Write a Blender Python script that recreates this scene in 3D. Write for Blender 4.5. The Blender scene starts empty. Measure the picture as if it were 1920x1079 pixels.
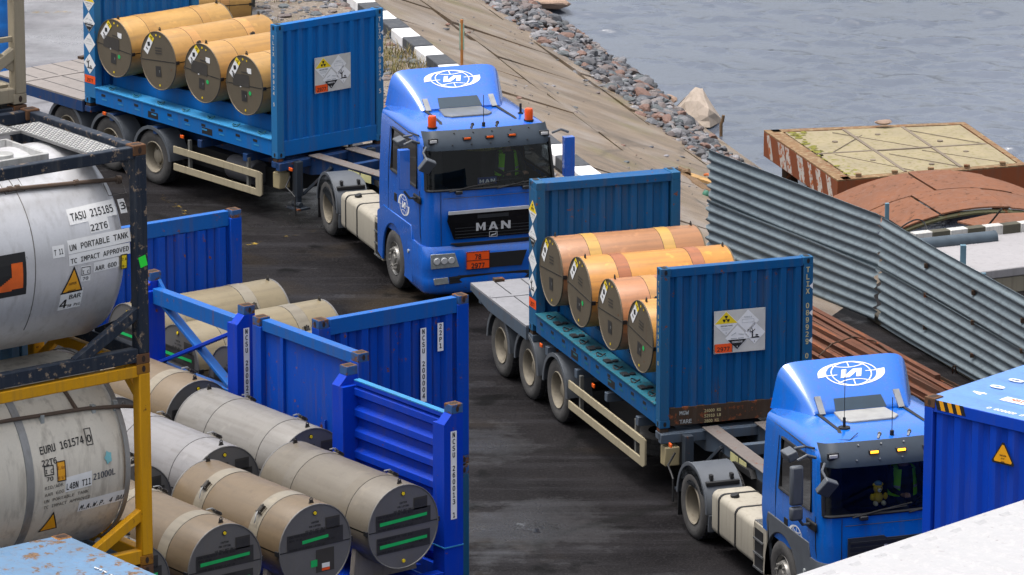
import bpy, bmesh, math, random
import numpy as np
from mathutils import Vector, Matrix
random.seed(7)
R = math.radians
S = bpy.context.scene
COL = S.collection

# ------------------------------------------------------------------ camera, sky, sun, exposure
CAM_H, PITCH = 24.025, 14.815
cd = bpy.data.cameras.new("camera"); cam = bpy.data.objects.new("camera", cd); COL.objects.link(cam)
cam.location = (0, 0, CAM_H); cam.rotation_euler = (R(90 - PITCH), 0, 0)
cd.sensor_width = 36.0; cd.lens = 190.70; cd.clip_start = 1.0; cd.clip_end = 5000
S.camera = cam
W = bpy.data.worlds.new("World"); S.world = W; W.use_nodes = True
wn = W.node_tree; wn.nodes.clear()
SUN_EL, SUN_AZ = R(77), R(265)
sky = wn.nodes.new("ShaderNodeTexSky"); sky.sky_type = 'NISHITA'; sky.sun_disc = False
sky.sun_elevation = SUN_EL; sky.sun_rotation = SUN_AZ; sky.dust_density = 7.0; sky.air_density = 1.0
hs = wn.nodes.new("ShaderNodeHueSaturation"); hs.inputs['Saturation'].default_value = 0.34
bg = wn.nodes.new("ShaderNodeBackground"); bg.inputs['Strength'].default_value = 0.15
wo = wn.nodes.new("ShaderNodeOutputWorld")
wn.links.new(sky.outputs[0], hs.inputs['Color']); wn.links.new(hs.outputs[0], bg.inputs[0]); wn.links.new(bg.outputs[0], wo.inputs[0])
sd = bpy.data.lights.new("sun", 'SUN'); sd.energy = 1.15; sd.angle = R(30); sd.color = (1.0, 0.97, 0.93)
sun = bpy.data.objects.new("sun", sd); COL.objects.link(sun)
sun.rotation_euler = (R(90) - SUN_EL, 0, R(180) - SUN_AZ + R(180) - R(180))
_d = Vector((math.sin(SUN_AZ) * math.cos(SUN_EL), math.cos(SUN_AZ) * math.cos(SUN_EL), math.sin(SUN_EL)))
sun.rotation_euler = _d.to_track_quat('Z', 'Y').to_euler()
S.view_settings.view_transform = 'Standard'; S.view_settings.look = 'None'
S.view_settings.exposure = 0.78; S.view_settings.gamma = 1.0
S.cycles.max_bounces = 6; S.cycles.transparent_max_bounces = 8
S.cycles.sample_clamp_indirect = 4.0

# ------------------------------------------------------------------ picture helper (used only to read real positions off the photograph)
_F, _cx, _cy = 10170.76, 960.0, 539.5
def g(px, py, z=0.0):
    p = R(PITCH); x = (px - _cx) / _F; y = -(py - _cy) / _F
    d = Vector((x, math.cos(p) + y * math.sin(p), -math.sin(p) + y * math.cos(p)))
    t = (z - CAM_H) / d.z
    return Vector((d.x * t, d.y * t, z))

# ------------------------------------------------------------------ node materials
def newmat(name):
    m = bpy.data.materials.new(name); m.use_nodes = True
    nt = m.node_tree; nt.nodes.clear()
    out = nt.nodes.new("ShaderNodeOutputMaterial"); b = nt.nodes.new("ShaderNodeBsdfPrincipled")
    nt.links.new(b.outputs[0], out.inputs[0])
    return m, nt, b
def N(nt, t, **kw):
    n = nt.nodes.new(t)
    for k, v in kw.items():
        if k in n.inputs: n.inputs[k].default_value = v
        else: setattr(n, k, v)
    return n
def coords(nt, scale=(1, 1, 1), rot=(0, 0, 0), rnd=True):
    tc = N(nt, "ShaderNodeTexCoord"); mp = N(nt, "ShaderNodeMapping")
    mp.inputs['Scale'].default_value = scale; mp.inputs['Rotation'].default_value = rot
    nt.links.new(tc.outputs['Object'], mp.inputs['Vector'])
    if rnd:
        oi = N(nt, "ShaderNodeObjectInfo"); mu = N(nt, "ShaderNodeMath", operation='MULTIPLY'); mu.inputs[1].default_value = 37.0
        nt.links.new(oi.outputs['Random'], mu.inputs[0]); nt.links.new(mu.outputs[0], mp.inputs['Location'])
    return mp.outputs[0]
def noise(nt, vec, scale, detail=5, rough=.55):
    n = N(nt, "ShaderNodeTexNoise"); n.inputs['Scale'].default_value = scale; n.inputs['Detail'].default_value = detail; n.inputs['Roughness'].default_value = rough
    nt.links.new(vec, n.inputs['Vector']); return n.outputs[0]
def ramp(nt, fac, a, b, ca=(0, 0, 0, 1), cb=(1, 1, 1, 1)):
    r = N(nt, "ShaderNodeValToRGB"); r.color_ramp.elements[0].position = a; r.color_ramp.elements[1].position = b
    r.color_ramp.elements[0].color = ca; r.color_ramp.elements[1].color = cb
    nt.links.new(fac, r.inputs[0]); return r.outputs[0]
def mix(nt, fac, a, b, mode='MIX'):
    m = N(nt, "ShaderNodeMix", data_type='RGBA', blend_type=mode)
    for s, v in ((0, fac), (6, a), (7, b)):
        if hasattr(v, 'is_linked') or hasattr(v, 'links'): nt.links.new(v, m.inputs[s])
        elif s == 0: m.inputs[0].default_value = v
        else: m.inputs[s].default_value = (v[0], v[1], v[2], 1)
    return m.outputs[2]
def mul(nt, a, b):
    m = N(nt, "ShaderNodeMath", operation='MULTIPLY')
    for i, v in enumerate((a, b)):
        if hasattr(v, 'links'): nt.links.new(v, m.inputs[i])
        else: m.inputs[i].default_value = v
    return m.outputs[0]
def bump(nt, b, h, strength, dist=.01):
    n = N(nt, "ShaderNodeBump"); n.inputs['Strength'].default_value = strength; n.inputs['Distance'].default_value = dist
    nt.links.new(h, n.inputs['Height']); nt.links.new(n.outputs[0], b.inputs['Normal'])
def L3(c, k): return tuple(min(1, x * k) for x in c)

_mats = {}
def paint(name, rgb, rough=.42, rust=.25, dirt=.35, fade=.25, metal=0.0, dirtcol=(.09, .075, .06), scale=1.0, coat=0.0, spec=.5, rustcol=(.16, .055, .02)):
    """weathered paint: patchy fading, rust spots, run-down grime"""
    if name in _mats: return _mats[name]
    m, nt, b = newmat(name)
    v = coords(nt); vs = coords(nt, (6, 6, .45))
    n1 = noise(nt, v, 1.7 * scale, 4); n2 = noise(nt, v, 7 * scale, 9, .68); n3 = noise(nt, vs, 1.6, 5, .6); n4 = noise(nt, v, 38, 3)
    c = mix(nt, mul(nt, ramp(nt, n1, .3, .7), fade), rgb, tuple(min(1, x * .66 + .06 * sum(rgb) / 3 + .010) for x in rgb))
    c = mix(nt, mul(nt, ramp(nt, n4, .35, .75), .14), c, L3(rgb, .6))
    if dirt: c = mix(nt, mul(nt, ramp(nt, n3, .5, .78), dirt), c, dirtcol)
    if rust:
        rm = ramp(nt, n2, .69 - rust * .22, .73 - rust * .2)
        rc = ramp(nt, n4, .3, .7, (*L3(rustcol, .5), 1), (*L3(rustcol, 1.5), 1))
        c = mix(nt, rm, c, rc)
    if rust >= .1:
        vr_ = coords(nt, (9, 9, .30)); n7 = noise(nt, vr_, 1.3, 4, .55)
        c = mix(nt, mul(nt, mul(nt, ramp(nt, n7, .63, .74), ramp(nt, n1, .42, .62)), min(.75, .25 + rust)), c, L3(rustcol, .8))
    nt.links.new(c, b.inputs['Base Color'])
    rr = N(nt, "ShaderNodeMapRange"); rr.inputs['To Min'].default_value = max(.05, rough - .14); rr.inputs['To Max'].default_value = min(1, rough + .22)
    nt.links.new(n2, rr.inputs[0]); nt.links.new(rr.outputs[0], b.inputs['Roughness'])
    b.inputs['Metallic'].default_value = metal; b.inputs['Coat Weight'].default_value = coat; b.inputs['Coat IOR'].default_value = 1.72; b.inputs['Coat Roughness'].default_value = .12
    b.inputs['Specular IOR Level'].default_value = spec * .38
    bump(nt, b, n2, .12, .004)
    _mats[name] = m; return m
def plain(name, rgb, rough=.5, metal=0.0, var=.25, bumps=.0, scale=6, emit=0.0, spec=.5):
    if name in _mats: return _mats[name]
    m, nt, b = newmat(name)
    v = coords(nt); n1 = noise(nt, v, scale, 6)
    nt.links.new(mix(nt, mul(nt, ramp(nt, n1, .3, .75), var * 2), rgb, L3(rgb, .45)), b.inputs['Base Color'])
    b.inputs['Roughness'].default_value = rough; b.inputs['Metallic'].default_value = metal; b.inputs['Specular IOR Level'].default_value = spec
    if bumps: bump(nt, b, noise(nt, v, scale * 4, 6), bumps, .02)
    if emit:
        b.inputs['Emission Color'].default_value = (*rgb, 1); b.inputs['Emission Strength'].default_value = emit
    _mats[name] = m; return m
def glassmat(name, tint, refl=1.0):
    if name in _mats: return _mats[name]
    m = bpy.data.materials.new(name); m.use_nodes = True; nt = m.node_tree; nt.nodes.clear()
    o = N(nt, "ShaderNodeOutputMaterial"); t = N(nt, "ShaderNodeBsdfTransparent"); gl = N(nt, "ShaderNodeBsdfGlossy"); mx = N(nt, "ShaderNodeMixShader"); fr = N(nt, "ShaderNodeFresnel")
    t.inputs[0].default_value = (*tint, 1); gl.inputs['Roughness'].default_value = .02; gl.inputs['Color'].default_value = (refl, refl, refl, 1); fr.inputs[0].default_value = 1.5
    nt.links.new(fr.outputs[0], mx.inputs[0]); nt.links.new(t.outputs[0], mx.inputs[1]); nt.links.new(gl.outputs[0], mx.inputs[2]); nt.links.new(mx.outputs[0], o.inputs[0])
    _mats[name] = m; return m

# ------------------------------------------------------------------ mesh builder
_textcache = {}
try:
    import os
    FONT = bpy.data.fonts.load(os.path.join(bpy.utils.resource_path('LOCAL'), 'datafiles', 'fonts', 'DejaVuSansMono.woff2'))
except Exception:
    FONT = None
def textmesh(s, bold=0.012):
    k = (s, bold)
    if k in _textcache: return _textcache[k]
    c = bpy.data.curves.new("t", 'FONT'); c.body = s if not FONT else s.replace('0', 'O'); c.size = 1.0; c.resolution_u = 2; c.offset = min(bold, .012) if not FONT else min(bold * 1.1, .03)
    if FONT: c.font = FONT
    o = bpy.data.objects.new("t", c); COL.objects.link(o)
    dg = bpy.context.evaluated_depsgraph_get(); dg.update()
    me = o.evaluated_get(dg).to_mesh()
    vs = [(v.co.x * (.92 if FONT else 1), v.co.y) for v in me.vertices]; fs = [tuple(p.vertices) for p in me.polygons]
    o.evaluated_get(dg).to_mesh_clear(); bpy.data.objects.remove(o); bpy.data.curves.remove(c)
    _textcache[k] = (vs, fs); return vs, fs

MANL = {'M': [[(0, 0), (0, 1), (.26, 1), (.26, 0)], [(.26, 1), (.5, .42), (.5, .08), (.26, .62)], [(.74, 1), (.5, .42), (.5, .08), (.74, .62)], [(.74, 0), (.74, 1), (1, 1), (1, 0)]],
        'A': [[(0, 0), (.36, 1), (.5, 1), (.5, .72), (.27, 0)], [(1, 0), (.64, 1), (.5, 1), (.5, .72), (.73, 0)], [(.30, .18), (.36, .38), (.64, .38), (.70, .18)]],
        'N': [[(0, 0), (0, 1), (.26, 1), (.26, 0)], [(.74, 0), (.74, 1), (1, 1), (1, 0)], [(.26, 1), (.74, .42), (.74, 0), (.26, .58)]]}
class MB:
    def __init__(s): s.v = []; s.f = []; s.m = []
    def add(s, vs, fs, m=0):
        o = len(s.v); s.v += [tuple(x) for x in vs]; s.f += [tuple(i + o for i in f) for f in fs]; s.m += [m] * len(fs)
    def box(s, x0, x1, y0, y1, z0, z1, m=0, M=None):
        vs = [(x, y, z) for z in (z0, z1) for y in (y0, y1) for x in (x0, x1)]
        if M: vs = [M @ Vector(v) for v in vs]
        s.add(vs, [(0, 2, 3, 1), (4, 5, 7, 6), (0, 1, 5, 4), (2, 6, 7, 3), (0, 4, 6, 2), (1, 3, 7, 5)], m)
    def beam(s, a, b, w, h, m=0, up=(0, 0, 1)):
        a = Vector(a); b = Vector(b); d = (b - a).normalized(); u = Vector(up)
        if abs(d.dot(u)) > .98: u = Vector((1, 0, 0))
        sx = d.cross(u).normalized(); sz = sx.cross(d).normalized()
        vs = [p + sx * (i * w / 2) + sz * (j * h / 2) for p in (a, b) for j in (-1, 1) for i in (-1, 1)]
        s.add(vs, [(0, 2, 3, 1), (4, 5, 7, 6), (0, 1, 5, 4), (2, 6, 7, 3), (0, 4, 6, 2), (1, 3, 7, 5)], m)
    def poly(s, pts, m=0): s.add(pts, [tuple(range(len(pts)))], m)
    def prism(s, pts, off, m=0, mcap=None):
        n = len(pts); off = Vector(off); pts = [Vector(p) for p in pts]
        s.add(pts + [p + off for p in pts], [(i, (i + 1) % n, n + (i + 1) % n, n + i) for i in range(n)], m)
        s.add(pts, [tuple(range(n))[::-1]], m if mcap is None else mcap); s.add([p + off for p in pts], [tuple(range(n))], m if mcap is None else mcap)
    def cyl(s, a, b, r, seg=16, m=0, r2=None, caps=True, mcap=None):
        a = Vector(a); b = Vector(b); r2 = r if r2 is None else r2
        d = (b - a).normalized(); u = Vector((0, 0, 1)) if abs(d.z) < .9 else Vector((1, 0, 0))
        x = d.cross(u).normalized(); y = d.cross(x)
        ca = [(x * math.cos(t) + y * math.sin(t)) for t in [2 * math.pi * i / seg for i in range(seg)]]
        s.add([a + c * r for c in ca] + [b + c * r2 for c in ca], [(i, (i + 1) % seg, seg + (i + 1) % seg, seg + i) for i in range(seg)], m)
        if caps:
            mc = m if mcap is None else mcap
            s.add([a + c * r for c in ca], [tuple(range(seg))], mc); s.add([b + c * r2 for c in ca], [tuple(range(seg))], mc)
    def tube(s, path, r, seg=8, m=0):
        path = [Vector(p) for p in path]; rings = []
        for i, p in enumerate(path):
            d = (path[min(i + 1, len(path) - 1)] - path[max(i - 1, 0)]).normalized()
            u = Vector((0, 0, 1)) if abs(d.z) < .9 else Vector((1, 0, 0))
            x = d.cross(u).normalized(); y = d.cross(x)
            rings.append([p + (x * math.cos(t) + y * math.sin(t)) * r for t in [2 * math.pi * k / seg for k in range(seg)]])
        s.rings(rings, m, True)
    def rings(s, rings, m=0, caps=False, closed=True):
        n = len(rings[0]); vs = [p for r in rings for p in r]; fs = []
        for i in range(len(rings) - 1):
            for k in range(n if closed else n - 1):
                fs.append((i * n + k, i * n + (k + 1) % n, (i + 1) * n + (k + 1) % n, (i + 1) * n + k))
        s.add(vs, fs, m)
        if caps: s.add(rings[0], [tuple(range(n))[::-1]], m); s.add(rings[-1], [tuple(range(n))], m)
    def lathe(s, prof, axis='y', c=(0, 0, 0), seg=32, m=0, arc=None):
        """prof: list of (radius, offset along axis)"""
        c = Vector(c); rr = []
        a0, a1 = (0, 2 * math.pi) if arc is None else arc
        cnt = seg if arc is None else seg + 1
        for r, h in prof:
            ring = []
            for i in range(cnt):
                t = a0 + (a1 - a0) * i / seg; p, q = r * math.cos(t), r * math.sin(t)
                ring.append(c + Vector((p, h, q) if axis == 'y' else (h, p, q) if axis == 'x' else (p, q, h)))
            rr.append(ring)
        s.rings(rr, m, False, arc is None)
    def grid(s, fn, nu, nv, m=0):
        vs = [fn(i / nu, j / nv) for j in range(nv + 1) for i in range(nu + 1)]; k = nu + 1
        s.add(vs, [(j * k + i, j * k + i + 1, (j + 1) * k + i + 1, (j + 1) * k + i) for j in range(nv) for i in range(nu)], m)
    def corr(s, O, X, Z, Nn, w, h, pitch=.25, depth=.04, m=0, flat=.36):
        """corrugated sheet; O corner, X along the corrugations' row, Z along each rib, N out"""
        O, X, Z, Nn = map(Vector, (O, X, Z, Nn)); n = max(1, round(w / pitch)); p = w / n; prof = []
        for i in range(n):
            b = i * p; sl = (1 - 2 * flat) / 2
            prof += [(b, -depth), (b + p * flat, -depth), (b + p * (flat + sl), 0), (b + p * (2 * flat + sl), 0)]
        prof.append((w, -depth))
        a = [O + X * u + Nn * d for u, d in prof]
        vs = a + [q + Z * h for q in a]; k = len(a)
        s.add(vs, [(i, i + 1, k + i + 1, k + i) for i in range(k - 1)], m)
    def text(s, t, size, O, X, Y, m=0, align='l', bold=.012, fx=1.0, mp=None):
        vs, fs = textmesh(t, bold); O, X, Y = Vector(O), Vector(X).normalized(), Vector(Y).normalized()
        if not vs: return
        x0, x1 = min(v[0] for v in vs), max(v[0] for v in vs)
        sh = {'l': x0, 'c': (x0 + x1) / 2, 'r': x1}[align]
        if mp: s.add([mp((v[0] - sh) * size * fx, v[1] * size) for v in vs], fs, m)
        else: s.add([O + X * ((v[0] - sh) * size * fx) + Y * (v[1] * size) for v in vs], fs, m)
    def block(s, t, h, w, gap, O, X, Y, m, th=0):
        """heavy block capitals centred on O (baseline)"""
        O, X, Y = Vector(O), Vector(X).normalized(), Vector(Y).normalized(); tot = len(t) * w + (len(t) - 1) * gap; x = -tot / 2
        for ch in t:
            for p in MANL[ch]: s.poly([O + X * (x + a * w) + Y * (b * h) for a, b in p], m)
            x += w + gap
    def vtext(s, t, size, O, X, Y, m=0, step=1.0, bold=.012, fx=1.0):
        """letters one under the other, O = top centre"""
        O, X, Y = Vector(O), Vector(X).normalized(), Vector(Y).normalized()
        for i, ch in enumerate(t):
            if ch != ' ': s.text(ch, size * 1.15, O - Y * (size * step * (i + 1)), X, Y, m, 'c', bold, fx)
    def rect(s, O, X, Y, w, h, m=0):
        """flat plate centred on O"""
        O, X, Y = Vector(O), Vector(X).normalized(), Vector(Y).normalized()
        s.add([O - X * w / 2 - Y * h / 2, O + X * w / 2 - Y * h / 2, O + X * w / 2 + Y * h / 2, O - X * w / 2 + Y * h / 2], [(0, 1, 2, 3)], m)
    def plate(s, O, X, Y, w, h, t, m=0, mside=None):
        O, X, Y = Vector(O), Vector(X).normalized(), Vector(Y).normalized(); n = X.cross(Y)
        s.prism([O - X * w / 2 - Y * h / 2, O + X * w / 2 - Y * h / 2, O + X * w / 2 + Y * h / 2, O - X * w / 2 + Y * h / 2], n * t, m)
    def mesh(s, name, mats, smooth=38, weld=True):
        me = bpy.data.meshes.new(name); me.from_pydata(s.v, [], s.f)
        me.polygons.foreach_set('material_index', s.m)
        for mm in (mats if isinstance(mats, (list, tuple)) else [mats]): me.materials.append(mm)
        bm = bmesh.new(); bm.from_mesh(me)
        lo = [v for v in bm.verts if not v.link_faces]
        if lo: bmesh.ops.delete(bm, geom=lo, context='VERTS')
        if weld: bmesh.ops.remove_doubles(bm, verts=bm.verts, dist=.0004)
        bmesh.ops.recalc_face_normals(bm, faces=bm.faces)
        if smooth:
            a = R(smooth)
            for f in bm.faces: f.smooth = True
            for e in bm.edges:
                if len(e.link_faces) == 2: e.smooth = e.calc_face_angle(0) < a and e.link_faces[0].material_index == e.link_faces[1].material_index
                else: e.smooth = False
        bm.to_mesh(me); bm.free(); return me
    def build(s, name, mats, parent=None, bevel=0, smooth=38, weld=True, loc=None, rotz=0):
        return link(name, s.mesh(name, mats, smooth, weld), parent, bevel, loc, rotz)
def link(name, me, parent=None, bevel=0, loc=None, rotz=0):
    o = bpy.data.objects.new(name, me); COL.objects.link(o)
    if parent: o.parent = parent
    if loc is not None: o.location = loc
    if rotz: o.rotation_euler.z = rotz
    if bevel:
        b = o.modifiers.new("bevel", 'BEVEL'); b.width = bevel; b.segments = 2; b.limit_method = 'ANGLE'; b.angle_limit = R(50); b.harden_normals = False
    return o
def tag(o, label=None, cat=None, group=None, kind=None):
    if label: o['label'] = label
    if cat: o['category'] = cat
    if group: o['group'] = group
    if kind: o['kind'] = kind
    return o
def thing(name, label, cat, loc, rotz=0, group=None):
    o = bpy.data.objects.new(name, None); COL.objects.link(o); o.location = loc; o.rotation_euler.z = rotz; o.empty_display_size = .3
    return tag(o, label, cat, group)
def dup(root, loc, rotz, label, group=None):
    kids = {}
    for o in list(COL.objects):
        if o.parent: kids.setdefault(o.parent, []).append(o)
    def cp(o, par):
        c = o.copy(); COL.objects.link(c); c.parent = par
        for k in kids.get(o, []): cp(k, c)
        return c
    r = cp(root, None); r.location = loc; r.rotation_euler.z = rotz; r['label'] = label
    if group: r['group'] = group
    return r
def structure(name, mb, m, **kw): return tag(mb.build(name, m, **kw), kind='structure')

# ------------------------------------------------------------------ palette
BLUE_T = paint("flat rack blue", (.0015, .135, .44), .38, .12, .32, .4)
BLUE_T2 = paint("faded flat rack blue", (.002, .085, .25), .42, .28, .45, .45)
BLUE_N = paint("strong blue paint", (.0008, .040, .44), .36, .13, .30, .22)
BLUE_N2 = paint("worn blue paint", (.001, .060, .42), .38, .30, .40, .3)
BLUE_CAB = paint("cab blue", (.0015, .115, .56), .2, 0, .30, .15, coat=1.0)
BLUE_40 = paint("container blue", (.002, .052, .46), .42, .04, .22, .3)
BLUE_40R = paint("paler blue roof", (.12, .25, .58), .5, .06, .25, .5)  # roof tone, paler than the wall blue
BLUE_CH = paint("chassis blue", (.012, .045, .14), .5, .3, .6, .4)
LIGHTB = paint("pale blue rail", (.03, .22, .46), .45, .18, .4, .4)
TEAL = paint("teal painted steel", (.015, .12, .17), .5, .4, .5, .4)
RUSTY = paint("rusty casting", (.125, .062, .032), .8, .5, .5, .6, rustcol=(.17, .07, .025))
RUST = paint("rusted steel", (.20, .075, .035), .8, .7, .5, .6, rustcol=(.22, .07, .025))
RUSTD = paint("dark rusted steel", (.055, .034, .022), .75, .6, .5, .5, rustcol=(.19, .06, .025))
NAVY = paint("navy frame paint", (.018, .026, .042), .5, .5, .35, .4, dirtcol=(.13, .13, .13), rustcol=(.20, .15, .11), scale=1.5)
YELL = paint("yellow frame paint", (.62, .30, .005), .5, .22, .4, .25)
BEIGE = paint("beige frame paint", (.30, .26, .19), .55, .12, .4, .3)
STEELT = paint("brushed tank shell", (.64, .64, .66), .30, 0, .34, .35, metal=.4, dirtcol=(.22, .20, .17))
STEELD = paint("dirty tank shell", (.70, .65, .56), .42, 0, .6, .45, metal=.15, dirtcol=(.17, .14, .11))
ALU = paint("checker plate", (.50, .50, .49), .45, 0, .4, .3, metal=.6)
GALV = paint("galvanised sheet", (.19, .235, .26), .5, .05, .5, .6, metal=.05, dirtcol=(.06, .065, .075))
WHITE = paint("white roof paint", (.5, .5, .51), .5, .02, .14, .12, dirtcol=(.45, .43, .42))
RUBBER = plain("tyre rubber", (.028, .028, .03), .78, 0, .35, .3, 14)
TREAD = plain("dusty tyre wall", (.065, .062, .06), .85, 0, .35, .3, 10)
GREYP = plain("grey plastic", (.085, .095, .11), .55, 0, .2, .05, 5)
DARKP = plain("dark plastic", (.018, .02, .024), .5, 0, .2)
VISOR = plain("smoked visor", (.022, .036, .055), .5, 0, .2)
BLACK = plain("black", (.008, .008, .009), .6, 0, .2)
BLACKI = plain("black print", (.01, .01, .011), .6, 0, .1)
WHITEI = plain("white print", (.80, .80, .80), .5, 0, .12)
PALEI = plain("faded print", (.42, .45, .45), .6, 0, .35, 0, 30)
GREYI = plain("grey print", (.045, .04, .035), .6, 0, .2)
TANKGR = paint("fuel tank beige", (.36, .33, .27), .42, .02, .4, .25)
RIM = paint("dusty wheel rim", (.24, .21, .16), .55, .12, .55, .4)
CHROME = plain("bright metal", (.60, .61, .63), .32, .25, .1)
STEELM = plain("zinc metal", (.30, .31, .32), .4, .8, .3)
ORANGEP = plain("orange plate", (.85, .09, .008), .4, 0, .1)
YELP = plain("yellow print", (.85, .62, .01), .45, 0, .1)
ORG = plain("orange warning print", (.80, .36, .01), .45, 0, .1)
GREENT = plain("green tape", (.01, .48, .12), .45, 0, .15)
GREENB = plain("bright green label", (.02, .85, .05), .45, 0, .1)
AMBER = plain("amber lens", (.75, .11, .01), .2, 0, .15)
AMBERL = plain("lit amber lens", (1.0, .38, .02), .3, 0, .1, emit=2.2)
LENS = plain("lamp glass", (.42, .45, .46), .12, .35, .3, 0, 20)
BOARD = plain("white sign board", (.58, .57, .54), .5, 0, .15)
LINER = plain("cab lining", (.022, .024, .027), .8, 0, .2)
GLASS = glassmat("cab glass", (.84, .90, .88), .5)
GLASSD = glassmat("side glass", (.06, .07, .08), .55)
# ================================================================== SETTING
K0, K1 = Vector((-2.72, 112.7, 0)), Vector((1.20, 99.3, 0))          # quay edge line
KD = (K1 - K0).normalized(); KN = Vector((-KD.y, KD.x, 0))
if KN.x < 0: KN = -KN                                                 # towards the water
SEA_Z = -2.6
def quay(a, b, z=0): p = K0 + KD * a + KN * b; return Vector((p.x, p.y, z))

def asphalt():
    m, nt, b = newmat("wet asphalt")
    v = coords(nt, rnd=False); vs = coords(nt, (.16, 2.3, 1), (0, 0, R(58)), False)
    big = noise(nt, v, .13, 5, .6); mid = noise(nt, v, .6, 7, .62); st = noise(nt, vs, 1.0, 7, .65); fine = noise(nt, v, 26, 5, .7)
    c = mix(nt, ramp(nt, mid, .3, .72), (.004, .0035, .004), (.017, .0155, .0165))
    c = mix(nt, mul(nt, ramp(nt, st, .50, .66), .65), c, (.026, .025, .028))
    c = mix(nt, mul(nt, ramp(nt, noise(nt, v, .35, 4), .56, .72), .45), c, (.040, .028, .014))
    c = mix(nt, mul(nt, ramp(nt, fine, .50, .78), .55), c, (.060, .058, .060))
    c = mix(nt, mul(nt, ramp(nt, noise(nt, v, .9, 3), .62, .70), .8), c, (.003, .003, .003))
    tcp = N(nt, "ShaderNodeTexCoord"); wets = None
    for ctr, rad in ((g(535, 395), 2.6), (g(925, 985), 2.6), (g(905, 830), 1.6), (g(300, 60), 6.0), (g(620, 340), 2.0)):
        d_ = N(nt, "ShaderNodeVectorMath", operation='DISTANCE'); nt.links.new(tcp.outputs['Object'], d_.inputs[0]); d_.inputs[1].default_value = ctr
        mr = N(nt, "ShaderNodeMapRange"); mr.inputs['From Min'].default_value = rad; mr.inputs['From Max'].default_value = rad * .25; nt.links.new(d_.outputs['Value'], mr.inputs[0])
        if wets is None: wets = mr.outputs[0]
        else:
            ad_ = N(nt, "ShaderNodeMath", operation='MAXIMUM'); nt.links.new(wets, ad_.inputs[0]); nt.links.new(mr.outputs[0], ad_.inputs[1]); wets = ad_.outputs[0]
    # far part of the yard: pale sky reflection on wet asphalt, painted into the colour
    tc = N(nt, "ShaderNodeTexCoord"); sx = N(nt, "ShaderNodeSeparateXYZ"); nt.links.new(tc.outputs['Object'], sx.inputs[0])
    far = N(nt, "ShaderNodeMapRange"); far.inputs['From Min'].default_value = 103; far.inputs['From Max'].default_value = 109
    ad = N(nt, "ShaderNodeMath", operation='ADD'); nt.links.new(sx.outputs['Y'], ad.inputs[0]); nt.links.new(mul(nt, big, 6.0), ad.inputs[1]); nt.links.new(ad.outputs[0], far.inputs[0])
    c = mix(nt, mul(nt, far.outputs[0], .8), c, mix(nt, ramp(nt, mid, .35, .7), (.15, .15, .16), (.28, .28, .30)))
    vo = N(nt, "ShaderNodeTexVoronoi", feature='DISTANCE_TO_EDGE'); vo.inputs['Scale'].default_value = .22
    dv = N(nt, "ShaderNodeMix", data_type='VECTOR'); dv.inputs[0].default_value = .30; nt.links.new(v, dv.inputs[4])
    nn = N(nt, "ShaderNodeTexNoise"); nn.inputs['Scale'].default_value = 1.2; nt.links.new(v, nn.inputs[0]); nt.links.new(nn.outputs[1], dv.inputs[5]); nt.links.new(dv.outputs[1], vo.inputs['Vector'])
    crack = ramp(nt, vo.outputs[0], .004, .014, (1, 1, 1, 1), (0, 0, 0, 1))
    c = mix(nt, mul(nt, mul(nt, crack, ramp(nt, noise(nt, v, .28, 3), .48, .60)), .7), c, (.008, .008, .008))
    nt.links.new(c, b.inputs['Base Color'])
    wn_ = N(nt, "ShaderNodeMath", operation='ADD'); nt.links.new(mul(nt, noise(nt, v, .5, 7, .68), .9), wn_.inputs[0]); nt.links.new(mul(nt, wets, .20), wn_.inputs[1])
    sn_ = N(nt, "ShaderNodeMath", operation='ADD'); nt.links.new(wn_.outputs[0], sn_.inputs[0]); nt.links.new(mul(nt, st, .22), sn_.inputs[1])
    wet = ramp(nt, sn_.outputs[0], .66, .80)
    pud = ramp(nt, wn_.outputs[0], .72, .75)
    r0 = mix(nt, wet, (.60, .60, .60), (.24, .24, .24)); r0 = mix(nt, mul(nt, ramp(nt, fine, .4, .7), .4), r0, (.62, .62, .62)); r0 = mix(nt, pud, r0, (.07, .07, .07))
    nt.links.new(r0, b.inputs['Roughness'])
    sp_ = N(nt, "ShaderNodeMapRange"); sp_.inputs['To Min'].default_value = .05; sp_.inputs['To Max'].default_value = .50; nt.links.new(wet, sp_.inputs[0]); nt.links.new(sp_.outputs[0], b.inputs['Specular IOR Level'])
    h = mix(nt, pud, mix(nt, .5, fine, st), (.3, .3, .3)); bump(nt, b, h, .55, .03)
    return m
ASPH = asphalt()
# the yard: one big sheet bounded by the quay edge and the pier behind the fence
mb = MB()
far_a, near_a = quay(-90, 0), quay(26.5, 0)
pier = [Vector((5.9, 93.6, 0)), Vector((7.3, 93.35, 0)), Vector((40, 104.5, 0))]
mb.poly([far_a, near_a] + [pier[1], pier[2]] + [Vector((300, 60, 0)), Vector((300, -200, 0)), Vector((-300, -200, 0)), Vector((-300, 220, 0))])
structure("road", mb, ASPH)

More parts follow.
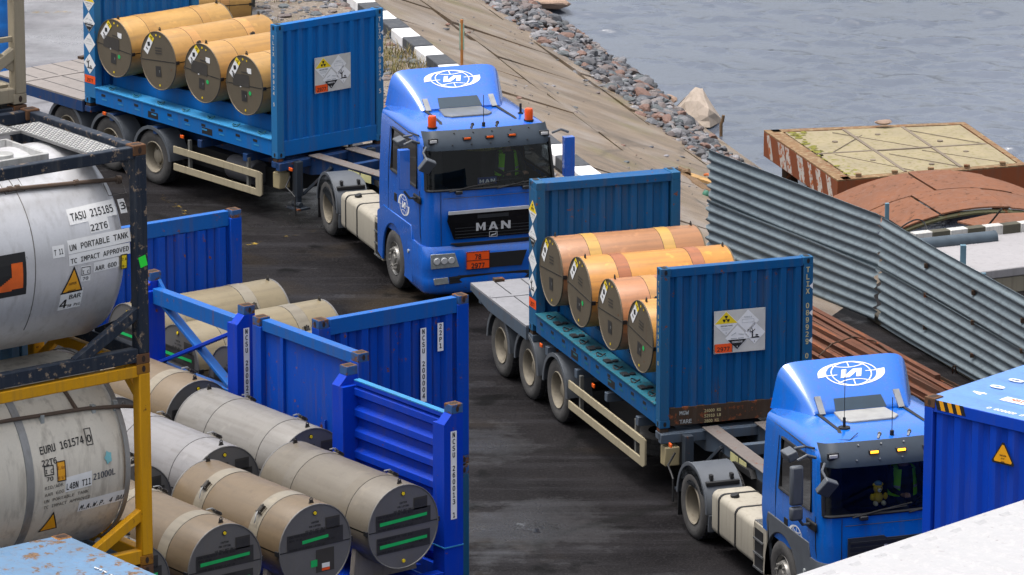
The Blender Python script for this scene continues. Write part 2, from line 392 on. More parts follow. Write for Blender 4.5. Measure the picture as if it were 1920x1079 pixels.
def worn(name, rgb, a, b_, scale=5):
    m, nt, b = newmat(name); v = coords(nt)
    nt.links.new(mix(nt, .3, rgb, L3(rgb, .5)), b.inputs['Base Color']); b.inputs['Roughness'].default_value = .6
    t = N(nt, "ShaderNodeBsdfTransparent"); mx = N(nt, "ShaderNodeMixShader"); out = [n for n in nt.nodes if n.type == 'OUTPUT_MATERIAL'][0]
    nt.links.new(ramp(nt, noise(nt, v, scale, 8, .7), a, b_), mx.inputs[0]); nt.links.new(t.outputs[0], mx.inputs[1]); nt.links.new(b.outputs[0], mx.inputs[2]); nt.links.new(mx.outputs[0], out.inputs[0])
    return m
YM = worn("worn yellow road paint", (.40, .26, .03), .54, .68)
mb = MB()
for a, b2, w in (((300, 366), (352, 402), .13), ((438, 466), (500, 452), .12), ((520, 448), (590, 432), .12), ((60, 24), (132, 22), .2)):
    A, B = g(*a, .004), g(*b2, .004); d = (B - A).normalized(); n = Vector((-d.y, d.x, 0)) * w / 2
    mb.poly([A - n, B - n, B + n, A + n])
structure("road_markings", mb, YM)

# ---- embankment: sloping slabs from the quay edge to below the water
def slopemat():
    m, nt, b = newmat("silted concrete slope")
    ang = math.atan2(KD.y, KD.x)
    v = coords(nt, rnd=False); vs = coords(nt, (.32, .95, .95), (0, 0, -ang - R(12)), False); vc = coords(nt, (.30, 2.2, 1), (0, 0, -ang - R(14)), False)
    n1 = noise(nt, vs, 1.1, 7, .62); n2 = noise(nt, v, .8, 5); n3 = noise(nt, v, 18, 6, .7); n4 = noise(nt, vc, 1.6, 8, .7)
    c = mix(nt, ramp(nt, n1, .3, .7), (.10, .072, .047), (.245, .182, .122))
    c = mix(nt, mul(nt, ramp(nt, n2, .48, .68), .6), c, (.27, .24, .22))
    c = mix(nt, mul(nt, ramp(nt, noise(nt, v, .55, 5), .56, .70), .5), c, (.15, .13, .025))
    c = mix(nt, mul(nt, ramp(nt, n3, .45, .8), .45), c, (.10, .07, .045))
    c = mix(nt, mul(nt, ramp(nt, n4, .60, .65), .9), c, (.035, .026, .018))
    vo = N(nt, "ShaderNodeTexVoronoi", feature='DISTANCE_TO_EDGE'); vo.inputs['Scale'].default_value = .24; dv3 = N(nt, "ShaderNodeMix", data_type='VECTOR'); dv3.inputs[0].default_value = .22; nt.links.new(v, dv3.inputs[4]); nn3 = N(nt, "ShaderNodeTexNoise"); nn3.inputs['Scale'].default_value = .8; nt.links.new(v, nn3.inputs[0]); nt.links.new(nn3.outputs[1], dv3.inputs[5]); nt.links.new(dv3.outputs[1], vo.inputs['Vector'])
    c = mix(nt, ramp(nt, vo.outputs[0], .004, .014, (.35, .35, .35, 1), (0, 0, 0, 1)), c, (.03, .022, .016))
    vb = coords(nt, (1, 1, 1), (0, 0, -ang), False); br = N(nt, "ShaderNodeTexBrick"); br.inputs['Scale'].default_value = 1.0; br.inputs['Mortar Size'].default_value = .03; br.inputs['Brick Width'].default_value = 5.2; br.inputs['Row Height'].default_value = 2.3; br.inputs['Mortar Smooth'].default_value = .3
    dv2 = N(nt, "ShaderNodeMix", data_type='VECTOR'); dv2.inputs[0].default_value = .06; nt.links.new(vb, dv2.inputs[4]); nn2 = N(nt, "ShaderNodeTexNoise"); nn2.inputs['Scale'].default_value = .9; nt.links.new(v, nn2.inputs[0]); nt.links.new(nn2.outputs[1], dv2.inputs[5]); nt.links.new(dv2.outputs[1], br.inputs['Vector'])
    c = mix(nt, mul(nt, mul(nt, br.outputs['Fac'], ramp(nt, n2, .40, .55)), .75), c, (.03, .024, .016))
    nt.links.new(c, b.inputs['Base Color'])
    nt.links.new(ramp(nt, n1, .3, .7, (.45, .45, .45, 1), (.35, .35, .35, 1)), b.inputs['Roughness'])
    bump(nt, b, mix(nt, .5, n4, n3), .5, .05); return m
rs = np.random.RandomState(3)
# inner and outer limit of the stone belt, read off the photograph
IN = [g(*p, -1.85) for p in ((830, -40), (920, 20), (1000, 90), (1080, 150), (1150, 210), (1230, 270), (1330, 335), (1420, 400))]
OUT = [g(*p, -2.55) for p in ((905, -40), (985, 12), (1090, 70), (1180, 132), (1265, 200), (1325, 262), (1392, 318), (1480, 380))]
def slope_z(b): return -.0 - 1.9 * (b / 5.2) if b < 5.2 else -1.9 - (b - 5.2) * .42
mb = MB(); na, nb = 150, 40; A0, A1 = -70, 40
def sp(u, w):
    a, b2 = A0 + (A1 - A0) * u, w * 14
    z = slope_z(b2) + .035 * math.sin(a * .9 + b2 * 1.7) + .03 * math.sin(a * .37 - b2 * .8)
    z -= .14
    return quay(a, b2, z)
mb.grid(sp, na * 2, nb)
rsl = random.Random(17)
for ia in range(24):
    for ib in range(3):
        a0_, b0_ = A0 + 40 + ia * 3.6 + (ib % 2) * 1.5, ib * 2.3 + .15; c4 = [rsl.uniform(.0, .10) for _ in range(4)]; ja, jb = 3.6 - rsl.uniform(.02, .09), min(2.3, 7 - b0_) - rsl.uniform(.02, .08); sk = rsl.uniform(-.12, .12)
        def slab(u, w):
            a_, b_ = a0_ + ja * u + sk * w, b0_ + jb * w; z = slope_z(b_) + .03 + (c4[0] * (1 - u) + c4[1] * u) * (1 - w) + (c4[2] * (1 - u) + c4[3] * u) * w
            if u in (0, 1) or w in (0, 1): z -= .0
            return quay(a_, b_, z)
        top_ = MB(); mb.grid(slab, 12, 8)
        for pa, pb in (((0, 0), (1, 0)), ((1, 0), (1, 1)), ((1, 1), (0, 1)), ((0, 1), (0, 0))):
            p0_, p1_ = slab(*pa), slab(*pb); mb.poly([p0_, p1_, p1_ - Vector((0, 0, .3)), p0_ - Vector((0, 0, .3))])
structure("embankment", mb, slopemat(), smooth=30, weld=False)

# ---- pier slab behind the fence
PIERM = paint("pier concrete", (.31, .30, .31), .7, .03, .35, .4, dirtcol=(.14, .13, .12)); PIERS = paint("pier side concrete", (.28, .25, .19), .8, .05, .5, .4)
mb = MB()
p0, p1 = g(1690, 545, .28), g(1990, 508, .28); q0, q1 = g(1690, 470, .28), g(1990, 440, .28)
mb.prism([p0, p1, q1, q0], (0, 0, .16), 0); e = (p1 - p0).normalized()
mb.prism([p0 + Vector((0, .02, -.30)), p1 + Vector((0, .02, -.30)), q1 + Vector((0, -.02, -.30)), q0 + Vector((0, -.02, -.30))], (0, 0, .297), 1)
tag(mb.build("concrete_slab", [PIERM, PIERS], bevel=.02), "long pale concrete slab lying behind the corrugated fence under the striped kerb", "slab")

# ---- sea
def seamat():
    m, nt, b = newmat("sea water")
    v = coords(nt, (1.0, .75, 1), (0, 0, R(8)), False)
    b.inputs['Roughness'].default_value = .06; b.inputs['Specular IOR Level'].default_value = .95
    n1 = noise(nt, v, 2.6, 5, .55); n2 = noise(nt, v, 7, 4, .6)
    nt.links.new(mix(nt, ramp(nt, noise(nt, v, .12, 3), .35, .65), (.070, .085, .115), (.095, .112, .148)), b.inputs['Base Color'])
    bump(nt, b, mix(nt, .35, n1, n2), .35, .10); return m
SEAM = seamat()
mb = MB(); mb.poly([(-2000, -1500, SEA_Z - .25), (2500, -1500, SEA_Z - .25), (2500, 3000, SEA_Z - .25), (-2000, 3000, SEA_Z - .25)])
structure("sea", mb, SEAM)
X0, X1, Y0, Y1, ST = -14, 30, 100, 142, .085
xs = np.arange(X0, X1, ST); ys = np.arange(Y0, Y1, ST); XX, YY = np.meshgrid(xs, ys); Z = np.zeros_like(XX)
for k in range(70):
    lam = .34 * 1.035 ** k if k < 40 else rs.uniform(.6, 2.4); th = R(72) + rs.normal(0, .55); kk = 2 * math.pi / lam; ph = rs.uniform(0, 6.28)
    s = np.sin(kk * (XX * math.cos(th) + YY * math.sin(th)) + ph + .6 * np.sin(XX * .31 + YY * .23 + ph))
    Z += .0125 * lam ** .7 * (s - .55 * np.abs(s))
Z *= .85 + .3 * np.sin(XX * .35 + 1.3) * np.sin(YY * .22 + XX * .1); gy_, gx_ = np.gradient(Z, ST); Z *= .26 / math.sqrt(float((gx_ ** 2 + gy_ ** 2).mean())); Z = np.clip(Z, -.16, .16)
nx, ny = len(xs), len(ys); vs = np.stack([XX, YY, SEA_Z + Z], -1).reshape(-1, 3)
idx = np.arange(nx * ny).reshape(ny, nx); q = np.stack([idx[:-1, :-1], idx[:-1, 1:], idx[1:, 1:], idx[1:, :-1]], -1).reshape(-1, 4)
me = bpy.data.meshes.new("sea_waves"); me.vertices.add(len(vs)); me.vertices.foreach_set('co', vs.ravel())
me.loops.add(q.size); me.loops.foreach_set('vertex_index', q.ravel()); me.polygons.add(len(q)); me.polygons.foreach_set('loop_start', np.arange(0, q.size, 4)); me.polygons.foreach_set('loop_total', np.full(len(q), 4))
me.update(); me.validate(); me.polygons.foreach_set('use_smooth', [True] * len(q)); me.materials.append(SEAM)
tag(link("sea_waves", me), kind='structure')

# ---- verge: gravelly ground along the inside of the kerb
def vergemat():
    m, nt, b = newmat("verge soil"); v = coords(nt, rnd=False)
    n = noise(nt, v, 2.2, 8, .7); n2 = noise(nt, v, 14, 6, .7)
    c = mix(nt, ramp(nt, n, .3, .7), (.10, .075, .045), (.24, .20, .17)); c = mix(nt, mul(nt, ramp(nt, n2, .5, .7), .6), c, (.30, .29, .28))
    nt.links.new(c, b.inputs['Base Color']); b.inputs['Roughness'].default_value = .95; bump(nt, b, n2, .8, .06); return m
mb = MB()
def vp(u, w):
    a = -9 + 24 * u; wid = 2.5 + .5 * math.sin(a * .7) + (.9 if a < 0 else 0); bb = -.30 - w * wid
    return quay(a, bb, .004 + .10 * math.sin(math.pi * w) * (.6 + .4 * math.sin(a * 2.1 + w * 5)))
mb.grid(vp, 80, 12); structure("verge", mb, vergemat(), smooth=70)
PEB = plain("pebble", (.20, .19, .19), .85, 0, .45, .3, 3)
def rockmat(name, cols):
    m, nt, b = newmat(name); v = coords(nt); ge = N(nt, "ShaderNodeNewGeometry"); oi = N(nt, "ShaderNodeObjectInfo")
    a = N(nt, "ShaderNodeMath", operation='ADD'); nt.links.new(ge.outputs['Random Per Island'], a.inputs[0]); nt.links.new(oi.outputs['Random'], a.inputs[1])
    f = N(nt, "ShaderNodeMath", operation='FRACT'); nt.links.new(a.outputs[0], f.inputs[0])
    r = N(nt, "ShaderNodeValToRGB"); cr = r.color_ramp; cr.interpolation = 'CONSTANT'
    while len(cr.elements) < len(cols): cr.elements.new(.5)
    for i, c in enumerate(cols): cr.elements[i].position = i / len(cols); cr.elements[i].color = (*c, 1)
    nt.links.new(f.outputs[0], r.inputs[0])
    n = noise(nt, v, 7, 6, .65); c = mix(nt, mul(nt, ramp(nt, n, .3, .75), .6), r.outputs[0], (.05, .05, .05))
    nt.links.new(c, b.inputs['Base Color']); b.inputs['Roughness'].default_value = .72; bump(nt, b, n, .4, .03); return m
ROCKM = rockmat("riprap stone", [(.085, .085, .095), (.145, .145, .16), (.055, .06, .075), (.14, .11, .105), (.24, .235, .25), (.18, .095, .07), (.045, .05, .06), (.12, .125, .14), (.19, .165, .16), (.09, .105, .115)])
DARKROCK = rockmat("wet stone", [(.07, .075, .085), (.11, .11, .12), (.16, .10, .075), (.055, .06, .07), (.13, .13, .14)])
def rockmesh(seed, sub=2, flat=.75, amp=.33):
    r = random.Random(seed); bm = bmesh.new(); bmesh.ops.create_icosphere(bm, subdivisions=sub, radius=1)
    dirs = [Vector((r.gauss(0, 1), r.gauss(0, 1), r.gauss(0, 1))).normalized() for _ in range(11)]; cut = [r.uniform(.52, .95) for _ in dirs]
    for v in bm.verts:
        p = v.co.normalized(); k = 1.0
        for d, c in zip(dirs, cut):
            t = p.dot(d)
            if t > .01: k = min(k, c / t)
        v.co = p * k * (1 + r.uniform(-.05, .05)); v.co.z *= flat
    me = bpy.data.meshes.new("stone"); bm.to_mesh(me); bm.free(); return me
RV = [rockmesh(100 + i, 2, random.uniform(.6, .9)) for i in range(14)]
for m_ in RV: m_.materials.append(ROCKM)
RVD = [m_.copy() for m_ in RV[:6]]
for m_ in RVD: m_.materials.clear(); m_.materials.append(DARKROCK)
def lerp_line(P, t):
    t = max(0, min(.9999, t)) * (len(P) - 1); i = int(t); return P[i].lerp(P[i + 1], t - i)
cand = []
rr = random.Random(11)
for k in range(3000):
    t = rr.random(); w = rr.random() ** .9; a, b2 = lerp_line(IN, t), lerp_line(OUT, t)
    w *= .88; p = a.lerp(b2, w); s = rr.choice((.055, .065, .075, .085, .095, .115, .17)) * rr.uniform(.85, 1.15)
    p.z = -1.86 - .62 * w + rr.uniform(0, .16) + (.10 if .15 < w < .8 else 0)
    cand.append((p, s, w))
cand.sort(key=lambda c: -c[1] * (140 - c[0].y))
mbs = MB()
for i, (p, s, w) in enumerate(cand):
    dark = w > .80 and rr.random() < .75
    me = rr.choice(RVD if dark else RV); rot = (rr.uniform(-.5, .5), rr.uniform(-.5, .5), rr.uniform(0, 6.28)); sc = (s * rr.uniform(.9, 1.45), s, s * rr.uniform(.8, 1.1))
    if i < 298:
        o = link("rock", me); o.location = p; o.rotation_euler = rot; o.scale = sc
        tag(o, "dark wet stone at the water's edge of the stone belt" if dark else "angular grey or reddish stone of the stone belt along the shore", "rock", "stones heaped along the shore")
    else:
        M = Matrix.Translation(p) @ Matrix.Rotation(rot[2], 4, 'Z') @ Matrix.Rotation(rot[0], 4, 'X') @ Matrix.Diagonal((*sc, 1))
        mbs.add([M @ v.co for v in me.vertices], [tuple(f.vertices) for f in me.polygons], 1 if dark else 0)
tag(mbs.build("stone_belt", [ROCKM, DARKROCK], smooth=0, weld=False), "small stones filling the belt along the water", "stones", kind='stuff')
BOULD = paint("boulder granite", (.36, .30, .25), .85, 0, .45, .6, dirtcol=(.13, .11, .07)); BOULD2 = paint("brown boulder", (.30, .21, .16), .85, 0, .4, .5)
for seed, px, sc, mt, lab in ((5, (1305, 196), (.80, .55, .36), BOULD, "big pale pyramid shaped boulder standing in the shallows beyond the stones"),
                              (6, (1005, 4), (.85, .45, .20), BOULD2, "low flat brown boulder awash near the top of the picture"),
                              (9, (1258, 188), (.24, .2, .14), BOULD2, "small mossy brown boulder between the stones and the big pale boulder"),
                              (12, (1000, 14), (.13, .1, .09), BOULD2, "small reddish stone alone in the water beside the flat boulder")):
    me = rockmesh(seed, 3, .9); me.materials.clear()
    if seed == 5:
        bm = bmesh.new()
        for v_ in ((-1.0, -.5, -.9), (-.3, -1, -.9), (.75, -.85, -.9), (1.15, 0, -.9), (.5, .9, -.9), (-.7, .8, -.9), (-.12, .0, 1.0), (.02, .25, .95), (.55, -.12, .45), (.85, .1, .10), (-.55, -.15, .12), (.15, -.55, .25)): bm.verts.new(v_)
        bmesh.ops.convex_hull(bm, input=bm.verts); bmesh.ops.subdivide_edges(bm, edges=bm.edges, cuts=2, use_grid_fill=True); rb_ = random.Random(3)
        for v_ in bm.verts: v_.co += Vector((rb_.uniform(-.05, .05), rb_.uniform(-.05, .05), rb_.uniform(-.04, .04)))
        bm.to_mesh(me); bm.free()
    me.materials.append(mt); o = link("boulder", me); o.location = g(*px, SEA_Z + sc[2] * .55); o.scale = sc; o.rotation_euler.z = seed
    tag(o, lab, "boulder")
# pebbles and grass on the verge
mp = MB(); rr = random.Random(4)
for k in range(2600):
    a = rr.uniform(-9, 15); w = rr.random(); p = Vector(vp((a + 9) / 24, w)); s = rr.choice((.02, .03, .04, .05, .07, .12)) * rr.uniform(.7, 1.2)
    me = rr.choice(RV); M = Matrix.Translation(p) @ Matrix.Rotation(rr.uniform(0, 6), 4, 'Z') @ Matrix.Diagonal((s * 1.3, s, s * .8, 1))
    if s > .05 or k % 3 == 0: mp.add([M @ v.co for v in me.vertices], [tuple(f.vertices) for f in me.polygons])
for k in range(300):
    a = rr.uniform(-6, 24); b2 = 5.1 * rr.random() ** .7; p = sp((a - A0) / (A1 - A0), b2 / 14); s = rr.choice((.015, .02, .025, .03, .06)); p.z += .2; me = rr.choice(RV); M = Matrix.Translation(p) @ Matrix.Rotation(rr.uniform(0, 6), 4, 'Z') @ Matrix.Diagonal((s * 1.5, s, s * .7, 1)); mp.add([M @ v.co for v in me.vertices], [tuple(f.vertices) for f in me.polygons])
tag(mp.build("gravel", ROCKM, smooth=0, weld=False), "loose gravel strewn along the kerb and down the slope", "gravel", kind='stuff')
GRASSM = rockmat("dry grass", [(.20, .16, .03), (.13, .12, .02), (.28, .19, .05), (.09, .10, .02), (.22, .15, .04)])
mg = MB()
for c_a, c_b, n, rad in ((-4.2, -1.6, 900, 1.0), (-6.5, -1.2, 420, .9), (1.2, -1.0, 420, .9), (3.2, -.8, 420, .8), (4.6, -1.0, 420, .9), (11, -.7, 200, .8), (.2, -2.4, 240, .7)):
    for k in range(n):
        a = c_a + rr.gauss(0, rad * .6); b2 = min(-.3, c_b + rr.gauss(0, rad * .42)); p = quay(a, b2, .02); h = rr.uniform(.06, .26); th = rr.uniform(0, 6.28); d = Vector((math.cos(th), math.sin(th), 0)); n2 = Vector((-d.y, d.x, 0)) * .008
        mid = p + d * h * .25 + Vector((0, 0, h * .6)); tip = p + d * h * .75 + Vector((0, 0, h))
        mg.add([p - n2, p + n2, mid + n2 * .7, mid - n2 * .7, tip], [(0, 1, 2, 3), (3, 2, 4)])
tag(mg.build("grass", GRASSM, smooth=0, weld=False), "yellow tufts of dry grass beside the kerb", "grass", kind='stuff')

# ---- kerb of alternating white and black painted blocks
KW = paint("kerb white paint", (.74, .74, .75), .6, .02, .25, .3, dirtcol=(.2, .19, .18)); KB = paint("kerb black paint", (.06, .065, .075), .7, .02, .35, .5, dirtcol=(.2, .19, .18))
mbw, mbb = MB(), MB(); L = .92
for m_ in (mbw, mbb): m_.box(-L / 2 + .012, L / 2 - .012, -.22, .20, -.25, .2)
mw, mk = mbw.mesh("kerb_block", KW), mbb.mesh("kerb_block", KB)
for k in range(-4, 17):
    o = link("kerb_block", mw if k % 2 == 0 else mk, bevel=.02); o.location = quay(k * L, 0, rr.uniform(-.01, .015)); o.rotation_euler.z = math.atan2(KD.y, KD.x) + rr.uniform(-.012, .012)
    tag(o, "%s painted kerb block on the quay edge, number %d counted from the fence" % ("white" if k % 2 == 0 else "black", 17 - k), "kerb block", "black and white kerb blocks along the quay edge")
# striped kerb on the slab behind the fence
mw2, mk2 = mbw.mesh("kerb_block", paint("worn kerb white", (.50, .49, .47), .7, .12, .7, .6, dirtcol=(.10, .09, .06))), mbb.mesh("kerb_block", paint("mossy kerb", (.085, .08, .06), .8, .1, .5, .6))
for k in range(8):
    A = q0.lerp(q1, .12 + k * .11); o = link("kerb_block", mw2 if k % 2 == 0 else mk2, bevel=.02); o.location = (A.x, A.y - .08, .44 + .08); o.scale = (.40, .45, .42); o.rotation_euler.z = math.atan2(e.y, e.x)
    tag(o, "small %s kerb block on the slab behind the fence, number %d from the fence" % ("white" if k % 2 == 0 else "dark", k + 1), "kerb block", "kerb blocks behind the corrugated fence")
mb = MB(); PIPE = plain("grey blue pipe", (.06, .085, .11), .45, .1, .3)
A, B = p0.lerp(q0, .80) + Vector((0, 0, .20)), p1.lerp(q1, .80) + Vector((0, 0, .20)); B = A.lerp(B, .58); mb.cyl(A, B, .125, 20); mb.cyl(A.lerp(B, .985), B + (B - A).normalized() * .004, .13, 20)
tag(mb.build("pipe", PIPE), "fat grey blue pipe lying along the concrete slab behind the fence", "pipe")
mb = MB(); A = p0.lerp(p1, .39) + Vector((0, .35, .16)); mb.box(-.05, .05, -.05, .05, 0, .42); tag(mb.build("bollard_post", paint("blue grey post", (.11, .2, .26), .5, .3), bevel=.006, loc=A), "short blue grey steel stub standing on the pale slab", "post")

# ---- rusty pontoon with stone coloured deck
PZ = -1.62
c = [g(*p, PZ) for p in ((1432, 247), (1570, 341), (1925, 312), (1808, 232))]; nrm = Vector((0, 0, -1))
CONC = paint("mossy deck slab", (.29, .245, .155), .8, .14, .75, .8, dirtcol=(.13, .12, .02), rustcol=(.10, .06, .03)); STRIPE = paint("rusty white stripe", (.46, .43, .40), .7, .85, .5, .3, rustcol=(.30, .09, .03)); RED = paint("rusty red paint", (.20, .055, .02), .75, .4, .4, .5)
pt = thing("pontoon", "rust red and white striped steel pontoon with mossy stone coloured deck", "pontoon", (0, 0, 0))
mb = MB(); mb.prism(c, (0, 0, -.52), 0); mb.build("hull", [RED], pt, bevel=.01)
mb = MB()
def bil(u, w, dz=0): p = c[0].lerp(c[1], u).lerp(c[3].lerp(c[2], u), w); return p + Vector((0, 0, dz))
for i in range(2):
    for j in range(3):
        u0, u1, w0, w1 = (.06 + .455 * i, .50 + .455 * i, .085 + .295 * j, .37 + .295 * j); jit = .01 * ((i + j) % 2)
        mb.prism([bil(u0, w0), bil(u1, w0), bil(u1, w1), bil(u0, w1)], (0, 0, .03 + jit))
mb.build("deck_slab", CONC, pt, bevel=.008)
mb = MB()
for (u0, w0), (u1, w1) in (((.12, .30), (.52, .62)), ((.55, .16), (.95, .42)), ((.12, .66), (.50, .93)), ((.57, .60), (.95, .92)), ((.2, .42), (.5, .17)), ((.6, .42), (.93, .66))): mb.beam(bil(u0, w0, .045), bil(u1, w1, .045), .012, .012)
for u0, w0, u1, w1 in ((.515, .09, .515, .95), (.06, .375, .95, .375), (.06, .67, .95, .67)): mb.beam(bil(u0, w0, .04), bil(u1, w1, .04), .07, .02)
for u_, w_ in ((.3, .25), (.7, .3), (.4, .75), (.85, .55), (.65, .8), (.2, .5)): mb.cyl(bil(u_, w_, .03), bil(u_, w_, .055), .06, 10)
MOSS = plain("yellow moss", (.20, .19, .02), .9, 0, .5, .4, 8); mm_ = MB(); rr = random.Random(5)
for k in range(90):
    p_ = bil(.05 + .9 * rr.random(), .085 + abs(rr.gauss(0, .035)), .036 + .001 * (k % 7)); r_ = rr.uniform(.02, .09); mm_.poly([p_ + Vector((r_ * rr.uniform(.6, 1.2) * math.cos(q), r_ * rr.uniform(.6, 1.2) * math.sin(q), 0)) for q in [2 * math.pi * i / 9 for i in range(9)]])
mm_.build("moss_patch", MOSS, pt, smooth=0, weld=False)
mb.build("deck_seam", plain("seam brown", (.17, .135, .10), .8), pt)
mb = MB()
for u0, u1, w0, w1 in ((0, 1, 0, .075), (0, .05, .03, 1), (.95, 1, .03, 1), (.05, .95, .97, 1)):
    mb.prism([bil(u0, w0), bil(u1, w0), bil(u1, w1), bil(u0, w1)], (0, 0, .034))
for k in range(5): p = bil(.975, .12 + k * .19, .06); mb.box(p.x - .06, p.x + .06, p.y - .05, p.y + .05, p.z, p.z + .05)
mb.build("deck_rim", paint("flaking rim", (.20, .12, .06), .8, .6, .6, .9, dirtcol=(.42, .36, .22), rustcol=(.15, .055, .025)), pt, bevel=.006)
mb = MB()
out = (c[1] - c[0]).cross(Vector((0, 0, 1))).normalized()
if out.y > 0: out = -out
for k in range(7):
    u0 = .04 + k * .135 + (.0, .02, -.015, .01, .025, -.01, .0)[k]; a, b2 = c[0].lerp(c[1], u0), c[0].lerp(c[1], u0 + (.05, .085, .06, .08, .045, .07, .06)[k])
    mb.poly([a + out * .004 + Vector((0, 0, -.01)), b2 + out * .004 + Vector((0, 0, -.01)), b2 + (c[1] - c[0]) * .05 + out * .004 + Vector((0, 0, -.5)), a + (c[1] - c[0]) * .05 + out * .004 + Vector((0, 0, -.5))])
mb.build("white_stripe", STRIPE, pt)
mb = MB()
for u_, w_ in ((.15, .08), (.5, .08), (.9, .08), (.15, .9), (.9, .9), (.5, .5)): p = bil(u_, w_, -.5); mb.cyl(p, (p.x, p.y, SEA_Z - .6), .17, 14)
mb.build("pile", RUSTD, pt)
me = rockmesh(31, 2, .6); me.materials.append(BOULD2); o = link("stone_block", me, loc=bil(.05, .58, .15)); o.scale = (.20, .14, .14); tag(o, "reddish stone chunk lying on the far edge of the pontoon deck", "stone")
# ---- curved rusty plate (part of an old shell)
VZ = -1.75
va, vb, vd = g(1560, 372, VZ), g(1668, 442, VZ), g(1985, 388, VZ); ax = vb - va; ch = vd - va
vt = thing("curved_plate", "large arched rusty steel shell plate lying between the fence and the pontoon", "steel plate", (0, 0, 0))
def vault(t, s, dz=0): x = 2 * t - 1; return va + ch * t + ax * s + Vector((0, 0, (1 - x * x) * .62 + dz))
mb = MB()
tiles = [(0, .33, 0, .5), (.33, .66, 0, .5), (.66, 1, 0, .5), (0, .22, .5, 1), (.22, .52, .5, 1), (.52, .8, .5, 1), (.8, 1, .5, 1)]
for i, (t0, t1, s0, s1) in enumerate(tiles): mb.grid(lambda u, w: vault(t0 + .004 + (t1 - t0 - .008) * u, s0 + .006 + (s1 - s0 - .012) * w, .012 * (i % 3)), 10, 4)
PL = paint("orange rusted plate", (.20, .082, .042), .7, .5, .55, .9, rustcol=(.10, .045, .025), dirtcol=(.17, .12, .10))
o = mb.build("shell_plating", PL, vt, smooth=50); sm = o.modifiers.new("thick", 'SOLIDIFY'); sm.thickness = .03
mb = MB()
for s_ in (0.02, .5, .98): mb.tube([vault(t / 16, s_, -.07) for t in range(17)], .05, 6)
mb.build("stiffening_rib", paint("mossy rib", (.11, .11, .06), .8, .4, .5, .6), vt)
mb = MB(); a2 = g(1800, 432, -.9)
fl = [g(*p, -.62) for p in ((1795, 418), (1860, 404), (1960, 400), (1960, 432), (1868, 436))]
mb.prism(fl, (0, 0, .03)); tag(mb.build("flat_plate", PL), "flat rusty sheet lying just behind the striped kerb blocks", "steel plate")
mb = MB(); rr = random.Random(8)
def loop(cx, cy, rx, rz, z0): P = g(cx, cy, z0); return [P + Vector((rx * math.cos(t), .15 * math.sin(t * 2), rz * (1 + math.sin(t)))) for t in [2 * math.pi * i / 24 for i in range(22)]]
mb.tube(loop(1712, 448, .24, .17, 0.02), .014, 6); mb.tube([g(1640, 400, .9), g(1665, 412, .8), g(1690, 428, .5), g(1706, 446, .3)], .014, 6); mb.tube([g(1842, 436, .3), g(1862, 412, .55), g(1878, 392, .9)], .018, 6)
tag(mb.build("cable", BLACK), "loose black cable looping over the rusty plates behind the fence", "cable")

# ---- corrugated fence
FA, FB, FC_ = Vector((3.50, 93.05, 0)), Vector((6.20, 88.25, 0)), Vector((8.75, 81.35, 0))
FD = FC_ + (FC_ - FB).normalized() * 5
ft = thing("fence", "bent grey corrugated iron fence between the trucks and the shore", "fence", (0, 0, 0))
def sheet(A, B, zb, zt, name, pitch=.175, depth=.034, lean=.06, bow=0, n=26, ph=0):
    d = (B - A); nn = Vector((d.y, -d.x, 0)).normalized()
    if nn.y > 0: nn = -nn
    mb = MB(); nz = 8 * max(1, round((zt - zb) / pitch)); rr = random.Random(hash(name) % 99 if False else int(zb * 100) + int(A.y))
    b1, b2, b3 = rr.uniform(.006, .014), rr.uniform(0, 6), rr.uniform(1.3, 2.1)
    def f(u, w):
        z = zb + (zt - zb) * w; off = depth * math.sin(2 * math.pi * (z + ph) / pitch) + lean * (z / 2) + b1 * math.sin(u * 5 + b2 + w * b3) * (1 + .5 * w)
        p = A.lerp(B, u) + nn * off; p.z = z + .010 * math.sin(u * 7 + b2) * (w * 2 - 1) - bow * .3 * math.sin(math.pi * u) + (.03 * math.sin(w * 40 + b2) * d.length * 0)
        if u == 0 or u == 1: p += d.normalized() * .035 * math.sin(w * 55 + b2)
        return p
    mb.grid(f, n, nz); o = mb.build(name, GALV, ft, smooth=80); s_ = o.modifiers.new("thick", 'SOLIDIFY'); s_.thickness = .004; return o
sheet(FA, FB, .92, 1.97, "upper_sheet", bow=.02, lean=.05)
sheet(FA + Vector((-.05, -.06, 0)), FB + Vector((-.08, -.05, 0)), .10, 1.06, "lower_sheet", bow=-.02, lean=.0, ph=.05)
sheet(FB + Vector((0, -.05, 0)), FC_, .98, 1.93, "upper_sheet", lean=.03, n=30); sheet(FB + Vector((-.01, -.09, 0)), FC_ + Vector((0, -.05, 0)), .06, 1.05, "lower_sheet", lean=.0, n=30, ph=.04)
sheet(FC_, FD, .98, 1.93, "upper_sheet", lean=.03); sheet(FC_ + Vector((-.02, -.04, 0)), FD + Vector((0, -.05, 0)), .06, 1.05, "lower_sheet", lean=.0)
for P in (FA, FB, FB.lerp(FC_, .52), FC_, FA.lerp(FB, .5)):
    mb = MB(); mb.box(P.x + .06, P.x + .13, P.y + .07, P.y + .14, 0, 2.12 if P in (FB,) else 1.85); mb.build("fence_post", paint("blue grey post", (.11, .2, .26)), ft, bevel=.004)
mb = MB()
for P, Q in ((FB, FC_),):
    for t in (.25, .5, .75):
        for z in (.45, 1.0, 1.5):
            p = P.lerp(Q, t); mb.box(p.x - .05, p.x + .01, p.y - .12, p.y - .05, z, z + .07)
mb.build("bracket", RUSTD, ft)
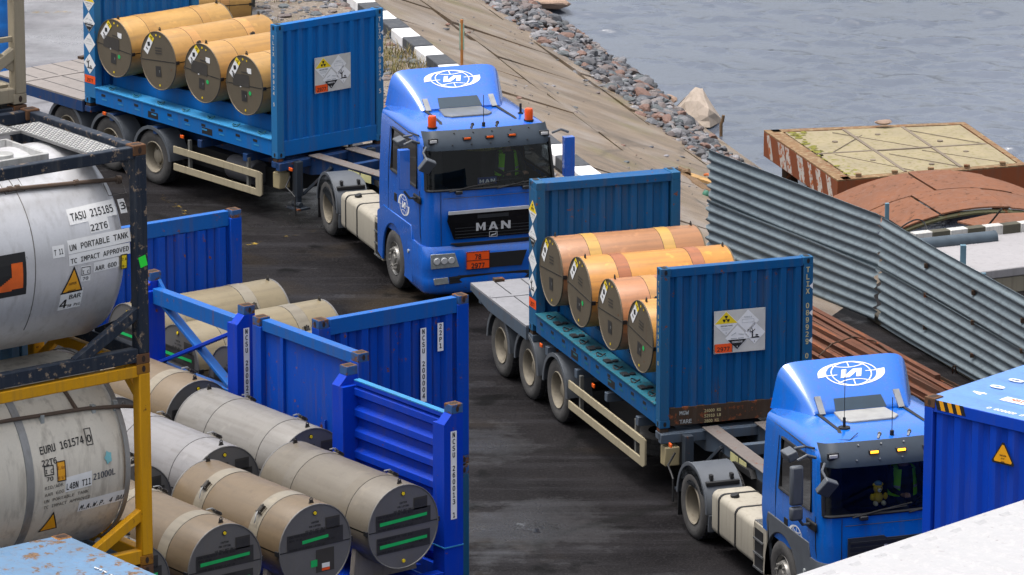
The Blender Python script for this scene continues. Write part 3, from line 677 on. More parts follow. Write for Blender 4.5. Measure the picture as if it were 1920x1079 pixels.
# ---- concrete footing under the fence
mb = MB(); d = (FC_ - FB).normalized(); n_ = Vector((d.y, -d.x, 0))
mb.prism([FB + n_ * -.02 + d * -.6, FC_ + n_ * -.02, FC_ - n_ * .35, FB - n_ * .35 + d * -.6], (0, 0, .14)); tag(mb.build("footing", paint("footing concrete", (.16, .14, .11), .85, .05, .5, .5), bevel=.02), "weathered concrete footing strip under the lower, nearer half of the iron fence", "footing")

# ---- long rusty steel bars stacked in front of the fence
SA = [Vector((4.35, 89.8, 0)), Vector((8.0, 81.3, 0))]; sdv = (SA[1] - SA[0]).normalized(); snv = Vector((-.918, -.396, 0))
rr = random.Random(21)
bars = []
for layer in range(4):
    for k in range(14 - layer * 2):
        off = -.12 + k * .125 + layer * .10 + rr.uniform(-.025, .025); z = .04 + layer * .108; bars.append((off, z, rr.uniform(-1.2, .9), rr.uniform(7.6, 10.2), rr.uniform(-.022, .022)))
kinds = []
BARM = paint("rusty bar", (.115, .045, .026), .72, .6, .5, .6, rustcol=(.17, .06, .028))
for kd in range(3):
    m_ = MB()
    if kd == 0: m_.box(0, 1, -.07, .07, 0, .022); m_.box(0, 1, -.018, .018, .022, .10); m_.box(0, 1, -.045, .045, .10, .112)
    elif kd == 1: m_.box(0, 1, -.06, .06, 0, .014); m_.box(0, 1, -.06, -.046, .014, .10); m_.box(0, 1, .046, .06, .014, .10)
    else: m_.box(0, 1, -.05, .05, 0, .10)
    kinds.append(m_.mesh("steel_bar", BARM if kd != 1 else RUSTD))
kname = ("rail section", "channel", "square bar")
for i, (off, z, s0, ln, tw) in enumerate(bars):
    lay = ('bottom', 'second', 'third', 'top')[0 if i < 14 else 1 if i < 26 else 2 if i < 36 else 3]; idx = i + 1 - (0 if i < 14 else 14 if i < 26 else 26 if i < 36 else 36)
    kd = rr.randrange(3); o = link("steel_bar", kinds[kd]); p = SA[0] + snv * off + sdv * s0; o.location = (p.x, p.y, z); o.rotation_euler.z = math.atan2(sdv.y, sdv.x) + tw; o.scale.x = ln
    tag(o, "rusty steel %s of the bar stack, %s layer, number %d from the fence" % (kname[kd], lay, idx), "steel bar", "rusty steel bars stacked before the fence")
mb = MB(); P = [g(1535, 668, .55), g(1560, 645, .6), g(1600, 632, .62), g(1640, 640, .5), g(1668, 660, .45)]; mb.tube(P, .012, 6); mb.tube([g(1786, 700, .3), g(1787, 688, .5), g(1791, 686, .5), g(1793, 700, .3)], .014, 6)
tag(mb.build("wire", RUSTD), "rusty wire bent over the stacked steel bars", "wire")

# ---- driftwood and litter on the slope
WOOD = plain("wet driftwood", (.16, .095, .045), .8, 0, .5, .5, 4); WOODL = plain("broken timber", (.42, .25, .09), .7, 0, .4, .5, 4)
def log(a, b2, r, mt, lab, z=-1.28, flat=False):
    A, B = g(*a, z), g(*b2, z); mb = MB(); k = 7; rr = random.Random(int(a[0]))
    if flat: mb.beam(A, B, r * 2.2, r * .7)
    else: mb.tube([A.lerp(B, i / k) + Vector((rr.uniform(-.03, .03), rr.uniform(-.03, .03), rr.uniform(-.02, .04))) for i in range(k + 1)], r, 8)
    tag(mb.build("driftwood", mt), lab, "driftwood", "driftwood under the end of the fence")
log((1264, 319), (1342, 345), .075, WOODL, "pale yellow split plank on the slope by the fence end", -1.22, True)
log((1282, 334), (1344, 372), .11, WOOD, "thick dark wet log under the yellow plank"); log((1290, 345), (1340, 366), .06, WOOD, "thin brown branch beside the thick wet log", -1.24)
log((1272, 316), (1290, 325), .07, WOOD, "short reddish stump at the upper end of the plank", -1.15); log((1322, 328), (1345, 340), .028, plain("orange timber", (.45, .12, .03), .6), "short orange painted timber end at the fence", -1.16)
mb = MB(); mb.lathe([(.001, -.08), (.05, -.065), (.075, -.02), (.075, .03), (.04, .075), (.001, .085)], 'z', (0, 0, 0), 14); tag(mb.build("float", plain("green float", (.05, .18, .12), .5), loc=g(1324, 365, -1.12)), "small green fishing float lying by the wet log", "float")
me = rockmesh(77, 2, .5); me.materials.append(WHITEI); o = link("plastic_bag", me, loc=g(1326, 262, -2.2)); o.scale = (.13, .09, .08); tag(o, "crumpled white plastic bag on the stones near the fence", "bag")
mb = MB(); P = g(1352, 242, SEA_Z); mb.tube([P + Vector((0, 0, -.3)), P + Vector((0, 0, .12)), P + Vector((.03, 0, .17)), P + Vector((.05, 0, .30))], .035, 8); tag(mb.build("mooring_stake", WOOD), "crooked wooden stake sticking out of the water beyond the stones", "stake")
mb = MB(); P = g(866, 122, .0); mb.cyl(P, P + Vector((0, 0, .95)), .03, 8, 0); mb.box(P.x - .05, P.x + .05, P.y - .02, P.y - .005 + .02, .32, .86, 1); tag(mb.build("marker_post", [plain("orange post", (.5, .2, .05)), plain("pale green sign", (.35, .52, .40), .6, 0, .5)]), "thin post with a narrow pale green sign on the kerb behind the first cab", "post")
# ================================================================== SHARED PIECES
X_, Y_, Z_ = Vector((1, 0, 0)), Vector((0, 1, 0)), Vector((0, 0, 1))
def casting(mb, x, y, z, sx, sy, sz, m=0, mh=1, a=.178, b=.162, h=.118, mt=None):
    """corner casting with its holes; (x,y,z) outer corner, s* = direction to the inside"""
    x0, x1 = sorted((x, x + sx * a)); y0, y1 = sorted((y, y + sy * b)); z0, z1 = sorted((z, z + sz * h)); t = .0155
    mb.box(x0, x1, y0, y1, z0, z1, m)
    cx, cy, cz = (x0 + x1) / 2, (y0 + y1) / 2, (z0 + z1) / 2
    def oval(O, A, B, ra, rb): mb.poly([O + A * ra * math.cos(t_) + B * rb * math.sin(t_) for t_ in [2 * math.pi * i / 12 for i in range(12)]], mh)
    if mt is not None: mb.rect(Vector((cx, cy, z - sz * .0022)), X_, Y_, a - .008, b - .008, mt)
    P8 = [(-.062, -.030), (-.045, -.042), (.045, -.042), (.062, -.030), (.062, .030), (.045, .042), (-.045, .042), (-.062, .030)]
    mb.poly([Vector((cx + px_, cy + py_, z - sz * .0044)) for px_, py_ in P8], mh)
    oval(Vector((x - sx * .003, cy, cz)), Y_, Z_, .025, .040); oval(Vector((cx, y - sy * .003, cz)), X_, Z_, .025, .040)

def trefoil(mb, O, X, Y, r, m):
    mb.poly([O + X * r * .2 * math.cos(t) + Y * r * .2 * math.sin(t) for t in [2 * math.pi * i / 10 for i in range(10)]], m)
    for k in range(3):
        a0 = R(60 + 120 * k); pts = []
        for i in range(5): t = a0 + R(60) * i / 4; pts.append(O + X * r * math.cos(t) + Y * r * math.sin(t))
        for i in range(5): t = a0 + R(60) * (4 - i) / 4; pts.append(O + X * r * .32 * math.cos(t) + Y * r * .32 * math.sin(t))
        mb.poly(pts, m)
def dia(mb, O, X, Y, h, m): mb.poly([O - X * h, O - Y * h, O + X * h, O + Y * h], m)
def placard(mb, O, X, Y, h, kind, n, mW=0, mY=1, mK=2, mG=3):
    """hazard diamond with half diagonal h; n = outward normal"""
    e = n * .002
    dia(mb, O, X, Y, h, mW); O = O + e
    if kind == 'rad':
        mb.poly([O - X * h * .96 + Y * .0, O + X * h * .96, O + Y * h * .96], mY); trefoil(mb, O + Y * h * .36 + e, X, Y, h * .30, mK)
        mb.text("RADIOACTIVE", h * .21, O - Y * h * .24 + e, X, Y, mK, 'c'); mb.text("II", h * .2, O + X * h * .5 - Y * h * .24 + e, X, Y, mK, 'c')
        for k in range(2): mb.rect(O - Y * h * (.38 + .13 * k) + e, X, Y, h * (.9 - .25 * k), h * .03, mG)
        mb.text("7", h * .24, O - Y * h * .86 + e, X, Y, mK, 'c')
    elif kind == 'cor':
        mb.poly([O - X * h * .80 - Y * h * .16, O - Y * h * .96, O + X * h * .80 - Y * h * .16], mK)
        mb.text("CORROSIVE", h * .25, O - Y * h * .42 + e, X, Y, mW, 'c'); mb.text("8", h * .24, O - Y * h * .80 + e, X, Y, mW, 'c')
        mb.beam(O + X * h * .1 + Y * h * .28, O + X * h * .55 + Y * h * .22, h * .05, .001, mG, n); mb.beam(O - X * h * .1 + Y * h * .4, O - X * h * .5 + Y * h * .2, h * .05, .001, mG, n)
        mb.rect(O + X * h * .3 - Y * h * .06 + e, X, Y, h * .5, h * .06, mG); mb.rect(O - X * h * .3 - Y * h * .06 + e, X, Y, h * .5, h * .06, mG)
    elif kind == 'fis':
        mb.text("FISSILE", h * .26, O + Y * h * .30 + e, X, Y, mG, 'c')
        for yy in (.18, -.10): mb.rect(O + Y * h * yy + e, X, Y, h * 1.05, h * .025, mG)
        for xx in (-.52, .52): mb.rect(O + X * h * xx + Y * h * .04 + e, X, Y, h * .025, h * .28, mG)
        mb.text("7", h * .22, O - Y * h * .80 + e, X, Y, mK, 'c')
    else:   # dead tree and fish
        mb.beam(O - X * h * .22 - Y * h * .38 + e, O - X * h * .2 + Y * h * .22 + e, h * .12, .001, mK, n)
        for a, b2, c2, d2 in ((-.2, .0, -.45, .28), (-.2, .12, .02, .36), (-.2, .2, -.3, .48), (-.33, .12, -.5, .12)): mb.beam(O + X * h * a + Y * h * b2 + e, O + X * h * c2 + Y * h * d2 + e, h * .06, .001, mK, n)
        mb.poly([O - X * h * .55 - Y * h * .46 + e, O + X * h * .5 - Y * h * .46 + e, O + X * h * .34 - Y * h * .3 + e, O - X * h * .2 - Y * h * .36 + e], mK)
        mb.poly([O + X * h * .02 - Y * h * .22 + e, O + X * h * .18 - Y * h * .12 + e, O + X * h * .38 - Y * h * .20 + e, O + X * h * .18 - Y * h * .28 + e], mK)
        mb.text("9", h * .22, O - Y * h * .82 + e, X, Y, mK, 'c')
PLM = [WHITEI, YELP, BLACKI, PALEI, ORANGEP, BOARD]

# ------------------------------------------------------------------ flat racks carried by the trucks
HT = 2.466; LT, WT = 6.058, 2.438
def truck_rack(fr, label, paints, serial, dull):
    x, y, a = fr; pb, prail, ppost = paints
    t = thing("flat_rack_container", label, "container", (x, y, 0), a); Z0 = 1.2; ZT = Z0 + HT
    mb = MB()                                                       # base with two long side beams
    for v0, v1 in ((0, .16), (WT - .16, WT)):
        mb.box(.36, LT - .18, v0, v1, Z0 + .03, Z0 + .32, 0)
    for k in range(9): mb.box(.5 + k * .62, .58 + k * .62, .16, WT - .16, Z0 + .08, Z0 + .26, 0)
    mb.box(.36, LT - .18, .40, WT - .40, Z0 + .262, Z0 + .29, 0)
    for k in range(10):
        u = .55 + k * .53; mb.box(u, u + .13, -.003, .0, Z0 + .20, Z0 + .25, 1); mb.rect(Vector((u + .1, -.004, Z0 + .15)), X_, Z_, .16, .03, 2)
    for u in (2.05, 3.75): mb.box(u, u + .32, -.003, 0, Z0 + .07, Z0 + .19, 1)
    mb.build("base_frame", [pb, BLACK, prail], t, bevel=.006)
    mb = MB()
    mb.box(.36, LT - .18, -.02, .34, Z0 + .322, Z0 + .345, 0); mb.box(.36, LT - .18, WT - .34, WT + .02, Z0 + .322, Z0 + .345, 0)
    mb.build("side_flange", prail, t, bevel=.004)
    for v in (.40, WT - .46): mb = MB(); mb.box(.37, LT - .19, v, v + .06, Z0 + .30, Z0 + (.63 if not dull else .50), 0); mb.build("cradle_beam", pb, t, bevel=.006)
    for k in range(7):
        mb = MB(); u = .75 + k * .78; mb.tube([(u + .07 * math.cos(q), .12 + .07 * math.sin(q), Z0 + .37 + .02 * math.sin(q * 2)) for q in [2 * math.pi * i / 10 for i in range(11)]], .011, 6)
        if dull: mb.box(u + .28, u + .46, .05, .15, Z0 + .346, Z0 + .375); mb.cyl((u + .38, .22, Z0 + .345), (u + .38, .22, Z0 + .37), .05, 10)
        mb.build("lashing_ring", DARKP if dull else TEAL, t)
    for side, u0, u1 in (("rear", 0, .36), ("front", LT - .18, LT)):
        w = MB(); un = -1 if side == "rear" else 1
        for v0, v1 in ((0, .15), (WT - .15, WT)): w.box(u0, u1, v0, v1, Z0 + .118, ZT - .118, 2)
        w.box(u0 + .02, u1 - .02, .15, WT - .15, ZT - .14, ZT - .01, 0); w.box(u0 + .02, u1 - .02, .15, WT - .15, Z0 + .02, Z0 + .30, 0 if not (dull and side == "front") else 3)
        if side == "front":
            w.corr((LT - .025, .15, Z0 + .30), (0, 1, 0), (0, 0, 1), (1, 0, 0), WT - .30, HT - .44, .245, .05, 0); w.corr((LT - .10, .15, Z0 + .30), (0, 1, 0), (0, 0, 1), (-1, 0, 0), WT - .30, HT - .44, .245, .03, 0)
        else:
            w.corr((.30, .15, Z0 + .30), (0, 1, 0), (0, 0, 1), (1, 0, 0), WT - .30, HT - .44, .28, .05, 1); w.corr((.05, .15, Z0 + .30), (0, 1, 0), (0, 0, 1), (-1, 0, 0), WT - .30, HT - .44, .28, .03, 0)
        w.build("end_wall", [pb, pb, ppost, RUSTD], t, bevel=.005)
        ue, us = (0, 1) if side == "rear" else (LT, -1)
        for v, sv in ((0, 1), (WT, -1)):
            for zz, sz_ in ((ZT, -1), (Z0, 1)): c_ = MB(); casting(c_, ue, v, zz, us, sv, sz_); c_.build("corner_casting", [ppost, BLACK], t, bevel=.006)
        if side == "rear":
            for v, sv in ((0, 1), (WT, -1)): w2 = MB(); w2.box(.18, .36, *sorted((v, v + sv * .15)), ZT - .118, ZT, 0); w2.build("post_head", [ppost], t, bevel=.006)
    # hazard diamonds on the rear post
    p = MB(); n = -Y_
    for k, kd in enumerate(('rad', 'cor', 'fis', 'env')):
        placard(p, Vector((.19, -.004, ZT - .50 - k * .40)), X_, Z_, .195, kd, n)
    p.rect(Vector((.19, -.004, ZT - .50 - 3 * .40 - .30)), X_, Z_, .34, .15, 4); p.text("2977", .13, Vector((.19, -.007, ZT - 2.05)), X_, Z_, 2, 'c')
    p.build("hazard_placard", PLM, t, smooth=0, weld=False)
    # white board with hazard labels on the front wall
    p = MB(); O = Vector((LT + .008, 1.26, Z0 + 1.42)); n = X_; X, Y = Y_, Z_
    p.plate(O, X, Y, .82, .66, .006, 5); O = O + n * .009
    placard(p, O - X * .22 + Y * .13, X, Y, .19, 'rad', n); placard(p, O - X * .04 - Y * .10, X, Y, .19, 'cor', n); placard(p, O + X * .13 + Y * .14, X, Y, .18, 'fis', n); placard(p, O + X * .24 - Y * .05, X, Y, .17, 'env', n)
    p.rect(O - X * .26 - Y * .25, X, Y, .29, .14, 4); p.text("2977", .12, O - X * .26 - Y * .295 + n * .002, X, Y, 2, 'c', fx=1.1)
    for dx in (-.12, .12): p.rect(O - X * (.26 - dx * 1.18) - Y * .25 + n * .002, X, Y, .008, .14, 2)
    for dx in (-.39, .39):
        for dy in (-.31, .31): p.cyl(O + X * dx + Y * dy, O + X * dx + Y * dy + n * .004, .008, 8, 3)
    p.build("warning_board", PLM, t, smooth=30, weld=False)
    # stencilled serial, letters under each other
    p = MB(); st = BOARD if not dull else plain("yellowed stencil", (.55, .47, .24), .6, 0, .3, 0, 20)
    p.vtext("TLIX " + serial, .13, (LT + .003, WT - .085, ZT - .12), (0, 1, 0), (0, 0, 1), 0, .86, .02)
    p.vtext("TLIX " + serial, .105, (LT - .09, -.003, ZT - .16), (1, 0, 0), (0, 0, 1), 0, .98, .02)
    for z in (.40, .82, 1.25): p.poly([(LT + .003, WT - .004, ZT - z), (LT + .003, WT - .06, ZT - z - .05), (LT + .003, WT - .004, ZT - z - .10)], 1)
    if dull:
        p.text("MGW", .115, (LT - .017, .32, Z0 + .18), (0, 1, 0), (0, 0, 1), 2, fx=1.1); p.text("24000 KG", .085, (LT - .017, .72, Z0 + .19), (0, 1, 0), (0, 0, 1), 0)
        p.text("52910 LB", .085, (LT - .017, .72, Z0 + .11), (0, 1, 0), (0, 0, 1), 0)
        p.text("TARE", .115, (LT - .017, .32, Z0 + .045), (0, 1, 0), (0, 0, 1), 2, fx=1.1); p.text("2800 KG", .085, (LT - .017, .72, Z0 + .03), (0, 1, 0), (0, 0, 1), 0)
    p.build("stencilled_number", [st, WHITEI, PALEI], t, smooth=0, weld=False)
    return t

# ------------------------------------------------------------------ overpack drums
def drummat(name, base, tint, k=.5):
    m, nt, b = newmat(name); v = coords(nt); oi = N(nt, "ShaderNodeObjectInfo")
    n1 = noise(nt, v, 1.3, 5, .6); n2 = noise(nt, v, 9, 8, .7); vs = coords(nt, (9, .5, 9)); n3 = noise(nt, vs, 1.2, 5)
    c = mix(nt, oi.outputs['Random'], base, tint); c = mix(nt, mul(nt, ramp(nt, n1, .32, .68), k), c, L3(tint, .75))
    c = mix(nt, mul(nt, ramp(nt, n2, .52, .75), .30), c, L3(base, .42)); c = mix(nt, mul(nt, ramp(nt, n3, .48, .76), .38), c, (.07, .055, .04))
    nt.links.new(c, b.inputs['Base Color']); n5 = noise(nt, v, 3.2, 9, .75); c = mix(nt, mul(nt, ramp(nt, n5, .60, .68), .45), c, L3(base, .5)); n6 = noise(nt, v, 5, 3, .5); c = mix(nt, mul(nt, ramp(nt, n6, .64, .72), .35), c, L3(base, 1.35))
    nt.links.new(c, b.inputs['Base Color']); nt.links.new(ramp(nt, n5, .3, .7, (.30, .30, .30, 1), (.52, .52, .52, 1)), b.inputs['Roughness']); bump(nt, b, n1, .25, .03); return m
TAN_T = drummat("tan drum paint", (.46, .265, .075), (.40, .215, .06)); TAN_W = drummat("orange tan drum paint", (.62, .33, .055), (.52, .23, .05), .7)
BANDY = drummat("tan band paint", (.54, .30, .085), (.48, .24, .08))
GREYD = drummat("grey beige drum paint", (.145, .122, .09), (.155, .138, .113)); BRND = drummat("brown beige drum paint", (.135, .094, .055), (.155, .112, .066)); PALED = drummat("pale band paint", (.235, .20, .145), (.22, .195, .15))
ENDM = paint("dark end plate", (.15, .125, .09), .4, .12, .35, .6, metal=.25, dirtcol=(.16, .12, .08)); ENDG = paint("grey end plate", (.19, .185, .18), .32, .04, .3, .6, metal=.35, dirtcol=(.20, .17, .13))
LATCH = plain("latch metal", (.05, .045, .04), .45, .5, .3); CABLEM = plain("latch cable", (.42, .42, .41), .4, .6)
RD, LD = .552, 2.40
_c = {}
def cached(k, fn):
    if k not in _c: _c[k] = fn()
    return _c[k]
def m_shell(mats):
    mb = MB()
    for s in (1, -1):
        r0, r1 = (R(1.0), R(179.0)) if s > 0 else (R(181.0), R(359.0))
        mb.lathe([(RD - .004, -LD / 2), (RD, -LD / 2 + .01), (RD, LD / 2 - .01), (RD - .004, LD / 2)], 'y', (0, 0, 0), 40, 0, (r0, r1))
    mb.lathe([(RD - .012, -LD / 2 + .004), (RD - .012, LD / 2 - .004)], 'y', (0, 0, 0), 40, 1)
    for y in (-.72, .72, -.52, .52):
        mb.lathe([(RD, y - .006), (RD + .004, y), (RD, y + .006)], 'y', (0, 0, 0), 40, 1)
    return mb.mesh("shell", mats)
def m_band(mat):
    mb = MB(); mb.lathe([(RD, -.10), (RD + .006, -.098), (RD + .006, .098), (RD, .10)], 'y', (0, 0, 0), 44, 0, (R(2), R(178))); return mb.mesh("band", mat)
def m_end(mat):
    mb = MB()
    mb.lathe([(RD - .002, 0), (RD + .002, .004), (RD + .002, .022), (RD - .008, .024), (RD - .016, .014), (.0005, .014)], 'y', (0, 0, 0), 44, 0)
    mb.box(-RD + .012, RD - .012, .0135, .0185, -.006, .006, 1)
    for s in (-1, 1): mb.box(s * (RD + .012) - .012, s * (RD + .012) + .012, -.05, .02, -.03, .03, 1)
    return mb.mesh("end_plate", [mat, BLACK])
def m_latch():
    mb = MB(); mb.box(-.055, .055, -.055, .055, 0, .012, 1); mb.box(-.035, .035, -.03, .03, .012, .05, 0); mb.cyl((-.07, 0, .045), (.07, 0, .045), .012, 8, 0); mb.cyl((-.05, -.04, .03), (-.05, .04, .03), .014, 8, 0); mb.cyl((.045, -.05, .035), (.045, .05, .035), .013, 8, 0)
    mb.tube([(.05, .0, .05), (.10, .02, .055), (.155, .035, .03), (.19, .03, .005)], .009, 6, 2)
    return mb.mesh("latch", [LATCH, plain("latch pad", (.17, .145, .11), .5), CABLEM])
def m_lug():
    mb = MB(); mb.prism([(-.035, -.008, 0), (.035, -.008, 0), (.02, -.008, .045), (-.02, -.008, .045)], (0, .016, 0)); mb.tube([(.022 * math.cos(t), 0, .045 + .022 * math.sin(t)) for t in [math.pi * 2 * i / 10 for i in range(11)]], .007, 6); return mb.mesh("lifting_lug", LATCH)
def end_labels(style, sgn):
    """print on an end plate, drawn in the plane facing sgn*y"""
    mb = MB(); X = X_ * (1 if sgn < 0 else -1); Y = Z_; n = Y_ * sgn; O = Vector((0, sgn * (LD / 2 + .0175), 0)); e = n * .002
    MT = [WHITEI, YELP, BLACKI, GREYI, GREENT, ORANGEP, STEELM, PALEI, plain("dark label plate", (.045, .043, .042), .45, .2, .3)]
    def dot(x, y, r, m): mb.poly([O + X * x + Y * y + e * 1.5 + X * r * math.cos(t) + Y * r * math.sin(t) for t in [2 * math.pi * i / 12 for i in range(12)]], m)
    if style[0] == 't':
        c, s = math.cos(R(52)), math.sin(R(52)); A, B = X * c + Y * s, -X * s + Y * c; P = O - X * .27 + Y * .30
        mb.rect(P + e, A, B, .40, .15, 0); mb.poly([P + A * .20 - B * .075 + e * 2, P + A * .20 + B * .075 + e * 2, P + A * .11 + B * .075 + e * 2, P + A * .11 - B * .075 + e * 2], 1); trefoil(mb, P + A * .155 + e * 3, A, B, .035, 2)
        mb.poly([P + A * .0 - B * .055 + e * 2, P - A * .055 + e * 2, P + A * .0 + B * .055 + e * 2, P + A * .055 + e * 2], 2); mb.rect(P - A * .11 + e * 2, A, B, .03, .06, 3)
        dot(-.02, .48, .022, 1); dot(0, -.46, .022, 1); dot(.10, .46, .018, 1)
        if style == 't1': mb.rect(O + X * .16 + Y * .28 + e, X, Y, .13, .10, 0); mb.rect(O - X * .12 - Y * .03 + e, X, Y, .04, .03, 0); mb.rect(O - X * .1 + Y * .08 + e, X, Y, .50, .22, 3)
        for k in range(3): mb.rect(O + X * .02 + Y * (.24 - k * .05) + e * 1.2, X, Y, .20, .022, 3)
        mb.rect(O - X * .02 - Y * .20 + e, X, Y, .17, .20, 3); mb.rect(O - X * .02 - Y * .20 + e * 1.5, X, Y, .15, .18, 8); mb.text("?", .08, O + X * .02 - Y * .22 + e * 2, X, Y, 7, 'c')
        if style[-1] in '1g': dot(.16, -.13, .04, 4)
    else:
        dot(0, .44, .034, 8); mb.cyl(O + Y * .44, O + Y * .44 + n * .012, .022, 12, 1); mb.cyl(O - Y * .45, O - Y * .45 + n * .012, .024, 12, 1)
        for k, tx in enumerate(("CAUTION", "FOR LIFTING", "USE HALF UNIT ONLY")): mb.text(tx, .042, O + X * .0 + Y * (.31 - k * .05) + e, X, Y, 2, 'c', .02)
        mb.rect(O + X * .27 + Y * .27 + e, X, Y, .22, .16, 3); mb.rect(O + X * .27 + Y * .265 + e * 1.5, X, Y, .19, .11, 8)
        for k, yy in enumerate((.10, -.20)):
            if style == 'r2' and k == 1: continue
            mb.rect(O + Y * yy + e, X, Y, .86 if k == 0 else .84, .22, 8)
            mb.text("USA/9196/B(U)F-96 TYPE B(U)", .052, O - X * .40 + Y * (yy + .07) + e * 2, X, Y, 2, 'l', .025); mb.text("MODEL UX-30", .045, O - X * .40 + Y * (yy + .025) + e * 2, X, Y, 2, 'l', .02)
            mb.text("MAXIMUM GROSS WEIGHT: 8,270 LBS", .045, O - X * .40 + Y * (yy - .095) + e * 2, X, Y, 2, 'l', .02); mb.text("3,751 KGS", .045, O + X * .14 + Y * (yy - .045) + e * 2, X, Y, 2, 'l', .02)
            w = .74 if style != 'r2' else .40
            mb.poly([O - X * w / 2 + Y * (yy - .035) + e * 3, O + X * w / 2 + Y * (yy - .01) + e * 3, O + X * w / 2 + Y * (yy + .03) + e * 3, O - X * w / 2 + Y * (yy + .012) + e * 3], 4)
        if style == 'r2': mb.rect(O - X * .02 - Y * .22 + e, X, Y, .10, .09, 4); mb.rect(O + X * .16 - Y * .27 + e, X, Y, .12, .06, 0); mb.rect(O + X * .16 - Y * .32 + e, X, Y, .12, .035, 5); mb.rect(O + X * .15 - Y * .2 + e * .5, X, Y, .28, .30, 3)
    return mb.mesh("label", MT, smooth=0, weld=False)
def drum(loc, rotz, label, group, shell=TAN_T, band=BANDY, end=ENDM, styles=('t1', None), latch_at=((-.62, 48), (.62, 48)), stick=False, twist=0):
    t = thing("overpack_drum", label, "drum", loc, rotz, group); 
    if twist: t.rotation_euler.y = R(twist)
    link("shell", cached(('s', shell.name), lambda: m_shell([shell, BLACK])), t)
    for y in (-.62, .62): link("band", cached(('b', band.name), lambda: m_band(band)), t, loc=(0, y, 0))
    for sgn in (-1, 1):
        o = link("end_plate", cached(('e', end.name), lambda: m_end(end)), t, loc=(0, sgn * (LD / 2), 0)); o.rotation_euler.z = 0 if sgn > 0 else math.pi
    for y, ang in latch_at:
        o = link("latch", cached('l', m_latch), t, loc=(math.sin(R(ang)) * (RD + .003), y, math.cos(R(ang)) * (RD + .003))); o.rotation_euler.y = R(ang)
    for y in (-LD / 2 + .06, LD / 2 - .06): link("lifting_lug", cached('lug', m_lug), t, loc=(0, y, RD))
    for st, sgn in zip(styles, (-1, 1)):
        if st: link("label", cached(('L', st, sgn), lambda: end_labels(st, sgn)), t)
    if stick:
        def f():
            mb = MB(); a = R(-38)
            for dy, w in ((.80, .14), (.84, .02)):
                M = lambda x, y: (math.sin(a + x / RD) * (RD + .003), dy + y, math.cos(a + x / RD) * (RD + .003))
                mb.poly([M(-.05, -.03), M(.05, -.03), M(.05, .03), M(-.05, .03)], 0)
            return mb.mesh("sticker", [WHITEI], smooth=0)
        link("sticker", cached('st', f), t)
    return t
def cradle(fr, us, zf, z, label, group, paintm, v0=.3, v1=2.1):
    x, y, a = fr
    for i, u in enumerate(us):
        h, n_ = Vector((math.cos(a), math.sin(a), 0)), Vector((-math.sin(a), math.cos(a), 0))
        t = thing("drum_cradle", label[i], "cradle", Vector((x, y, zf)) + h * u, a, group)
        for v in (v0 + .25, v1 - .25):
            mb = MB(); pts = [(-.50, v, 0), (.50, v, 0)] + [(RD * 1.005 * math.cos(q), v, (z - zf) + RD * 1.005 * math.sin(q)) for q in [R(-35 - 110 * k / 10) for k in range(11)]]
            mb.prism(pts, (0, .09, 0)); mb.build("saddle", paintm, t)

# ------------------------------------------------------------------ load both trucks
F2 = (0.270, 83.745, R(-71.29)); F1 = (-8.076, 100.044, R(-50.65))
def at(fr, u, v, z=0.0): x, y, a = fr; return Vector((x + math.cos(a) * u - math.sin(a) * v, y + math.sin(a) * u + math.cos(a) * v, z))
truck_rack(F1, "bright blue open flat rack container carrying four tan drums on the truck at the back", (BLUE_T, LIGHTB, paint("light blue post", (.018, .16, .38), .42, .12, .35, .5)), "089924 5", False)
truck_rack(F2, "dull rust stained blue flat rack carrying four drums on the nearer truck", (BLUE_T2, TEAL, paint("dull blue post", (.012, .10, .23), .45, .3, .45, .4)), "089929 0", True)
for k, (u, nm) in enumerate(zip((.97, 2.38, 3.76, 5.05), ("first from the rear wall", "second drum, lower half of its end plain", "third drum, partly behind the front wall", "fourth drum, pressed against the front wall"))):
    drum(at(F1, u, 1.24, 2.39), F1[2], "tan drum on the back truck: " + nm, "tan drums on the back truck", TAN_T, TAN_T if k != 1 else BANDY, ENDM, ('t1' if k != 1 else 't0', None), ((-.62, 62), (.62, 62)) if k == 1 else ((.62, 120), (-.62, 120)), twist=(3, -5, 2, -3)[k])
for k, (u, sh, bd, nm) in enumerate(((1.02, drummat("brown pink drum paint", (.38, .185, .085), (.36, .17, .08)), drummat("sand band paint", (.52, .31, .08), (.52, .31, .08)), "brownish drum with two sand coloured bands by the rear wall"), (2.36, TAN_W, drummat("red brown band paint", (.34, .12, .05), (.34, .12, .05)), "orange yellow drum with reddish brown bands"),
                                     (3.78, drummat("peach drum paint", (.44, .20, .075), (.40, .17, .075)), BANDY, "pinkish tan drum with a latch showing on its top"), (5.12, TAN_W, BANDY, "orange drum pressed against the front wall"))):
    drum(at(F2, u, 1.24, 2.39), F2[2], "drum on the nearer truck: " + nm, "drums on the nearer truck", sh, bd, ENDM, ('t0' if k % 2 == 0 else 'tg', None), ((-.62, 60), (.62, 110)) if k == 2 else ((-.62, 118), (.62, 118)), twist=(-4, 4, -2, 5)[k])
DK = paint("dark cradle steel", (.012, .03, .06), .6, .4, .5, .4)
for fr, w in ((F1, "back"), (F2, "nearer")):
    cradle(fr, (.97, 2.37, 3.77, 5.08), 1.2 + .291, 2.39, ["dark steel cradle under the %s drum of the %s truck" % (o_, w) for o_ in ("first", "second", "third", "fourth")], "cradles on the %s truck" % w, DK)
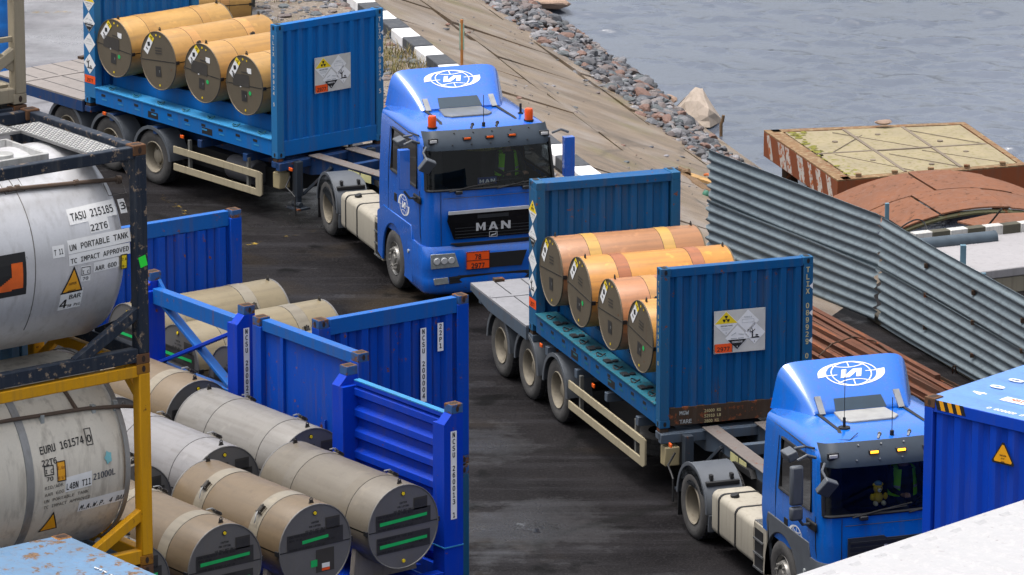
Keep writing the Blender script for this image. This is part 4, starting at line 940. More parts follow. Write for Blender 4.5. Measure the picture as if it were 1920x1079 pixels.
# ================================================================== SEMI TRAILERS
def m_tyre(w=.34, r=.515):
    mb = MB(); o = w / 2; rr_ = .30
    mb.lathe([(rr_, -o + .02), (rr_ + .07, -o), (r - .07, -o - .004), (r - .022, -o + .018), (r, -o + .05)], 'y', (0, 0, 0), 44, 1)
    for a, b2 in ((-o + .05, -.055), (-.04, .04), (.055, o - .05)): mb.lathe([(r - .012, a), (r, a + .004), (r, b2 - .004), (r - .012, b2)], 'y', (0, 0, 0), 44, 0)
    mb.lathe([(r - .012, -o + .05), (r - .012, o - .05)], 'y', (0, 0, 0), 44, 0)
    for k in range(44):
        t = 2 * math.pi * k / 44
        for yy in (-.095, .0, .095):
            M = Matrix.Rotation(-t - yy * .6, 4, 'Y'); mb.box(-.007, .007, yy - .036, yy + .036, r - .004, r + .007, 0, M)
    mb.lathe([(r, o - .05), (r - .022, o - .018), (r - .07, o), (rr_, o - .02)], 'y', (0, 0, 0), 44, 1)
    return mb.mesh("tyre", [RUBBER, TREAD])
def m_rim_super():
    mb = MB(); mb.lathe([(.302, -.15), (.290, -.165), (.272, -.15), (.255, -.08), (.235, .02), (.15, .035), (.13, .01), (.125, -.06), (.10, -.075), (.001, -.078)], 'y', (0, 0, 0), 32)
    for k in range(10): t = 2 * math.pi * k / 10; mb.cyl((.178 * math.cos(t), .035, .178 * math.sin(t)), (.178 * math.cos(t), -.005, .178 * math.sin(t)), .017, 6)
    return mb.mesh("rim", RIM)
def m_rim_dual():
    mb = MB(); mb.lathe([(.302, -.15), (.288, -.165), (.272, -.15), (.262, -.02), (.258, .09), (.16, .105), (.15, .02), (.14, -.0), (.001, -.004)], 'y', (0, 0, 0), 32); return mb.mesh("rim", RIM)
def m_rim_steer():
    mb = MB(); mb.lathe([(.302, -.13), (.290, -.15), (.270, -.13), (.258, -.09), (.225, -.105), (.205, -.17), (.15, -.18), (.14, -.10), (.10, -.11), (.09, -.19), (.001, -.195)], 'y', (0, 0, 0), 36, 0)
    for k in range(10):
        t = 2 * math.pi * (k + .5) / 10; q = Vector((.175 * math.cos(t), 0, .175 * math.sin(t))); mb.cyl(q + Vector((0, -.17, 0)), q + Vector((0, -.212, 0)), .017, 6, 0)
        q2 = Vector((.240 * math.cos(t + .3), 0, .240 * math.sin(t + .3))); mb.cyl(q2 + Vector((0, -.09, 0)), q2 + Vector((0, -.108, 0)), .022, 8, 1)
    return mb.mesh("rim", [plain("steel rim", (.30, .29, .27), .4, .5, .3), BLACK])
def wheel(par, x, y, mirror=False, kind='super', z=.515):
    w = link("wheel", cached('tyre', m_tyre), par, loc=(x, y, z)); w.name = "wheel"
    r = link("rim", cached(('rim', kind), dict(super=m_rim_super, dual=m_rim_dual, steer=m_rim_steer)[kind]), w)
    w.rotation_euler.z = math.pi if mirror else 0
    w.rotation_euler.y = random.uniform(0, 6) * 0
    return w
def mudguard(mb, x, y0, y1, r=.60, a0=-18, a1=196, m=0, z=.515):
    o1, o2 = [], []
    for k in range(15):
        t = R(a0 + (a1 - a0) * k / 14); c, s = math.cos(t), math.sin(t); o1.append((x + r * c, z + r * s)); o2.append((x + (r - .015) * c, z + (r - .015) * s))
    prof = o1 + o2[::-1]
    mb.rings([[Vector((p[0], y0, p[1])) for p in prof], [Vector((p[0], y1, p[1])) for p in prof]], m, True)
    lip1 = [(x + (r + .012) * math.cos(R(a0 + (a1 - a0) * k / 14)), z + (r + .012) * math.sin(R(a0 + (a1 - a0) * k / 14))) for k in range(15)]
    lip2 = [(x + (r - .05) * math.cos(R(a0 + (a1 - a0) * k / 14)), z + (r - .05) * math.sin(R(a0 + (a1 - a0) * k / 14))) for k in range(15)]
    pr = lip1 + lip2[::-1]; ya = y0 - .012; mb.rings([[Vector((p[0], ya, p[1])) for p in pr], [Vector((p[0], ya + .02, p[1])) for p in pr]], m, True)
def trailer(fr, label, axles, tail, guard, nose, beam, deckm, spare, legu=6.25):
    x, y, a = fr; t = thing("semi_trailer", label, "trailer", (x, y, 0), a); W_ = WT
    mb = MB()
    for v in (.72, 1.56):
        mb.box(tail + .25, 6.1, v, v + .14, .80, 1.13, 0); mb.prism([(6.1, v, .80), (6.1, v, 1.13), (6.75, v, 1.165), (nose, v, 1.165), (nose, v, .97), (6.85, v, .97)], (0, .14, 0), 0)
        mb.box(6.1, nose, v - .06, v + .20, 1.166, 1.185, 1)
    for u in (tail + .3, -.6, .8, 2.2, 3.6, 5.0, 6.0): mb.box(u, u + .12, .0, W_, .98, 1.12, 0)
    for u in (7.0, 7.9, 8.7, nose - .12): mb.box(u, u + .12, .86, 1.56, .985, 1.155, 2 if u > 8 else 0)
    for u in (.09, LT - .09):
        mb.box(u - .1, u + .1, -.0, W_, 1.02, 1.13, 0)
        for v in (.08, W_ - .08): mb.box(u - .07, u + .07, v - .07, v + .07, 1.13, 1.196, 3)
    mb.build("chassis_frame", [beam, paint("worn beam top", (.16, .14, .13), .6, .35, .4, .5), LIGHTB, RUSTD], t, bevel=.006)
    mb = MB()
    tz = 1.245; mb.box(tail, -.02, -.04, W_ + .04, tz - .035, tz, 0); mb.prism([(tail, -.04, tz - .035), (-.02, -.04, tz - .035), (-.02, -.04, tz - .24), (tail + .9, -.04, tz - .24), (tail, -.04, tz - .12)], (0, .05, 0), 1); mb.box(tail - .02, tail, -.04, W_ + .04, tz - .14, tz - .001, 1)
    for v in (.35, .82, 1.29, 1.76, 2.2): mb.box(tail + .02, -.03, v, v + .02, tz, tz + .004, 2)
    mb.box(tail - .03, tail + .10, .35, .52, tz, tz + .05, 3); mb.box(tail - .03, tail + .10, 1.95, 2.12, tz, tz + .05, 3); mb.box(tail + .95, tail + 1.05, -.03, W_ + .03, tz, tz + .012, 0)
    mb.build("rear_deck", [deckm, beam, BLACK, RUSTD], t, bevel=.005)
    for u in axles:
        wheel(t, u, .20); wheel(t, u, W_ - .20, True)
        m2 = MB(); mudguard(m2, u, .0, .42, .59, 2, 178); m2.build("mudguard", GREYP, t)
        m2 = MB(); mudguard(m2, u, W_ - .42, W_, .59, 2, 178); m2.build("mudguard", GREYP, t)
    mb = MB()
    for u in axles: mb.cyl((u, .3, .515), (u, W_ - .3, .515), .075, 12); mb.cyl((u + .3, .95, .62), (u + .3, .95, .82), .13, 12); mb.cyl((u + .3, 1.5, .62), (u + .3, 1.5, .82), .13, 12); mb.beam((u - .45, .9, .72), (u + .35, .9, .6), .08, .1); mb.beam((u - .45, 1.55, .72), (u + .35, 1.55, .6), .08, .1)
    mb.build("axle", BLACK, t)
    g0, g1 = guard
    for s, v in ((1, .0), (-1, W_)):
        mb = MB(); GB = BEIGEG
        for z in (.80, .47): mb.box(g0, g1 - .10, v - .015 * s if s > 0 else v - .015, (v - .015 * s if s > 0 else v - .015) + .03, z - .065, z + .065)
        yy = v - .015
        mb.prism([(g1 - .10, yy, .405), (g1 + .02, yy, .405), (g1 + .05, yy + .03 * s, .44), (g1 + .05, yy + .03 * s, .83), (g1 + .02, yy, .865), (g1 - .10, yy, .865)], (0, .03, 0))
        mb.build("side_guard", GB, t, bevel=.005)
        mb = MB()
        for u in (g0 + .42, g1 - .42): mb.box(u, u + .06, v + (.017 if s > 0 else -.08), v + (.08 if s > 0 else -.017), .40, 1.05)
        mb.build("guard_bracket", paint("bracket grey", (.14, .14, .13), .6, .2, .4, .4), t, bevel=.004)
    for v in (.38, W_ - .38):
        mb = MB(); mb.box(legu - .07, legu + .07, v - .07, v + .07, .48, 1.12); mb.box(legu - .05, legu + .05, v - .05, v + .05, .28, .48); mb.box(legu - .19, legu + .19, v - .14, v + .14, .24, .28); mb.beam((legu + .03, v + .1, .5), (legu + .62, v + .3, 1.08), .05, .05); mb.cyl((legu - .12, v - .02, .33), (legu + .12, v - .02, .33), .05, 10)
        mb.build("landing_leg", paint("leg steel", (.035, .045, .06), .55, .35, .5, .4), t, bevel=.005)
    mb = MB(); mb.tube([(legu + .1, .14, .9), (legu + .12, .02, .72), (legu + .3, .0, .66), (legu + .42, -.01, .6), (legu + .45, -.02, .25)], .016, 8); mb.build("crank_handle", BLACK, t)
    mb = MB(); mb.box(legu - .33, legu - .12, .06, .30, .62, .92); mb.build("control_box", paint("pale box", (.34, .28, .16), .5, .2, .4), t, bevel=.02)
    if spare:
        sw = link("spare_wheel", cached('tyre', m_tyre), t, loc=(4.75, .62, .62)); sw.rotation_euler = (R(90), 0, 0); link("rim", cached(('rim', 'super'), m_rim_super), sw)
    else:
        mb = MB(); mb.cyl((4.15, .42, .66), (4.95, .42, .66), .23, 20); mb.build("air_tank", paint("grey air tank", (.10, .10, .11), .4, .1), t, bevel=.02)
    mb = MB(); mb.box(2.3, 5.6, .55, 1.9, .42, .78); mb.build("under_box", BLACK, t)
    for u in (.62, 3.1, legu + .28): mb = MB(); mb.box(u, u + .10, -.035, -.01, 1.065, 1.125); mb.build("side_marker", AMBER, t, bevel=.006)
    mb = MB(); mb.box(7.3, 7.62, .655, .659, 1.0, 1.14, 0); mb.box(7.66, 7.96, .655, .659, 1.0, 1.14, 0); mb.build("reflector", plain("yellow reflector", (.55, .52, .25), .4), t)
    return t
BEIGEG = paint("beige guard rail", (.36, .31, .21), .5, .03, .35, .3)
DECK1 = paint("pale worn deck", (.24, .215, .20), .6, .10, .35, .5, rustcol=(.05, .045, .04), dirtcol=(.10, .09, .08)); DECK2 = paint("grey worn deck", (.235, .235, .25), .6, .12, .35, .5, rustcol=(.05, .045, .045), dirtcol=(.1, .1, .1))
trailer(F1, "dark blue container trailer under the bright blue flat rack with empty pale rear deck", (-.65, .75, 2.15), -3.0, (2.85, 5.5), 9.3, BLUE_CH, DECK1, False, 6.15)
trailer(F2, "grey blue container trailer with three beige wheels in view under the dull blue flat rack", (-1.52, -.12, 1.28), -2.85, (1.95, 5.33), 9.4, paint("grey blue chassis", (.075, .10, .135), .5, .25, .5, .5), DECK2, True)

# ================================================================== TRACTOR UNITS
def emblem(mb, fn, m=0, ital=.28):
    """white globe emblem; fn maps (a,b) in [-1,1]x[-.62,.62] to a point just above the surface"""
    def ribbon(pts, w):
        L, Rr = [], []
        for i, p in enumerate(pts):
            q0_, q1_ = pts[max(0, i - 1)], pts[min(len(pts) - 1, i + 1)]; dx, dy = q1_[0] - q0_[0], q1_[1] - q0_[1]; l = math.hypot(dx, dy) or 1; nx, ny = -dy / l * w / 2, dx / l * w / 2
            L.append(fn(p[0] + nx, p[1] + ny)); Rr.append(fn(p[0] - nx, p[1] - ny))
        mb.add(L + Rr, [(i, i + 1, len(pts) + i + 1, len(pts) + i) for i in range(len(pts) - 1)], m)
    el = lambda rx, ry, a0, a1, n=28: [(rx * math.cos(R(a0 + (a1 - a0) * i / n)), ry * math.sin(R(a0 + (a1 - a0) * i / n))) for i in range(n + 1)]
    ribbon(el(.78, .60, 0, 360, 44), .040); ribbon(el(.60, .58, 0, 360, 44), .036)
    ribbon([(-.50 + i / 12, .30 + .14 * (1 - (1 - (i / 6 - 1) ** 2))) for i in range(13)], .036); ribbon([(-.50 + i / 12, -.30 - .14 * (1 - (1 - (i / 6 - 1) ** 2))) for i in range(13)], .036)
    for a, b2 in (((0, .32), (0, .58)), ((0, -.32), (0, -.58)), ((-.80, -.04), (-.44, -.04)), ((.80, .04), (.44, .04))): ribbon([a, b2], .036)
    for s in (1, -1):
        o = [(-s * 1.02 * math.cos(R(i * 5)), s * .60 * math.sin(R(i * 5))) for i in range(18)]; n_ = [(-s * .78 * math.cos(R(i * 5)), s * (.60 * math.sin(R(i * 5)) - .004)) for i in range(18)]
        o[0] = (-s * 1.04, -s * .12); n_[0] = (-s * .80, -s * .08)
        P = [fn(*q) for q in o] + [fn(*q) for q in n_]; k = len(o); mb.add(P, [(i, i + 1, k + i + 1, k + i) for i in range(k - 1)], m)
    sh = lambda x, y: fn(x + ital * y, y)
    for pts in ([(-.31, -.20), (-.16, -.20), (-.16, .20), (-.31, .20)], [(.16, -.20), (.31, -.20), (.31, .20), (.16, .20)], [(-.16, -.20), (-.04, -.20), (.16, .06), (.16, .20), (.04, .20), (-.16, -.06)]): mb.poly([sh(*p) for p in pts], m)

def tractor(loc, rotz, label, spec):
    """local frame: x forward from the drive axle, y from the camera-side flank (0) to the far flank (Wc)"""
    t = thing("truck", label, "truck", loc, rotz); big = spec['big']; Wc = 2.44; XF = 5.30 if big else 5.05; XR = 2.78; dz = 0 if big else -.30
    ZB, ZS, ZW0, ZW1, ZR = .98, 1.30, 2.07 + dz, 2.80 + dz, 3.02 + dz
    body = spec['paint']
    # --- cab shell: rings of points at rising heights
    def ring(z, xf, ins, rc=.26, xr=XR):
        w0, w1 = ins, Wc - ins; pts = []
        xs_ = [xr, xr + .02, 3.46, 4.92 if big else 4.66, xf - rc]
        xs_ = [min(x_, xf - rc - .03 * (4 - i_)) for i_, x_ in enumerate(xs_[:4])] + [xf - rc]
        for x in xs_: pts.append(Vector((x, w0 + (.05 if x == xr else 0), z)))
        for k in (1, 2, 3): q = R(90 * k / 4); pts.append(Vector((xf - rc + rc * math.sin(q), w0 + rc * .8 * (1 - math.cos(q)), z)))
        bow = lambda y: .055 * (1 - ((y - Wc / 2) / (Wc / 2)) ** 2)
        for y in (w0 + rc * .8, Wc / 2 - .5, Wc / 2, Wc / 2 + .5, w1 - rc * .8): pts.append(Vector((xf + bow(y) - .02, y, z)))
        for k in (3, 2, 1): q = R(90 * k / 4); pts.append(Vector((xf - rc + rc * math.sin(q), w1 - rc * .8 * (1 - math.cos(q)), z)))
        for x in xs_[::-1]: pts.append(Vector((x, w1 - (.05 if x == xr else 0), z)))
        return pts
    spec_r = [(ZB, XF, .02), (ZS, XF, .0), (1.62 + dz * .7, XF - .01, .0), (ZW0, XF - .04, .01), (ZW1, XF - .21, .045), (ZW1 + .10, XF - .25, .055), (ZR - .05, XF - .36, .075), (ZR, XF - .50, .13), (ZR + .055, XF - .80, .30)]
    rg = [ring(z, xf, i_) for z, xf, i_ in spec_r]; n = len(rg[0]); vs = [p for r_ in rg for p in r_]
    shell, wind, side, pill = [], [], [], []
    for i in range(len(rg) - 1):
        for k in range(n):
            f = (i * n + k, i * n + (k + 1) % n, (i + 1) * n + (k + 1) % n, (i + 1) * n + k)
            if i == 3 and 6 <= k <= 13: wind.append(f)
            elif i == 3 and k in (2, n - 4): side.append(f)
            else: shell.append(f)
    mb = MB(); mb.add(vs, shell); top = [rg[-1][k] for k in range(n)]; mb.poly(top)
    # door and panel lines, roof gutter
    mb.build("cab_shell", [body], t, smooth=50)
    mb = MB(); mb.add([p.copy() for p in vs], wind); o = mb.build("windshield", GLASS, t, smooth=60)
    for nm, lo in (("side_window", side[:1]), ("side_window", side[1:])): mb = MB(); mb.add([p.copy() for p in vs], lo); mb.build(nm, GLASSD, t)
    mb = MB()                                                        # black seals round the glass
    wl = [vs[3 * n + k] for k in range(6, 15)]; wu = [vs[4 * n + k] for k in range(6, 15)]
    ofs = Vector((.012, 0, 0)); mb.tube([p + ofs for p in wl], .022, 6); mb.tube([wl[0] + ofs, wu[0] + ofs], .03, 6); mb.tube([wl[-1] + ofs, wu[-1] + ofs], .03, 6)
    for k0, k1, sy in ((2, 3, -1), (n - 4, n - 3, 1)):
        a, b2, c2, d2 = vs[3 * n + k0], vs[3 * n + k1], vs[4 * n + k1], vs[4 * n + k0]; e_ = Vector((0, sy * .006, 0)); mb.tube([a + e_, b2 + e_, c2 + e_, d2 + e_, a + e_], .024, 6)
        b_ = vs[3 * n + (k0 if sy > 0 else k1)]
    mb.build("window_seal", BLACK, t)
    # lower front corner of the side window and black lower windshield strip
    mb = MB(); inn = .0
    mb.box(XR + .06, XR + .12, .10, Wc - .10, ZB + .1, ZW1 + .1); mb.box(XR + .1, XF - .35, .12, Wc - .12, 1.42 + dz, 1.46 + dz); mb.box(XR + .1, XF - .45, .12, Wc - .12, ZW1 + .14, ZW1 + .17)
    for y in (.07, Wc - .09): mb.box(XR + .1, XF - .40, y, y + .02, 1.3 + dz, ZW0 - .06)
    mb.build("cab_lining", LINER, t)
    mb = MB(); mb.prism([(XF - .75, .14, ZW0 - .28), (XF - .16, .14, ZW0 - .02), (XF - .12, .14, ZW0 - .30), (XF - .3, .14, 1.46 + dz), (XF - .7, .14, 1.46 + dz)], (0, Wc - .28, 0)); mb.build("dashboard", plain("dashboard plastic", (.03, .032, .035), .6, 0, .2), t, bevel=.03)
    for y in (.62, Wc - .62):
        mb = MB(); mb.box(3.72, 4.25, y - .26, y + .26, 1.50 + dz, 1.78 + dz); mb.prism([(3.60, y - .25, 1.70 + dz), (3.75, y - .25, 1.70 + dz), (3.66, y - .25, 2.46 + dz), (3.54, y - .25, 2.46 + dz)], (0, .5, 0)); mb.build("seat", plain("seat cloth", (.05, .05, .055), .9), t, bevel=.05)
    mb = MB(); cy = Wc - .62; ctr = Vector((4.56, cy, 2.00 + dz)); ax1, ax2 = Y_, Vector((.62, 0, .78)); mb.tube([ctr + ax1 * .22 * math.cos(q) + ax2 * .22 * math.sin(q) for q in [2 * math.pi * i / 24 for i in range(25)]], .017, 8); mb.cyl(ctr + Vector((.06, 0, -.05)), ctr + Vector((.35, 0, -.35)), .035, 10); mb.beam(ctr - ax1 * .21, ctr + ax1 * .21, .03, .02); mb.build("steering_wheel", DARKP, t)
    # --- lower body: bumper, steps, wheel arch
    mb = MB()
    def bprof(z): return XF + (.10 if z < .95 else .06)
    def br(z, xf, i_):
        pts = []; rc = .20; w0, w1 = i_, Wc - i_; xr_ = 4.43
        for x in (xr_, xf - rc): pts.append(Vector((x, w0, z)))
        for k in (1, 2): q = R(90 * k / 3); pts.append(Vector((xf - rc + rc * math.sin(q), w0 + rc * (1 - math.cos(q)), z)))
        for y in (w0 + rc, .70, Wc / 2, Wc - .70, w1 - rc): pts.append(Vector((xf + .04 * (1 - ((y - Wc / 2) / 1.2) ** 2), y, z)))
        for k in (2, 1): q = R(90 * k / 3); pts.append(Vector((xf - rc + rc * math.sin(q), w1 - rc * (1 - math.cos(q)), z)))
        for x in (xf - rc, xr_): pts.append(Vector((x, w1, z)))
        return pts
    zz_ = [.26, .33, .52, .60, .70, 1.02, 1.10]; q_ = [br(.26, XF - .02, .05), br(.33, XF + .04, .0), br(.52, XF + .05, -.01), br(.60, XF + .02, -.01), br(.70, XF + .06, -.015), br(1.02, XF + .04, -.015), br(1.10, XF - .01, -.005)]
    mb.rings(q_, 0, True, True)
    mb.build("bumper", [body if spec['bumper'] == 'body' else spec['bumper']], t, smooth=45, bevel=0)
    for s, y0 in ((1, -.012), (-1, Wc + .012)):                     # arch panels: flank round the steering wheel
        arch = MB(); xc = spec['fx']; ra = .62; y1 = y0 + s * .32
        P = [(3.20 if not big else 2.72, .42), (3.0 if not big else 2.70, 1.16)] + [(3.05, 1.34 + (0 if big else -.04)), (4.60, 1.34 + (0 if big else -.04)), (4.68, .95), (4.68, .34), (xc + ra - .04, .34)]
        P += [(xc + ra * math.cos(R(q)), .50 + ra * math.sin(R(q))) for q in range(-8, 190, 11)] + [(xc - ra - .02, .34)]
        pts = [Vector((x, y0, z)) for x, z in P]; arch.prism(pts, (0, s * .045, 0)); 
        inner = [Vector((xc + (ra - .01) * math.cos(R(q)), y0 + s * .04, .50 + (ra - .01) * math.sin(R(q)))) for q in range(-10, 192, 11)]
        arch.rings([inner, [p + Vector((0, s * .42, 0)) for p in inner]], 1, False, False)
        arch.build("wheel_arch", [body if big else spec['arch'], BLACK], t, smooth=30, bevel=.012)
        st = MB(); st.box(4.55, 5.0, y0 + s * .02, y0 + s * .25, .36, .40, 0); st.build("step", ALU, t)
    wheel(t, spec['fx'], .17, False, 'steer', .505); wheel(t, spec['fx'], Wc - .17, True, 'steer', .505)
    for y, mr in ((.17, False), (Wc - .17, True)): wheel(t, spec['rx'], y, mr, 'dual', .505)
    for y, mr in ((.54, False), (Wc - .54, True)): wheel(t, spec['rx'], y, mr, 'dual', .505)
    # --- chassis and what hangs on it
    mb = MB()
    for y in (.80, 1.55): mb.box(-1.0, 4.6, y, y + .09, .72, .98)
    for x in (-.9, -.4, .6, 1.6, 2.5): mb.box(x, x + .1, .89, 1.55, .75, .95)
    mb.prism([(-.35, .72, .985), (.55, .72, .985), (.45, .72, 1.09), (-.2, .72, 1.05)], (0, 1.0, 0)); mb.cyl((spec['rx'], .7, .505), (spec['rx'], 1.74, .505), .11, 12); mb.cyl((spec['rx'], 1.0, .505), (spec['rx'], 1.45, .505), .24, 14); mb.cyl((spec['fx'], .3, .46), (spec['fx'], 2.1, .46), .06, 8); mb.box(2.6, 4.4, .6, 1.8, .5, 1.0)
    mb.build("chassis", BLACK, t)
    for y0, y1 in ((.0, .60), (Wc - .60, Wc)):
        mb = MB(); mudguard(mb, spec['rx'], y0, y1, .63, 2, 178, 0, .505)
        mb.box(spec['rx'] - .66, spec['rx'] - .63, y0 + .02, y1 - .02, .16, .55, 1); mb.box(spec['rx'] + .60, spec['rx'] + .635, y0 + .02, y1 - .02, .26, .52, 0)
        for yy in (y0 + .12, y1 - .16): mb.box(spec['rx'] + .36, spec['rx'] + .44, yy, yy + .05, .985, 1.07, 1)
        mb.box(spec['rx'] + .43, spec['rx'] + .50, y0 + .04, y1 - .04, .92, .98, 1)
        mb.build("mudguard", [GREYP, BLACK], t, bevel=.012)
    def sect(x, y0, y1, z0, z1, r, k=5):
        pts = []
        for cx, cz, a0 in ((y1 - r, z1 - r, 0), (y0 + r, z1 - r, 90), (y0 + r, z0 + r, 180), (y1 - r, z0 + r, 270)):
            for i in range(k + 1): q = R(a0 + 90 * i / k); pts.append(Vector((x, cx + r * math.cos(q), cz + r * math.sin(q))))
        return pts
    tx0, tx1 = spec['rx'] + .72, 2.42
    mb = MB(); mb.rings([sect(tx0, .06, .66, .32, .92, .10), sect(tx0 + .03, .03, .69, .29, .95, .11), sect(tx1 - .35, .03, .69, .29, .95, .11), sect(tx1 - .02, .03, .69, .29, .95, .11)], 0, True, True)
    for x in (tx0 + .28, tx0 + .95): mb.rings([sect(x, .022, .698, .282, .958, .11), sect(x + .05, .022, .698, .282, .958, .11)], 1, True)
    mb.build("fuel_tank", [TANKGR, BLACK], t, smooth=40)
    mb = MB(); mb.cyl((tx0 + .48, .22, .94), (tx0 + .48, .20, 1.0), .065, 14); mb.build("fuel_cap", BLACK, t, bevel=.008)
    mb = MB(); mb.box(2.43, 2.92, .02, .30, .28, .99, 0)
    mb.build("step_box", [TANKGR], t, bevel=.02)
    mb = MB()
    for z0, z1 in ((.33, .50), (.55, .72), (.76, .90)): mb.box(2.50, 2.82, .012, .019, z0, z1, 0)
    for z in (.32, .535, .745): mb.box(2.48, 2.84, -.005, .06, z - .012, z + .012, 1)
    for k in range(6): mb.box(2.46 + k * .07, 2.50 + k * .07, .03, .28, .991, 1.0, 1)
    mb.build("step_tread", [BLACK, STEELM], t)
    mb = MB(); mb.rings([sect(tx0 + .1, Wc - .66, Wc - .04, .32, .92, .1), sect(2.4, Wc - .66, Wc - .04, .32, .92, .1)], 0, True, True); mb.build("battery_box", TANKGR, t, smooth=40)
    # --- front face
    gx = XF + .035; GZ0, GZ1 = (1.20, 1.66) if big else (.96, 1.46)
    mb = MB(); cy = Wc / 2
    if big:
        mb.prism([(gx, cy - .80, GZ1), (gx, cy + .80, GZ1), (gx, cy + .82, GZ1 - .12), (gx, cy + .70, GZ0 + .02), (gx, cy - .70, GZ0 + .02), (gx, cy - .82, GZ1 - .12)], (.022, 0, 0), 0)
        mb.box(gx + .006, gx + .034, cy - .80, cy + .80, GZ1 - .0, GZ1 + .055, 1); mb.box(gx + .022, gx + .03, cy - .28, cy + .28, GZ1 - .10, GZ1 - .04, 2)
        for k in range(4): mb.box(gx + .022, gx + .026, cy - .68, cy + .68, GZ0 + .04 + k * .055, GZ0 + .052 + k * .055, 2)
        tz = GZ0 + .13; mb.block("MAN", .14, .17, .055, (gx + .036, cy, tz + .015), Y_, Z_, 3); o_ = Vector((gx + .032, cy, tz - .065))
        for dy, w_, h_ in ((0, .15, .008),): mb.rect(o_ + Z_ * .042, Y_, Z_, .15, .010, 3); mb.rect(o_ - Z_ * .042, Y_, Z_, .15, .010, 3); mb.rect(o_ + Y_ * .07, Y_, Z_, .01, .094, 3); mb.rect(o_ - Y_ * .07, Y_, Z_, .01, .094, 3)
        mb.poly([o_ + Y_ * a_ + Z_ * b_ for a_, b_ in ((-.055, -.02), (-.02, .0), (.03, .005), (.05, .025), (.058, .01), (.04, -.012), (-.0, -.018), (-.03, -.03))], 3)
    else:
        mb.prism([(gx, cy - .84, GZ0), (gx, cy + .84, GZ0), (gx, cy + .84, GZ1), (gx, cy + .30, GZ1 + .0), (gx, cy + .26, GZ1 - .035), (gx, cy - .26, GZ1 - .035), (gx, cy - .30, GZ1), (gx, cy - .84, GZ1)], (.02, 0, 0), 4)
        for k in range(6): mb.box(gx + .02, gx + .032, cy - .81, cy + .81, GZ0 + .03 + k * .075, GZ0 + .065 + k * .075, 2)
        mb.block("MAN", .14, .17, .055, (gx + .042, cy, GZ1 - .26), Y_, Z_, 3)
    mb.build("grille", [plain("glossy black", (.006, .006, .007), .22), CHROME, DARKP, CHROME, plain("grille grey", (.03, .034, .04), .5)], t, smooth=25, weld=False)
    mb = MB(); bx = XF + .095
    mb.prism([(bx, .80, .69), (bx, Wc - .72, .69), (bx, Wc - .62, .95), (bx, .74, .95)], (.008, 0, 0)); mb.prism([(bx - .035, .70, .36), (bx - .035, Wc - .70, .36), (bx - .035, Wc - .58, .585), (bx - .035, .58, .585)], (.015, 0, 0)); mb.prism([(gx - .02, .58, 1.095), (gx - .02, Wc - .58, 1.095), (gx - .02, Wc - .46, 1.15), (gx - .02, .46, 1.15)], (.045, 0, 0))
    mb.build("air_intake", BLACK, t, bevel=.004)
    for s in (0, 1):
        fy = (lambda y: y) if s == 0 else (lambda y: Wc - y)
        mb = MB(); mb.prism([(XF + .068, fy(.10), .735), (XF + .086, fy(.60), .745), (XF + .086, fy(.52), .995), (XF + .068, fy(.09), .995)], (.014, 0, 0), 0)
        for yy in (.20, .33, .46): mb.cyl((XF + .09, fy(yy), .87), (XF + .108, fy(yy), .87), .058, 16, 1)
        mb.build("headlight", [LENS, CHROME], t, bevel=.008)
        mb = MB(); mb.prism([(XF + .07, fy(.16), .45), (XF + .07, fy(.42), .46), (XF + .07, fy(.40), .575), (XF + .07, fy(.14), .565)], (.014, 0, 0)); mb.build("fog_light", LENS, t, bevel=.006)
        mb = MB(); mb.prism([(XF + .068, fy(.43), .45), (XF + .068, fy(.66), .46), (XF + .068, fy(.62), .58), (XF + .068, fy(.42), .575)], (.01, 0, 0))
        for k in range(3): mb.box(XF + .078, XF + .088, *sorted((fy(.44), fy(.61))), .465 + k * .04, .480 + k * .04)
        mb.build("bumper_grille", DARKP, t)
    if spec['plate']:
        mb = MB(); O = Vector((XF + .108, .93, .84)); mb.plate(O, Y_, Z_, .42, .31, .006, 0); O2 = O + X_ * .009
        mb.rect(O2, Y_, Z_, .42, .012, 1)
        for sg in (-1, 1): mb.rect(O2 + Z_ * sg * .149, Y_, Z_, .42, .01, 1); mb.rect(O2 + Y_ * sg * .204, Y_, Z_, .01, .31, 1)
        mb.text("78", .155, O2 + Z_ * .022, Y_, Z_, 1, 'c', .02); mb.text("2977", .155, O2 - Z_ * .132, Y_, Z_, 1, 'c', .02); mb.build("hazard_plate", [ORANGEP, BLACKI], t, smooth=0, weld=False)
    for y in (.62, Wc - .62): mb = MB(); mb.box(XF - .02, XF + .06, y - .06, y + .06, ZW0 - .07, ZW0 - .01); mb.build("wiper_cover", DARKP, t, bevel=.012)
    for y in (.45, 1.30):
        mb = MB(); mb.tube([(XF + .03, y, ZW0 - .02), (XF + .012, y + .45, ZW0 + .05), (XF - .0, y + .82, ZW0 + .07)], .012, 6); mb.tube([(XF + .012, y + .30, ZW0 + .03), (XF - .0, y + .9, ZW0 + .11)], .009, 6); mb.build("wiper", BLACK, t)
    # panel gaps of the front flap and door
    mb = MB(); zz = 1.62 + dz * .7
    fl = lambda k, zt: None
    mb.tube([Vector((XF - .21, .045, ZB)), Vector((XF - .21, -.002, ZS)), Vector((XF - .23, .0, ZW0 - .03)), ], .006, 5); mb.tube([Vector((3.32, .0, ZB + .3)), Vector((3.32, .0, ZW0)), Vector((3.34, .038, ZW1))], .005, 5); mb.tube([Vector((XF + .035, .34, ZW0 - .13)), Vector((XF + .055, Wc / 2, ZW0 - .13)), Vector((XF + .035, Wc - .34, ZW0 - .13))], .006, 5)
    mb.tube([Vector((XF + .02, .30, 1.12)), Vector((XF + .012, .30, ZW0 - .02))], .006, 5); mb.tube([Vector((XF + .02, Wc - .30, 1.12)), Vector((XF + .012, Wc - .30, ZW0 - .02))], .006, 5)
